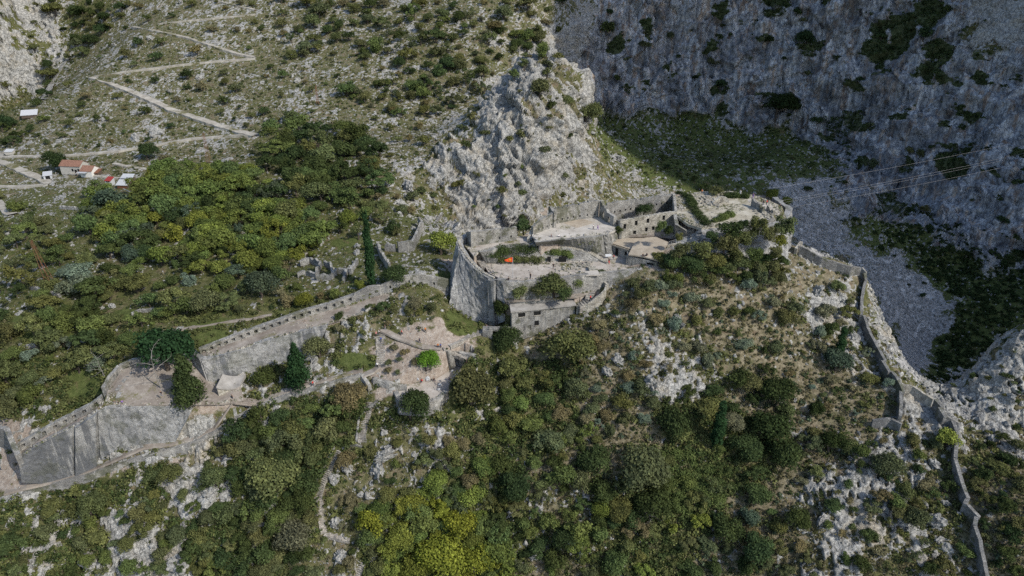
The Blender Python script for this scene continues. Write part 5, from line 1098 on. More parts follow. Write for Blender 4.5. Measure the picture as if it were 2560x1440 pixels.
# --- individually known trees: (x, y, r, palette, label)
for a in [
 (1425,862,56,'O','large round olive-green bush growing against the foot of the bunker'),
 (1385,722,38,'O','biggest of the bushes growing between terrace wall and bunker roof'),
 (1345,728,30,'E','left-hand dull bush on the ledge above the bunker roof'),
 (1442,714,26,'G','right-hand green bush on the ledge beside the gate tower'),
 (1410,738,24,'D','dark bush between the biggest ledge bush and the gate tower'),
 (1365,708,20,'G','small green bush behind the biggest ledge bush'),
 (1300,738,20,'O','small olive bush at the left end of the ledge above the bunker'),
 (1252,765,24,'K','dark shrub filling the corner between bastion and bunker'),
 (1262,850,34,'D','dark shrub under the footbridge'),
 (1222,722,18,'E','shrub clinging to the bastion wall just below its rim'),
 (1505,691,20,'O','bush on the terrace wall right of the gate tower'),
 (1309,574,21,'D','round dark green bush between the loopholed wall and the hall'),
 (1224,641,24,'D','dense dark round bush at the left end of the ivy wall'),
 (1513,606,13,'S','grey-green bush beside the dark doorway under the hall'),
 (1547,572,13,'D','bush at the left corner of the pale two-storey ruin'),
 (1610,530,20,'D','dark bush growing inside the pale two-storey ruin'),
 (1650,565,20,'G','green bush covering the right windows of the pale ruin'),
 (1672,575,14,'D','dark bush at the right corner of the pale ruin'),
 (1697,590,16,'O','bush beside the railing right of the guard house'),
 (1680,652,28,'G','green bush against the right wall of the guard house'),
 (1757,467,12,'G','small bush at the back edge of the ruin field by the orange visitor'),
 (1790,480,17,'E','dull shrub at the back edge of the ruin field'),
 (1825,572,36,'D','dark tree overhanging the front wall of the ruin field'),
 (1895,565,31,'O','olive tree in front of the east terrace, left of the corner tree'),
 (1962,560,34,'O','rounded tree on the very east corner of the castle'),
 (1810,608,36,'E','dull olive tree on the slope below the dark terrace tree'),
 (1752,618,34,'O','olive tree below the low ruin wall with the doorway gap'),
 (1700,625,28,'E','shrubby tree right of the guard house below the parapet'),
 (1843,660,27,'O','olive bush on the slope under the east bastion wall'),
 (1938,625,20,'E','small shrub clinging to the east bastion wall'),
 (1907,670,17,'G','fresh green bush at the foot of the east bastion wall'),
 (1950,600,20,'Y','yellowish shrub high on the east bastion corner'),
 (1780,590,24,'D','dark bush hanging on the castle bank below the left hedge'),
 (1862,592,26,'O','olive bush half way down the east bastion wall'),
 (1925,582,24,'E','dull bush on the east bastion wall under the corner tree'),
 (1885,632,26,'G','green bush low on the east bastion wall'),
 (1835,635,24,'O','olive bush low on the left of the east bastion wall'),
 (1725,655,28,'D','dark bush on the bank below the metal railing'),
 (1780,650,28,'O','olive bush on the bank below the dull terrace tree'),
 (1858,560,18,'D','dark small bush at the front lip of the ruin field'),
 (1930,488,20,'Y','pale yellow-green bush behind the far east tip of the castle'),
 (1967,505,12,'Y','small yellow-green bush at the far east tip near the cable ends'),
 (1100,612,40,'Y','large yellow-green tree left of the west bastion'),
 (992,692,30,'D','dark round tree in front of the ruined enclosure'),
 (652,718,42,'B','large blue-green tree at the lower edge of the forest'),
 (512,758,38,'E','broad dull olive tree with brownish top below the forest'),
 (370,385,28,'D','lone dark tree on the lower zigzag path'),
 (150,405,30,'K','dark tree half covering the farmhouse'),
 (875,545,25,'Y','yellow-green tree above the tall cypress'),
 (1065,905,29,'L','bright lime green round bush beside the path crossing'),
 (1027,1015,46,'D','large dark tree standing below the rest terrace'),
 (1180,975,58,'E','broad dull olive tree right of the rest terrace'),
 (880,985,42,'W','greyish dry-looking shrub left of the stair gap'),
 (1050,1000,30,'D','dark bush filling the slope directly under the rest terrace'),
 (800,870,36,'E','dull shrub on the rocky bank right of the cone-shaped tree'),
 (660,940,26,'D','dark bush at the foot of the stained revetment'),
 (1590,1152,64,'E','very large spreading tree in the middle of the lower slope'),
 (1495,1160,46,'D','dark tree left of the very large spreading tree'),
 (1675,1062,44,'D','round dark tree above the green creeper patch'),
 (1825,1050,32,'W','brownish-olive round tree beside the ivy-covered trunk'),
 (1868,1108,38,'D','dark leafy tree right of the ivy-covered trunk'),
 (1555,1268,34,'O','olive tree beside the dry bare shrub'),
 (1500,1268,30,'Y','yellow-green tree in the lower middle of the slope'),
 (1412,1338,40,'D','dark round tree low in the middle near the yellow trees'),
 (1630,1255,44,'D','dark tree under the lower edge of the green creeper patch'),
 (1540,1402,34,'G','fresh green tree at the bottom edge of the middle slope'),
 (1810,1332,46,'D','dark tree left of a twin on the lower right slope'),
 (1900,1368,48,'D','larger dark twin tree at the lower right'),
 (1868,1288,25,'B','blue-green bush above the dark twin trees'),
 (1985,1285,33,'D','dark round tree alone among the lower right rocks'),
 (2040,1024,22,'K','small near-black round bush below the lone right conifer'),
 (2072,1108,38,'K','dark shrub cluster on the rocky right slope'),
 (1940,985,52,'D','big dark tree in the belt of trees right of centre'),
 (1925,1065,50,'K','near-black tree under the big one in the right belt'),
 (1960,1130,40,'D','dark tree at the lower end of the right belt'),
 (1880,960,30,'E','dull tree at the left edge of the right belt'),
 (2365,1098,28,'Y','yellowish bush tucked against the lower ridge wall'),
 (2205,1160,38,'E','dull shrub in the middle of the pale right rocks'),
 (2290,1293,34,'E','olive shrub left of the lower ridge wall'),
 (1960,800,26,'E','dull bush on the dry slope under the castle tip'),
 (2088,905,34,'B','blue-green bushy tree at the foot of the right cypress'),
 (1100,1375,58,'A','largest golden autumn tree at the bottom edge'),
 (1185,1405,48,'A','golden autumn tree right of the largest one at the bottom'),
 (1040,1412,42,'Y','yellow-green tree left of the golden trees at the bottom edge'),
 (1000,1335,38,'Y','yellow-green tree above the golden trees'),
 (935,1342,32,'G','fresh green tree at the end of the winding stairway'),
 (1150,1310,48,'A','golden tree above the bottom pair'),
 (1080,1205,36,'Y','yellow-green shrub tree among the white rocks'),
 (1172,1250,34,'Y','yellowish tree up slope from the golden ones'),
 (960,1290,26,'G','fresh green shrub left of the upper yellow tree'),
 (735,1340,48,'W','brownish-olive tree at the bottom left of the stairway'),
 (690,1190,60,'O','big olive tree in the dark wood left of the stairway'),
 (765,1240,32,'D','dark bush directly left of the winding stairway'),
 (230,1260,40,'O','olive bush under the left end of the path wall'),
 (430,1180,34,'O','olive bush above the white overhanging rock'),
 (540,1190,34,'O','olive bush right of the white overhanging rock'),
 (865,1150,24,'W','greyish shrub beside the curved dry wall'),
 (1937,270,44,'K','largest dark bush on the shaded cliff face'),
 (2012,105,26,'K','dark bush high on the shaded cliff'),
 (1350,225,30,'E','dull bush on the upper crest of the white bluff'),
 (1418,258,20,'O','olive bush at the right crest of the white bluff'),
 (1466,290,32,'O','olive bush hanging on the right edge of the white bluff'),
]: tree_at(*a, fix=FIX.get((a[0], a[1])))
# --- conifers and columns
def conifer(px_, pyb, h_px, r_px, label, pal='C'):
    g = G(px_, pyb); d = proj(g.x, g.y, g.z)[2]; h = h_px * d / F / .88; r = r_px * d / F
    e = empty('conifer', g, VR.uniform(0, 6)); tag(e, label, 'conifer'); c = bpy.data.objects.new('crown', VR.choice(CR['cone'])); COL.objects.link(c); c.parent = e
    s_ = h / 2.1; c.scale = (r / .78, r / .78, s_); c.location = (0, 0, h * .30); q_ = PAL[pal]; c.color = q_ + (1,)
    t = bpy.data.objects.new('trunk', TRUNKS[0]); COL.objects.link(t); t.parent = e; t.scale = (2.4, 2.4, h * .6); return e
conifer(750,968,112,34,'cone-shaped green tree below the crenellated wall'); conifer(476,1000,118,42,'smaller conifer with visible trunk on the tree plaza','D')
e = tree_at(420,884,68,'C','huge dark spreading conifer at the corner of the tree plaza','big','conifer',gpy=925,cat='conifer')
def cypress(px_, pyb, pyt, r, label):
    g = G(px_, pyb); lo, hi = 1, 40
    for _ in range(30):
        m_ = (lo + hi) / 2
        if proj(g.x, g.y, g.z + m_)[1] > pyt: lo = m_
        else: hi = m_
    h = lo; e = empty('cypress', g); tag(e, label, 'cypress'); c = bpy.data.objects.new('crown', CR['column'][0]); COL.objects.link(c); c.parent = e
    c.scale = (r / .15, r / .15, h / 2.0); c.location = (0, 0, h / 2 + .3); c.color = PAL['C'] + (1,); t = bpy.data.objects.new('trunk', TRUNKS[1]); COL.objects.link(t); t.parent = e; t.scale = (3, 3, h * .5); return e
cypress(930,716,528,1.35,'very tall slender dark cypress beside the field ruins')
cypress(2092,903,818,1.25,'short dark cypress alone on the right slope below the ridge wall')
cypress(1790,1120,1005,1.5,'ivy-covered column-like trunk on the lower slope')
# dead trees
def bare_tree(px_, pyb, h, label, spread=.5, n=9, rad=.16, seed=4):
    rr = random.Random(seed); g = G(px_, pyb); e = empty('bare_tree', g); tag(e, label, 'bare tree'); mb = MB(); pts = [Vector((0,0,-.3))]; p = Vector((0,0,0))
    for i in range(5): p = p + Vector((rr.uniform(-.25,.1), rr.uniform(-.1,.1), h/5)); pts.append(p.copy())
    mb.tube(pts, [rad, rad*.85, rad*.7, rad*.55, rad*.4, rad*.2], 6); mb.build('trunk', M_DEAD, e)
    for i in range(n):
        mb = MB()
        b_ = pts[rr.randint(2, 5)]; a = rr.uniform(0, 6.28); q_ = b_
        for k2 in range(3):
            q2 = q_ + Vector((math.cos(a) * spread * h * .22, math.sin(a) * spread * h * .22, rr.uniform(-.05, .14) * h)); mb.tube([q_, q2], [rad * (.34 - .08*k2), rad * (.26 - .08*k2)], 4)
            for m_ in range(2):
                a2 = a + rr.uniform(-1.2, 1.2); q3 = q2 + Vector((math.cos(a2), math.sin(a2), rr.uniform(0, .7))) * h * .1; mb.tube([q2, q3], [rad*.13, rad*.05], 3)
            q_ = q2; a += rr.uniform(-.5, .5)
        mb.build('branch', M_DEAD, e)
    return e
bare_tree(405,975,9.0,'pale dead leafless tree standing on the tree plaza',.8,10,.2)
bare_tree(1630,1305,3.2,'grey leafless shrub under the green creeper patch',1.3,22,.1,6)
bare_tree(265,950,6.5,'small leafless tree outside the angled parapet',.7,8,.12,8)
# hedges and creepers: leaf masses that follow a wall or bank
def leafmass(name, label, pts, r, pal, n, cat, size=.2, kind=None, zoff=.4, flat=.8):
    rs = np.random.RandomState(n); P = resample([Vector(p) for p in pts], r * .7); c = np.array([[p.x, p.y, p.z + zoff] for p in P]); c += rs.normal(size=c.shape) * r * .18
    o0 = c.mean(0); rad = r * rs.uniform(.7, 1.2, len(c)); V_, Q_, t_ = leaf_cloud(rs, c - o0, rad, n, size, flat, .5); o = npmesh(name, V_, Q_, M_LEAF, attrs={'tint': t_}); o.location = o0; o.color = PAL[pal] + (1,); tag(o, label, cat, kind=kind); return o
leafmass('ivy', 'dark ivy draped over the left and middle of the casemate wall', [PZ(1240,636,120.8), PZ(1275,628,121), PZ(1310,630,120.6), PZ(1345,625,120.6)], 1.9, 'D', 7000, 'ivy', .15, zoff=.2)
leafmass('ivy', 'second ivy curtain hanging beside the dark arches of the casemate wall', [PZ(1355,632,119.8), PZ(1385,632,119.9), PZ(1425,636,119.4)], 1.25, 'G', 4200, 'ivy', .15, zoff=.1)
leafmass('ivy', 'lower skirt of ivy at the foot of the casemate wall', [PZ(1250,652,118.8), PZ(1300,650,119), PZ(1350,650,118.9)], 1.2, 'O', 3500, 'ivy', .15, zoff=.0)
leafmass('ivy', 'ivy over the wall left of the guard house door', [PZ(1520,612,119.6), PZ(1540,618,119.4)], 1.3, 'D', 2200, 'ivy', .14)
leafmass('hedge', 'long dark hedge curving along the left rim of the upper ruin field', [PZ(1724,500,T4), PZ(1730,520,T4), PZ(1748,545,T4), PZ(1768,565,T4)], 1.5, 'D', 6000, 'hedge', .16)
leafmass('hedge', 'rounded bright-topped hedge at the front rim of the upper ruin field', [PZ(1790,555,T4), PZ(1810,545,T4), PZ(1828,537,T4)], 1.35, 'G', 4200, 'hedge', .16)
leafmass('hedge', 'dense low hedge near the white visitor at the back of the ruin field', [PZ(1815,492,T4), PZ(1840,494,T4), PZ(1868,494,T4)], 1.3, 'D', 4600, 'hedge', .15)
leafmass('hedge', 'ivy-covered bank along the back left of the upper ruin field', [PZ(1690,485,T4), PZ(1712,492,T4), PZ(1735,505,T4)], 1.0, 'D', 3000, 'hedge', .15)
leafmass('hedge', 'dark undergrowth between the pale ruin and the upper ruin field', [PZ(1700,520,125), PZ(1704,545,124), PZ(1712,570,123)], 1.8, 'K', 4500, 'hedge', .17)
cg_ = [G(a, b_) for a, b_ in ((1640,1140),(1700,1150),(1760,1160),(1690,1190),(1740,1210),(1790,1190),(1720,1240),(1770,1240),(1690,1230),(1810,1230),(1700,1270),(1750,1275),(1650,1180),(1600,1190),(1660,1215))]
rs = np.random.RandomState(5); c = []
for p in cg_:
    for _ in range(7): q_ = G(proj(p.x, p.y, p.z)[0] + rs.uniform(-28, 28), proj(p.x, p.y, p.z)[1] + rs.uniform(-22, 22)); c.append((q_.x, q_.y, q_.z + .3))
c = np.array(c); o0 = c.mean(0); V_, Q_, t_ = leaf_cloud(rs, c - o0, rs.uniform(1.0, 1.9, len(c)), 24000, .17, .7, .4); o = npmesh('creeper', V_, Q_, M_LEAF, attrs={'tint': t_}); o.location = o0; o.color = PAL['G'] + (1,); tag(o, 'broad carpet of green creeper on the lower middle slope', 'creeper', kind='stuff')
# --- woods and scrub by zone
def poly_pts(poly, n, mind, rr, avoid=True, tries=60):
    xs = [p[0] for p in poly]; ys = [p[1] for p in poly]; out = []
    P = np.array(poly, float)
    for _ in range(n * tries):
        if len(out) >= n: break
        x, y = rr.uniform(min(xs), max(xs)), rr.uniform(min(ys), max(ys))
        if not in_poly(np.array([x]), np.array([y]), poly)[0]: continue
        if any((x-a)**2 + ((y-b_)*1.25)**2 < mind * mind for a, b_ in out): continue
        if avoid and any((x-a)**2 + (y-b_)**2 < (r_ * .8) ** 2 for a, b_, r_ in PLACED): continue
        out.append((x, y))
    return out
def near_path(x, y, r=0):
    for a, b_, ra_, rb__ in CLEAR:
        if ((x - a) / ra_) ** 2 + ((y - b_) / rb__) ** 2 < 1.1: return True
    for L_ in KEEP:
        for (x1, y1), (x2, y2) in zip(L_[:-1], L_[1:]):
            dx, dy = x2 - x1, y2 - y1; t = max(0, min(1, ((x-x1)*dx + (y-y1)*dy) / (dx*dx + dy*dy))); qx_, qy_ = x1 + t*dx - x, y1 + t*dy - y
            if qx_*qx_ + qy_*qy_ < max(15, r * .8 + 6) ** 2: return True
    return False
KEEP = [[(0,395),(200,388),(400,362),(638,338)],[(640,340),(430,275),(232,194)],[(236,192),(640,146)],[(636,144),(335,68)],[(470,52),(640,36)],[(0,400),(124,460)],[(0,467),(124,462)],[(0,515),(32,538)],
        [(400,832),(560,806),(680,786)],[(0,1240),(300,1160),(484,1112),(640,1010),(905,935)],[(845,1125),(795,1240),(812,1332),(875,1348)],[(935,1005),(900,1105)],[(170,440),(330,455)],[(200,430),(320,465)],
        [(1998,625),(2130,675),(2160,720),(2155,800),(2250,970),(2250,1050)],[(2246,965),(2330,1000),(2390,1080),(2390,1150),(2420,1250),(2466,1440)],[(503,880),(900,750),(1120,720)],[(750,680),(900,680)],[(950,630),(1050,630),(1060,570)],[(0,1110),(260,1000)],[(260,1020),(460,1020)],[(50,1140),(480,1000)],[(950,915),(952,820)],[(950,830),(1105,866),(1200,830)],[(983,975),(1160,945)],[(60,285),(90,285)]]
CAND = []
KIND = {2:'tree',3:'tree',4:'broadleaf_tree',5:'broadleaf_tree',6:'broadleaf_tree',7:'broadleaf_tree',8:'leafy_bush',9:'leafy_bush',10:'leafy_bush',12:'bush',13:'bush',14:'leafy_bush',15:'leafy_bush',16:'leafy_bush',17:'tree',18:'bush',19:'shrub',20:'shrub',21:'shrub',22:'shrub',23:'bush',24:'shrub',25:'shrub',26:'shrub',27:'shrub',30:'scrub_bush',31:'broadleaf_tree',32:'cliff_shrub',33:'cliff_shrub',34:'cliff_shrub',35:'cliff_shrub',36:'cliff_shrub'}
def zone(poly, n, rpx, pals, mind, label, group, key=None, seed=1, name='tree', zs=(.8, 1.1), part=True):
    rr = random.Random(seed)
    for x, y in poly_pts(poly, n, mind, rr):
        r_ = rr.uniform(*rpx) * (1.2 if rr.random() < .15 else 1) * (.65 if rr.random() < .2 else 1); pal = rr.choice(pals)
        if near_path(x, y, r_): continue
        g = G(x, y + r_ * .5); d = proj(g.x, g.y, g.z)[2]; r = r_ * d / F * 1.2
        kind_ = KIND.get(seed, 'bush')
        CAND.append((r_, x, y, g, r, key or (rr.choice(['tree', 'tree', 'spread', 'airy', 'ball', 'big' if r > 3 else 'tree']) if r > 1.8 else rr.choice(['shrub', 'shrub', 'airy'])), pal, kind_, label, group, rr.uniform(*zs)))
FOREST = [(225,480),(300,445),(400,420),(520,415),(640,430),(700,500),(780,520),(810,570),(790,640),(700,680),(600,680),(480,690),(380,660),(300,650),(215,580)]
zone(FOREST, 150, (22,36), 'MMMMYYGGOMDMB', 23, '* tree of the dense wood below the farmhouse', 'trees of the dense wood', None, 2)
zone([(640,330),(760,310),(860,320),(960,370),(985,470),(940,510),(860,520),(760,470),(690,480),(640,400)], 50, (24,37), 'DDGGDO', 25, '* tree of the grove on the slope above the tall cypress', 'trees of the dark grove', None, 3)
zone([(0,660),(200,640),(400,680),(560,700),(640,690),(700,760),(560,810),(480,850),(400,870),(330,890),(200,930),(100,990),(0,1040)], 84, (20,36), 'OOGEODGSO', 33, '* tree of the open olive grove left of the long wall', 'trees of the olive grove', None, 4)
zone([(0,480),(110,560),(220,600),(220,650),(0,650)], 26, (14,26), 'DOEOG', 26, '* bush on the valley floor at the left edge', 'bushes at the left edge', None, 5)
zone([(700,640),(920,700),(900,740),(760,780),(700,760)], 16, (18,28), 'GOYWG', 28, '* tree between the field ruins and the long wall', 'trees below the field ruins', None, 6)
zone([(790,480),(1000,500),(1050,560),(930,620),(820,640),(760,560)], 14, (14,24), 'OEGD', 30, '* bush around the rocks above the field ruins', 'bushes above the field ruins', None, 7)
zone([(0,300),(60,300),(90,330),(20,370),(0,380)], 8, (14,22), 'DK', 16, '* bush in the ravine at the upper left edge', 'ravine bushes', None, 8)
zone([(120,0),(330,0),(270,90),(200,140),(150,200),(110,260),(80,300),(110,170),(170,110)], 34, (10,22), 'DEKO', 17, '* bush filling the ravine at the upper left', 'ravine bushes above', None, 9, name='shrub')
zone([(0,0),(120,0),(150,130),(110,240),(0,280)], 8, (8,14), 'OE', 30, '* bush on the pale cliff at the upper left corner', 'bushes on the pale cliff', 'shrub', 10, name='shrub')
# front slope woods
zone([(500,1110),(620,1050),(760,1020),(900,1000),(890,1110),(830,1120),(780,1230),(790,1330),(760,1440),(520,1440),(600,1330),(640,1250),(560,1180)], 64, (20,40), 'DOEDGDE', 30, '* bush of the dark wood left of the winding stairway', 'bushes of the dark wood', None, 12)
zone([(1230,920),(1330,900),(1400,960),(1380,1060),(1480,1080),(1560,1250),(1480,1440),(1240,1440),(1200,1180),(1240,1080)], 62, (18,38), 'DOEGDGM', 31, '* bush of the central wood below the bunker', 'bushes of the central wood', None, 13)
zone([(1040,1090),(1220,1080),(1230,1300),(1060,1240)], 20, (16,28), 'OYEWG', 30, '* shrub among the white rocks above the golden trees', 'shrubs above the golden trees', None, 14)
zone([(920,1280),(1080,1240),(1220,1300),(1300,1440),(960,1440)], 42, (18,36), 'AYMYGGMY', 25, '* leafy shrub of the golden autumn patch at the bottom', 'shrubs of the autumn patch', None, 15)
zone([(0,1290),(180,1230),(330,1190),(520,1150),(620,1260),(560,1440),(0,1440)], 58, (13,30), 'DOEGOE', 31, '* bush on the steep bank under the left path wall', 'bushes under the path wall', None, 16)
zone([(1540,1050),(1900,900),(1960,950),(2000,1200),(1940,1300),(1840,1250),(1560,1300)], 24, (18,36), 'DDDOG', 40, '* tree of the dark belt on the right of the slope', 'trees of the dark belt', None, 17)
zone([(1560,1290),(1960,1290),(2040,1440),(1500,1440)], 26, (14,30), 'DOEYW', 40, '* shrub near the bottom of the right slope', 'shrubs near the bottom', None, 18)
zone([(2000,1060),(2160,1070),(2380,1120),(2400,1300),(2450,1440),(2040,1440),(1990,1250)], 60, (9,24), 'OEDGW', 30, '* shrub among the pale rocks of the lower right', 'shrubs of the lower right rocks', None, 19, name='shrub')
zone([(2420,1100),(2560,1020),(2560,1440),(2490,1440),(2440,1280)], 34, (10,26), 'OEDK', 26, '* shrub right of the lower ridge wall', 'shrubs right of the ridge wall', None, 20, name='shrub')
zone([(1500,740),(1620,700),(1800,700),(1980,700),(2130,720),(2140,850),(2220,960),(2170,1050),(1980,1000),(1860,880),(1620,960),(1460,980),(1440,900),(1480,830)], 85, (8,22), 'EOWESSDW', 26, '* shrub on the dry slope under the castle', 'shrubs of the dry slope', None, 21, name='shrub')
zone([(1390,960),(1640,960),(1640,1060),(1500,1110),(1400,1080)], 22, (12,26), 'WEOS', 27, '* shrub in the pale band right of the central wood', 'shrubs of the pale band', None, 22, name='shrub')
zone([(1640,640),(1840,640),(1960,650),(1960,700),(1660,700)], 24, (14,24), 'OEDG', 26, '* bush on the bank below the ruin field', 'bushes below the ruin field', None, 23)
zone([(820,760),(1130,730),(1100,800),(960,830),(840,850)], 18, (9,18), 'EDOW', 26, '* shrub on the rocky bank between long wall and bastion', 'shrubs of the rocky bank', None, 24, name='shrub')
zone([(960,840),(1040,850),(1050,940),(960,930)], 9, (9,17), 'EWG', 20, '* shrub on the knoll between the steps and the lime bush', 'knoll shrubs', None, 25, name='shrub')
zone([(820,1100),(1060,1090),(1060,1440),(780,1440),(800,1350),(880,1300)], 34, (12,26), 'OEWDG', 30, '* shrub', 'shrubs between rocks by the stairway', None, 26, name='shrub')
zone([(0,1290),(400,1270),(620,1300),(560,1440),(0,1440)], 26, (12,24), 'DOEG', 24, '* shrub', 'shrubs of the bottom left bank', None, 27, name='shrub')
# mountain slope scrub
SLOPE = [(300,0),(1420,0),(1400,110),(1300,200),(1150,260),(1060,360),(980,420),(900,330),(620,330),(420,400),(60,370),(110,280),(270,100)]
zone(SLOPE, 235, (6,17), 'OEGDODTW', 25, '* scrub bush scattered over the rocky mountain slope', 'bushes scattered on the mountain slope', 'shrub', 30, name='shrub')
zone([(700,0),(1420,0),(1380,110),(1250,230),(1050,300),(860,240),(700,120)], 90, (12,24), 'ODGOEE', 24, '* larger bush in the bushy upper part of the mountain slope', 'larger bushes high on the slope', None, 31, name='shrub')
zone([(1060,380),(1300,210),(1400,130),(1470,300),(1440,470),(1300,560),(1180,520)], 38, (6,17), 'OEGDE', 26, '* bush clinging to the white bluff', 'bushes on the white bluff', 'shrub', 32, name='shrub')
zone([(1480,20),(2400,20),(2540,300),(2540,660),(2380,640),(2200,440),(2000,330),(1850,310),(1500,260)], 48, (5,20), 'DKDE', 28, '* bush on the ledges of the shaded cliff', 'bushes on the shaded cliff', 'shrub', 33, name='shrub')
zone([(1500,290),(1850,340),(2080,400),(2350,640),(2420,700),(2300,760),(2150,560),(1950,450),(1600,470),(1480,420)], 40, (5,11), 'KDDE', 28, '* low bush on the gorge floor', 'bushes on the gorge floor', 'shrub', 34, name='shrub')
zone([(2380,960),(2560,860),(2560,1010),(2420,1080)], 14, (6,13), 'OED', 24, '* bush on the pale crag at the right edge', 'bushes on the right crag', 'shrub', 35, name='shrub')
zone([(880,520),(1060,430),(1150,560),(1050,560),(960,600)], 16, (8,18), 'OEW', 22, '* shrub on the dry slope left of the white bluff', 'shrubs left of the bluff', 'shrub', 36, name='shrub')
LM = [(930,620,'the tall cypress'),(420,880,'the huge plaza conifer'),(750,905,'the cone-shaped tree'),(652,718,'the large blue-green tree'),(512,758,'the brown-topped tree'),(370,385,'the lone zigzag-path tree'),(200,415,'the farmhouse'),(317,450,'the white shed'),(232,194,'the lowest zigzag bend'),(640,338,'the zigzag foot'),(640,148,'the middle zigzag bend'),(335,68,'the upper zigzag bend'),(76,285,'the ravine shelter'),
 (527,340,'the rusty slope mast'),(795,235,'the small high mast'),(128,665,'the valley mast'),(825,680,'the field ruins'),(1010,600,'the ruined enclosure'),(1100,612,'the yellow-green bastion tree'),(1360,150,'the bluff crest'),(1220,540,'the bluff foot'),(1290,330,'the middle of the bluff'),(1937,270,'the largest cliff bush'),(2012,105,'the high cliff bush'),(1800,300,'the cliff foot'),(2060,500,'the scree head'),(2250,770,'the lower scree'),
 (1425,862,'the bunker bush'),(1360,800,'the bunker'),(1480,720,'the gate tower'),(1620,640,'the guard house'),(1825,572,'the ruin-field tree'),(1965,600,'the castle tip'),(2160,700,'the ridge-wall bend'),(2250,970,'the wall junction'),(2200,1050,'the cross wall'),(2390,1080,'the lower wall bend'),(2430,1300,'the lower wall zigzag'),(2092,860,'the short right cypress'),(2040,1024,'the near-black round bush'),(1065,905,'the lime green bush'),(1027,1015,'the rest-terrace tree'),(1180,975,'the dull broad tree'),
 (915,960,'the stair gap'),(950,870,'the grassy-bank steps'),(800,1240,'the winding stairway'),(875,1348,'the stairway foot'),(960,1150,'the largest white outcrop'),(510,1215,'the overhanging white rock'),(300,1155,'the revetment corner'),(80,1240,'the path wall start'),(480,1110,'the path wall bend'),(440,1415,'the broad pale outcrop'),(320,1395,'the jagged boulder'),(1590,1152,'the very large spreading tree'),(1675,1062,'the round dark tree'),(1790,1060,'the ivy-covered trunk'),(1730,1210,'the creeper carpet'),
 (1630,1290,'the leafless shrub'),(1810,1332,'the dark twin trees'),(1985,1285,'the lone dark round tree'),(1412,1338,'the low dark round tree'),(1540,1402,'the bottom green tree'),(1100,1375,'the largest golden tree'),(1080,1205,'the rock-side yellow shrub'),(690,1190,'the big wood olive tree'),(1620,960,'the dry-slope outcrop'),(1757,742,'the small white pinnacle'),(580,980,'the half-buried hut'),(265,950,'the small leafless tree'),(2480,940,'the right crag'),(875,545,'the cypress-top tree'),(1005,500,'the knobbly outcrop'),
 (210,960,'the green meadow'),(120,850,'the small green plot'),(360,785,'the meadow terrace wall'),(12,600,'the left-edge outcrop'),(390,335,'the fluted outcrop'),(1550,400,'the gorge block'),(2350,560,'the right gorge cliff foot'),(60,80,'the pale corner cliff'),(1100,150,'the upper scree patch'),(900,60,'the top slope rocks')]
USED = set()
def uniq(head, x, y):
    for k in range(6):
        lb = head + ' ' + whereis(x, y, k)
        if lb not in USED and len(lb.split()) <= 16: USED.add(lb); return lb
    return head + ' ' + whereis(x, y)
def whereis(x, y, k=0):
    q_ = sorted(LM, key=lambda l: (l[0]-x)**2 + 1.3*(l[1]-y)**2)[k]; dx, dy = x - q_[0], y - q_[1]; ds_ = math.hypot(dx, dy)
    ver = 'above' if dy < 0 else 'below'; hor = 'left of' if dx < 0 else 'right of'
    dr_ = ver if abs(dy) > 2.2 * abs(dx) else (hor if abs(dx) > 2.2 * abs(dy) else ('up-' if dy < 0 else 'down-') + hor)
    return ('close ' if ds_ < 45 else 'a little ' if ds_ < 90 else 'farther ' if ds_ > 150 else '') + dr_ + ' ' + q_[2]
CAND.sort(key=lambda c: -c[0]); cnt = {k2: 0 for k2 in set(KIND.values())}; pre = {'tree': 26, 'bush': 40, 'shrub': 20}; restl = []
for r_, x, y, g, r, kk, pal, kind_, label, group, zsc in CAND:
    if cnt[kind_] + pre.get(kind_, 0) >= 296: restl.append((g, r, kk, pal, zsc)); continue
    cnt[kind_] += 1; szw = 'big ' if r_ > 31 else 'small ' if r_ < 11 else 'low ' if zsc < .88 else 'full ' if zsc > 1.03 else ''
    lb = uniq(szw + TREE_LABEL[pal] + ' ' + kind_.replace('_', ' '), x, y)
    plant(kind_, kind_.split('_')[-1], g, r, kk, pal, lb, group + ', ' + TREE_LABEL[pal], zs=zsc, rr=VR, part=r > 1.5)
if restl:                                                            # the small remainder reads as one mass of scrub
    rs = np.random.RandomState(3); VV, TT = [], []
    for g, r, kk, pal, zsc in restl:
        V_, Q_, t_ = leaf_cloud(rs, rs.normal(size=(6, 3)) * .35, rs.uniform(.3, .55, 6), 260, .13, .85, .5); VV.append(V_ * r + np.array([g.x, g.y, g.z + r * .45])); TT.append(t_)
    VV = np.concatenate(VV); o = npmesh('scrub', VV, np.arange(len(VV)).reshape(-1, 4), M_LEAF, attrs={'tint': np.concatenate(TT)}); o.color = PAL['E'] + (1,); tag(o, 'smaller bushes filling in between the larger ones', 'scrub', kind='stuff')
print('COUNT', cnt, len(restl))

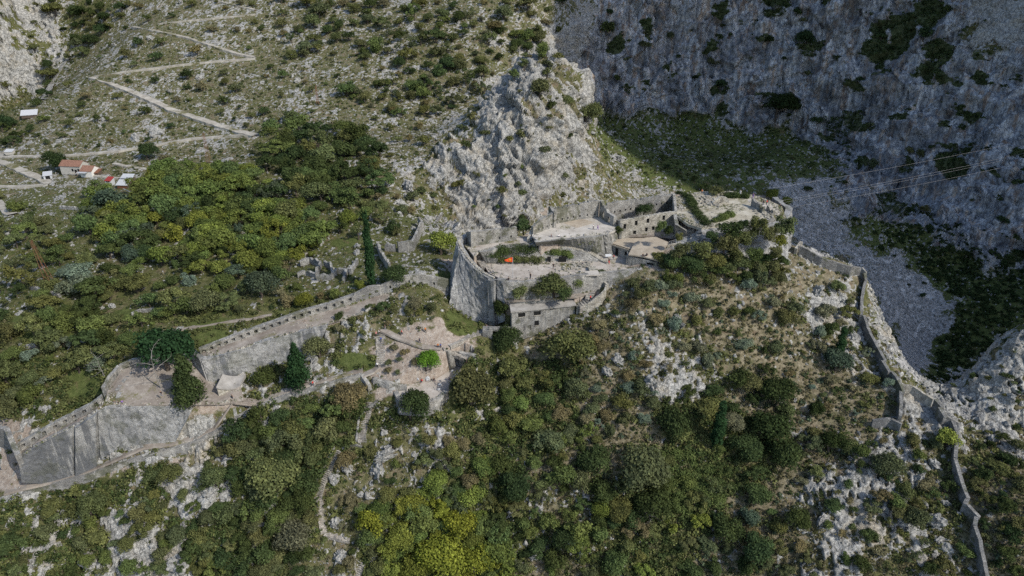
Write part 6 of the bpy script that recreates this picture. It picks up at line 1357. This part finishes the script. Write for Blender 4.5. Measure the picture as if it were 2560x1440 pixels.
# weeds on the castle floors and wall walks
rs = np.random.RandomState(8); wc = []; wr = []
for P, n in ((P_T1, 70), (P_T2, 30), (P_T3, 26), (P_T4, 190), (P_T3B, 60), (P_PB, 90), (P_RT, 26), (P_WA, 150), (P_RB, 40), (P_TL, 60)):
    for x, y, z in edge_pts(P, n): wc.append((x, y, z + .05)); wr.append(rs.uniform(.15, .6))
for a, b_, r_, n in ((1350,660,40,50),(1440,664,20,24),(1460,603,26,26),(1830,520,30,40),(1760,520,10,20),(1810,515,14,16)):
    for _ in range(n): p = PZ(a + rs.normal() * r_ * .7, b_ + rs.normal() * 3.5, T4 if b_ < 560 else (T3 - 1.5 if b_ < 620 else T1)); wc.append((p.x, p.y, p.z)); wr.append(rs.uniform(.2, .55))
wc = np.array(wc); V_, Q_, t_ = leaf_cloud(rs, wc, np.array(wr), 16000, .10, .6, .5); o = npmesh('weeds', V_, Q_, M_LEAF, attrs={'tint': t_}); o.color = PAL['O'] + (1,); tag(o, 'grass and weeds along the castle walls and floor edges', 'weeds', kind='stuff')
# ================================================================ GROUND COVER AND LOOSE ROCK
VIS = (PXD > -60) & (PXD < 2620) & (PYD > -60) & (PYD < 1500) & (~FLAT)
fl_i = np.flatnonzero(VIS.ravel()); rs = np.random.RandomState(99)
Pv = V; nbf = NB.reshape(-1, 3); rkf = rk.ravel(); clf = cl.ravel(); scf = scr.ravel(); barf = bare.ravel(); grf = gr.ravel(); drf = dryf.ravel(); df = DDD.ravel(); pxf = PXD.ravel(); pyf = PYD.ravel(); rof = ROCK.ravel()
area = (df / 200.0) ** 0.6
np_ = np.ones(len(pxf), bool)
for L_ in KEEP:
    for (x1, y1), (x2, y2) in zip(L_[:-1], L_[1:]):
        dx, dy = x2 - x1, y2 - y1; t = np.clip(((pxf-x1)*dx + (pyf-y1)*dy) / (dx*dx + dy*dy), 0, 1); np_ &= ((x1 + t*dx - pxf)**2 + ((y1 + t*dy - pyf)*1.2)**2 > 10 * 10)
area = area * np_ * (1 - .93 * CM.ravel())
ICO = np.array([(0,0,1),(.89,0,.45),(.28,.85,.45),(-.72,.53,.45),(-.72,-.53,.45),(.28,-.85,.45),(.72,.53,-.45),(-.28,.85,-.45),(-.89,0,-.45),(-.28,-.85,-.45),(.72,-.53,-.45),(0,0,-1)], float)
ICF = np.array([(0,1,2),(0,2,3),(0,3,4),(0,4,5),(0,5,1),(1,6,2),(2,7,3),(3,8,4),(4,9,5),(5,10,1),(6,7,2),(7,8,3),(8,9,4),(9,10,5),(10,6,1),(6,11,7),(7,11,8),(8,11,9),(9,11,10),(10,11,6)])
k_ = NM('boulder_stone', .95, .1); n = k_.noise(1.2, 6, .75); n2 = k_.noise(5, 4, .8); c = k_.ramp(n, (.34, (.08, .08, .078)), (.46, (.23, .228, .215)), (.66, (.43, .425, .40))); c = k_.mix(k_.math('MULTIPLY', k_.step(n2, .55, .7), .6), c, (.13, .13, .115)); k_.bump(n2, .8, .2); M_BOULD = k_.out(c)
def pick(wt, n): 
    p = wt[fl_i].astype(float); p /= p.sum(); return rs.choice(fl_i, n, p=p)
wt_rock = (np.clip(rkf, 0, .5) * (1.05 - rkf) * np.where(pyf > 700, .3, 1) * (1 - clf) * (1 - barf * .4) + scf * .5 + .02) * area
def rocks(name, label, idx, smin, smax, mat, cat='rocks'):
    n = len(idx); fs_ = np.where((pyf[idx] > 700), .7, 1.0); s_ = (smin + (smax - smin) * rs.random_sample(n) ** 3) * fs_; sc3 = s_[:, None] * rs.uniform(.35, 1.45, (n, 3)); v = ICO[None] * rs.uniform(.45, 1.3, (n, 12, 1)) * sc3[:, None, :]
    a = rs.uniform(0, 6.28, n); ca_, sa = np.cos(a)[:, None], np.sin(a)[:, None]; x = v[..., 0] * ca_ - v[..., 1] * sa; y = v[..., 0] * sa + v[..., 1] * ca_
    v = np.stack([x, y, v[..., 2]], -1) + Pv[idx][:, None, :] + nbf[idx][:, None, :] * (s_ * -.05)[:, None, None]; f = (ICF[None] + 12 * np.arange(n)[:, None, None]).reshape(-1, 3)
    o = npmesh(name, v.reshape(-1, 3), f, mat); tag(o, label, cat, kind='stuff'); return o
rocks('loose_rock', 'countless small pale limestone fragments strewn over the slopes', pick(wt_rock * (scf < .5), 24000), .12, .62, M_BOULD)
sw = scf * area; rocks('rubble', 'grey rubble blocks covering the scree valley', pick(sw, 9000), .15, 1.0, M_BOULD)
gw = ((pxf > 1480) & (pyf < 900) & (clf < .5) & (grf > .3)) * area; rocks('loose_rock', 'white blocks fallen over the shaded gorge floor', pick(gw * 1.0, 1500), .2, 1.3, M_BOULD)
# individual boulders
BM = []
for s_ in range(7):
    r2 = np.random.RandomState(200 + s_); import bmesh
    bm = bmesh.new(); bmesh.ops.create_icosphere(bm, subdivisions=4, radius=1.0); st_ = r2.uniform(.7, 1.3, 3); off = r2.uniform(0, 50, 3)
    for v_ in bm.verts:
        p = np.array(v_.co); q_ = p * 1.1 + off; a = float(ridge(np.array([q_[0]]), np.array([q_[1]]), np.array([q_[2]]), 1.2, 3, s_)[0]); b2 = float(vnoise(np.array([q_[0] * 1.3]), np.array([q_[1] * 1.3]), np.array([q_[2] * 1.3]), 9)[0])
        c3 = float(ridge(np.array([q_[0]]), np.array([q_[1]]), np.array([q_[2]]), .45, 2, s_ + 9)[0]); fc = float(facets(np.array([q_[0]]), np.array([q_[1]]), np.array([q_[2]]), .55, s_ * 3)[0]); f_ = .38 + .35 * a + .35 * round(b2 * 5) / 5 + .12 * c3 + .42 * fc; v_.co = (p[0] * f_ * st_[0], p[1] * f_ * st_[1], p[2] * f_ * st_[2])
    me = bpy.data.meshes.new('boulder'); bm.to_mesh(me); bm.free(); me.materials.append(M_BOULD); BM.append(me)
def boulder(g, r, label, group=None, rr=random, name='boulder'):
    o = bpy.data.objects.new(name, rr.choice(BM)); COL.objects.link(o); o.location = (g[0], g[1], g[2] - r * .05); o.scale = (r * rr.uniform(.6, 1.4), r * rr.uniform(.6, 1.1), r * rr.uniform(.6, 1.4)); o.rotation_euler = (rr.uniform(-.8, .8), rr.uniform(-.8, .8), rr.uniform(0, 6.28)); tag(o, label, 'rock', group); return o
rb_ = random.Random(77)
for x, y, r_, lb in [(505,1205,26,'large white rock jutting over the dark hollow under the path wall'),(520,1240,26,'lowest lobe of the large white overhanging rock'),(470,1190,15,'small white rock left of the overhanging rock'),(458,1315,16,'upright white boulder on the bottom left slope'),(370,1330,18,'pale boulder by the bottom left white patch'),(440,1415,36,'broad pale outcrop at the bottom left edge'),(320,1395,22,'white jagged boulder left of the broad bottom outcrop'),(868,1165,20,'tall white rock right of the winding stairway head'),(835,1195,20,'white rock close to the winding stairway'),(960,1140,32,'largest white outcrop above the lower centre'),(945,1175,26,'white outcrop stepping down from the largest one'),(1040,1290,30,'white rocky face above the autumn patch'),(840,1305,20,'pale slab beside the lower stairway'),(850,1390,26,'white rock at the foot of the stairway'),(1250,1060,16,'small white rock in the central wood'),(1757,742,11,'small white pinnacle on the dry slope'),(1690,790,13,'white upright rock below the castle'),(1700,815,14,'second upright white rock below the castle'),(1520,930,20,'pale rock left of the dry pale band'),(1545,900,18,'upright pale rock on the dry slope under the bunker bush'),(1620,960,22,'white outcrop in the middle of the dry slope'),(1480,890,14,'white rock right of the bunker bush'),(1960,690,14,'white rock at the foot of the castle tip'),(2040,730,16,'pale rock cluster on the upper right slope'),(2130,840,16,'pale rock left of the ridge wall bend'),(390,335,24,'large fluted grey outcrop under the zigzag path'),(340,350,18,'smaller fluted outcrop on the zigzag slope'),(708,302,13,'lone white boulder on the mountain slope'),(500,195,10,'white outcrop between two zigzag legs'),(12,600,24,'white outcrop at the left edge of the valley'),(1005,510,20,'pale knobbly outcrop above the ruined enclosure'),(1020,470,20,'upper part of the knobbly outcrop'),(800,605,16,'white rock ridge left of the tall cypress'),(2110,590,11,'stack of white blocks on the scree'),(1550,400,11,'white block on the grassy gorge slope')]:
    g = G(x, y); d = proj(g.x, g.y, g.z)[2]; boulder(g, r_ * .78 * d / F, lb, None, rb_, 'rock_outcrop' if r_ > 15 else 'boulder')
def bzone(poly, n, rpx, label, group, seed):
    rr = random.Random(seed)
    for x, y in poly_pts(poly, n, rpx[1] * 1.6, rr, True, 20):
        if near_path(x, y): continue
        r_ = rpx[0] + (rpx[1] - rpx[0]) * rr.random() ** 2; g = G(x, y); d = proj(g.x, g.y, g.z)[2]; boulder(g, r_ * .8 * d / F, uniq(rr.choice(['pale', 'grey', 'weathered']) + (' big' if r_ > rpx[1] * .6 else ' small') + ' boulder', x, y), group, rr)
bzone(SLOPE, 70, (3,9), 'pale limestone boulder lying on the mountain slope', 'boulders on the mountain slope', 1)
bzone([(0,560),(220,600),(300,680),(560,760),(400,880),(0,960)], 20, (4,9), 'pale boulder in the open olive grove', 'boulders of the olive grove', 2)
bzone([(1500,760),(2120,720),(2200,1040),(1960,1000),(1440,960)], 16, (4,10), 'white weathered boulder on the dry slope', 'boulders of the dry slope', 3)
bzone([(2000,1080),(2380,1080),(2440,1440),(2040,1440)], 52, (5,17), 'white craggy boulder of the lower right rocks', 'boulders of the lower right', 4)
bzone([(2360,1000),(2560,840),(2560,1160),(2420,1100)], 28, (5,15), 'white craggy boulder of the right-hand crag', 'boulders of the right crag', 5)
bzone([(900,1090),(1220,1070),(1200,1280),(860,1320)], 18, (6,17), 'white boulder between the stairway and the autumn trees', 'boulders near the stairway', 6)
bzone([(0,1280),(380,1260),(500,1440),(0,1440)], 20, (6,17), 'white boulder on the bank at the bottom left', 'boulders at the bottom left', 7)
bzone([(800,480),(1060,440),(1130,560),(960,620),(760,660)], 24, (4,12), 'pale boulder on the stony ground around the tall cypress', 'boulders near the cypress', 8)
# scrub and grass tufts
def tufts(name, label, wt, n, leaves, rmin, rmax, size, pal, seed, cat):
    r0 = np.random.RandomState(seed); idx = pick(wt, n); c = Pv[idx] + nbf[idx] * .05; rad = rmin + (rmax - rmin) * r0.random_sample(n) ** 2
    m_ = n * leaves; d = r0.normal(size=(m_, 3)); d /= np.linalg.norm(d, axis=1, keepdims=True); d[:, 2] = np.abs(d[:, 2]); ci = np.repeat(np.arange(n), leaves)
    P = c[ci] + d * (rad[ci] * r0.uniform(.4, 1.05, m_))[:, None] * np.array([1, 1, .85]); nr = d + r0.normal(size=d.shape) * .5; nr /= np.linalg.norm(nr, axis=1, keepdims=True)
    a = np.cross(nr, r0.normal(size=d.shape)); a /= np.linalg.norm(a, axis=1, keepdims=True); b_ = np.cross(nr, a); sz = size * (rad[ci] / rmax + .5) * r0.uniform(.6, 1.3, m_); a *= sz[:, None]; b_ *= (sz * .7)[:, None]
    V_ = np.stack([P - a, P - b_, P + a, P + b_], 1).reshape(-1, 3); t_ = np.repeat(np.stack([r0.random_sample(n)[ci] * .75 + r0.random_sample(m_) * .25, r0.random_sample(m_), np.zeros(m_)], 1), 4, 0)
    o = npmesh(name, V_, np.arange(4 * m_).reshape(-1, 4), M_LEAF, attrs={'tint': t_}); o.color = PAL[pal] + (1,); tag(o, label, cat, kind='stuff')
land = (1 - np.clip(clf * 1.5, 0, 1)) * (1 - np.clip(scf * 2, 0, 1)) * (1 - np.clip(barf * 1.2, 0, 1)) * (rof < .5) * area
slope_z = ((pyf < 420) | ((df > 215) & (pyf < 440))) * 1.0
tufts('scrub', 'low olive scrub dotted all over the rocky slopes', land * (.3 + grf) * (.22 + .78 * slope_z), 6500, 34, .3, 1.1, .20, 'E', 1, 'scrub')
tufts('scrub', 'low dark green scrub between the rocks', land * (.25 + grf) * (.22 + .78 * slope_z), 5000, 38, .3, 1.2, .20, 'D', 2, 'scrub')
tufts('grass', 'dry straw-coloured grass tufts on the sunny slopes', land * (.1 + drf), 8000, 22, .25, .8, .16, 'W', 3, 'grass')
tufts('undergrowth', 'thick undergrowth of the front slope', land * (df < 190) * (pyf > 700) * np.clip(grf - .27, 0, 1), 4000, 60, .5, 1.7, .22, 'O', 4, 'undergrowth')
tufts('undergrowth', 'dark leafy undergrowth of the shady banks', land * (df < 190) * (pyf > 900) * (grf > .42), 2600, 60, .6, 1.9, .22, 'D', 5, 'undergrowth')
tufts('scrub', 'dark scrub clinging to the cliff ledges', clf * (grf > .35) * area, 3000, 36, .4, 1.7, .30, 'D', 6, 'scrub')
tufts('undergrowth', 'dark vegetation with shadow in its near-black colour filling the right-hand bottom of the gorge', (pxf > 2200) * (pyf > 560) * (pyf < 960) * (df > 240) * (scf < .15) * (rof < .6) * area, 1500, 36, .5, 1.8, .34, 'K', 9, 'undergrowth')  # undergrowth whose near-black colour also carries the deep gorge shadow
tufts('grass', 'dry grass clumps of the front slope', (df < 200) * (pyf > 700) * (pxf > 1350) * land, 6000, 26, .25, .7, .15, 'W', 10, 'grass')
tufts('agave', 'blue-green agave rosettes spread over the dry slope', land * (df < 200) * (pyf > 740) * (pxf > 1440) * (drf > .5), 420, 40, .4, 1.0, .22, 'B', 7, 'agave')
# ================================================================ PEOPLE
def skin_body(name, verts, edges, rad, mat):
    me = bpy.data.meshes.new(name); me.from_pydata(verts, edges, []); o = bpy.data.objects.new(name, me); COL.objects.link(o); m_ = o.modifiers.new('s', 'SKIN'); s2 = o.modifiers.new('d', 'SUBSURF'); s2.levels = 1; s2.render_levels = 1
    for i, v_ in enumerate(me.skin_vertices[0].data): v_.radius = (rad[i], rad[i] * .85)
    me.skin_vertices[0].data[0].use_root = True
    bpy.context.view_layer.update(); dg = bpy.context.evaluated_depsgraph_get(); m2 = bpy.data.meshes.new_from_object(o.evaluated_get(dg)); m2.name = name; bpy.data.objects.remove(o); m2.materials.clear(); m2.materials.append(mat); m2.shade_smooth(); return m2
def color_mat(name):
    k_ = NM(name, .85, .1); oi = k_.n.new('ShaderNodeObjectInfo'); return k_.out(oi.outputs['Color'])
M_CLOTH = color_mat('cloth'); M_SKIN = simple('skin', (.45, .27, .19), .7, .05)
def pose(kind):
    if kind == 'sit':
        pel = (0, 0, .12); hip = [(.1, 0, .12), (-.1, 0, .12)]; kn = [(.13, -.42, .30), (-.13, -.40, .34)]; an = [(.13, -.62, -.05), (-.13, -.58, -.05)]; z0 = -.72
    elif kind == 'walk':
        pel = (0, 0, .93); hip = [(.1, 0, .9), (-.1, 0, .9)]; kn = [(.11, -.18, .5), (-.11, .06, .48)]; an = [(.11, -.22, .08), (-.11, .34, .14)]; z0 = 0
    else:
        pel = (0, 0, .93); hip = [(.1, 0, .9), (-.1, 0, .9)]; kn = [(.12, -.03, .5), (-.12, -.02, .5)]; an = [(.13, .02, .08), (-.13, .02, .08)]; z0 = 0
    pz = pel[2]; ch = (0, .0 if kind != 'sit' else .02, pz + .33); nk = (0, 0, pz + .53); hd = (0, -.02, pz + .66); tp = (0, -.02, pz + .80); sh = [(.19, 0, pz + .47), (-.19, 0, pz + .47)]
    eb = [(.27, .02, pz + .22), (-.27, .0, pz + .22)]; ha = [(.27, -.18, pz + .02), (-.25, -.22, pz + .08)] if kind != 'stand' else [(.28, -.06, pz - .05), (-.22, -.28, pz + .22)]
    fi = [(.27, -.24, pz - .05), (-.24, -.30, pz + .05)] if kind != 'stand' else [(.28, -.08, pz - .16), (-.18, -.34, pz + .28)]
    toe = [(an[0][0] + .02, an[0][1] - .2, an[0][2] - .05), (an[1][0] - .02, an[1][1] - .2, an[1][2] - .05)]
    V_ = [pel, ch, nk, hd, tp, sh[0], eb[0], ha[0], fi[0], sh[1], eb[1], ha[1], fi[1], hip[0], kn[0], an[0], toe[0], hip[1], kn[1], an[1], toe[1]]
    E = [(0,1),(1,2),(2,3),(3,4),(1,5),(5,6),(6,7),(7,8),(1,9),(9,10),(10,11),(11,12),(0,13),(13,14),(14,15),(15,16),(0,17),(17,18),(18,19),(19,20)]
    Rr = [.13,.14,.055,.10,.075,.065,.045,.033,.03,.065,.045,.033,.03,.085,.062,.042,.04,.085,.062,.042,.04]
    body = skin_body('body', V_, E, Rr, M_SKIN)
    sV = [pel, ch, (0, 0, pz + .46), sh[0], eb[0], sh[1], eb[1]]; shirt = skin_body('shirt', sV, [(0,1),(1,2),(1,3),(3,4),(1,5),(5,6)], [.17,.185,.12,.09,.07,.09,.07], M_CLOTH)
    tV = [pel, hip[0], kn[0], an[0], hip[1], kn[1], an[1]]; tr = skin_body('trousers', tV, [(0,1),(1,2),(2,3),(0,4),(4,5),(5,6)], [.16,.115,.085,.06,.115,.085,.06], M_CLOTH)
    hair = skin_body('hair', [(0, .03, pz + .72), (0, .0, pz + .80)], [(0, 1)], [.115, .09], M_CLOTH)
    return {'body': body, 'shirt': shirt, 'trousers': tr, 'hair': hair}
POSES = {k2: pose(k2) for k2 in ('stand', 'walk', 'sit')}
pr_ = random.Random(5)
COLS = {'black': (.02,.02,.02), 'red': (.55,.03,.03), 'white': (.75,.75,.75), 'purple': (.22,.14,.35), 'blue': (.05,.13,.45), 'orange': (.5,.17,.04), 'pink': (.6,.25,.25), 'green': (.08,.16,.07), 'grey': (.25,.25,.27), 'sky': (.35,.5,.65), 'dark': (.05,.05,.07)}
def person(p, shirt, trous, kind, label, rz=None, s=1.0):
    e = empty('person', p, pr_.uniform(0, 6.28) if rz is None else rz, s); tag(e, label, 'person'); hc = pr_.choice([(.03,.02,.015), (.08,.05,.03), (.02,.02,.02)])
    for nm, me in POSES[kind].items():
        o = bpy.data.objects.new(nm, me); COL.objects.link(o); o.parent = e; o.color = (COLS[shirt] if nm == 'shirt' else COLS[trous] if nm == 'trousers' else hc) + (1,)
    return e
def PT(x, y, z): return PZ(x, y, z)
for p, a, b_, k2, lb in [
 (PT(1271,700,T1+.75),'black','dark','sit','person in black sitting on the terrace edge left of the flagpole'),
 (PT(1326,697,T1),'black','dark','stand','person in black standing at the terrace edge right of the flagpole'),
 (PT(1383,672,T1),'black','dark','stand','person in black standing in the middle of the flag terrace'),
 (PT(1457,662,T1),'dark','black','sit','dark-clothed person sitting at the ramp foot wall'),
 (PT(1522,660,T1),'black','red','walk','person in dark top on the terrace below the information board'),
 (PT(1534,650,T1),'red','grey','stand','person in red next to the information board'),
 (PT(1476,752,113.2),'red','black','walk','person in red climbing the steps to the gate doorway'),
 (PT(1607,640,121.6),'black','dark','sit','left of two dark figures sitting on the guard house roof'),
 (PT(1617,639,121.6),'dark','black','sit','right of two dark figures sitting on the guard house roof'),
 (PT(1583,666,T1),'grey','dark','sit','grey-clad person sitting against the guard house wall'),
 (PT(1596,665,T1),'white','dark','sit','light-clad person sitting against the guard house wall'),
 (PT(1483,574,T3),'white','dark','stand','person in white standing on the hall floor'),
 (PT(1494,575,T3),'purple','purple','walk','person in purple walking on the hall floor'),
 (PT(1378,592,T3),'dark','grey','sit','dark person sitting on the front edge of the hall floor'),
 (PT(1397,592,T3),'white','grey','sit','pale-clad person sitting on the front edge of the hall floor'),
 (PT(1327,603,T2),'white','sky','stand','left of two light-clad people at the hall corner'),
 (PT(1334,604,T2),'sky','grey','stand','right of two light-clad people at the hall corner'),
 (PT(1716,577,123.6),'blue','dark','sit','person in blue sitting among the low ruins'),
 (PT(1754,486,T4),'orange','dark','stand','person in orange at the back of the upper ruin field'),
 (PT(1850,488,T4+.8),'white','white','stand','person in white standing above the low hedge'),
 (PT(1882,496,T4),'purple','purple','stand','person in purple at the back rim near the hedge'),
 (PT(1907,513,T4),'black','dark','stand','person in black behind the tumbled wall'),
 (PT(1916,513,T4),'red','dark','stand','person in red behind the tumbled wall'),
 (PT(1949,524,T4),'black','green','walk','person in black and green at the far east tip'),
 (G(941,842),'pink','dark','walk','person in pale pink at the head of the steps'),
 (G(948,838),'white','dark','stand','person in white at the head of the steps'),
 (G(953,856),'blue','dark','walk','person in blue descending the upper steps'),
 (G(963,826),'dark','grey','walk','dark person waiting above the steps'),
 (G(1005,838),'red','dark','walk','person in salmon red on the grass above the crossing'),
 (G(1064,832),'orange','black','walk','dark orange-clad person on the stony slope'),
 (G(1049,858),'dark','dark','walk','small dark figure left of the crossing'),
 (G(1095,872),'orange','dark','stand','person in orange-red at the crossing'),
 (G(1102,872),'blue','dark','stand','person in bright blue at the crossing'),
 (G(1167,912),'black','black','stand','person in black on the path right of the crossing'),
 (G(944,920),'white','black','walk','person in white near the bottom of the steps'),
 (G(783,966),'red','dark','walk','person in bright red on the path below the cone-shaped tree'),
 (PD(405,992,163.4),'black','grey','stand','person in black on the tree plaza'),
 (PD(288,1012,162.6)+Vector((0,0,.3)),'dark','dark','sit','left of three people resting on the revetment rim'),
 (PD(297,1013,162.6)+Vector((0,0,.3)),'black','grey','sit','middle of three people resting on the revetment rim'),
 (PD(307,1010,162.9)+Vector((0,0,.3)),'purple','dark','sit','right of three people resting on the revetment rim'),
 (G(582,1000),'black','dark','stand','small dark figure before the half-buried hut'),
 (G(3,1178),'sky','dark','walk','person in light blue at the left edge forecourt'),
 (G(1217,826),'purple','dark','walk','person in purple on the steps to the footbridge'),
 (G(1126,955)+Vector((0,0,.6)),'dark','black','sit','dark person sitting on the rest terrace wall'),
 (G(1085,955)+Vector((0,0,.5)),'black','dark','sit','dark person sitting at the back of the rest terrace'),
 (G(1055,958)+Vector((0,0,.5)),'red','dark','sit','person in dark red sitting by the white bag'),
 (G(193,440),'white','dark','stand','tiny pale figure in front of the farmhouse'),
]: person(p, a, b_, k2, lb)
# bags and belongings on the rest terrace
def sack(p, s_, mat, label, cat='bag'):
    o = bpy.data.objects.new('bag', BM[pr_.randint(0, 5)].copy()); o.data.materials.clear(); o.data.materials.append(mat); COL.objects.link(o); o.location = p; o.scale = (s_, s_ * .8, s_ * 1.1); tag(o, label, cat)
for x, y, s_, lb in ((1068,950,.5,'largest upright white sack at the back of the rest terrace'),(1045,952,.28,'small white bag left of the upright sack'),(1100,966,.35,'white bag in the middle of the rest terrace'),(1098,978,.32,'white bag nearest the front wall of the rest terrace'),(1140,940,.28,'pale bag beside the sitting dark person'),(1130,932,.25,'small pale bundle behind the sitting person')):
    sack(G(x, y) + Vector((0,0,.5)), s_, M_WHITE, lb)
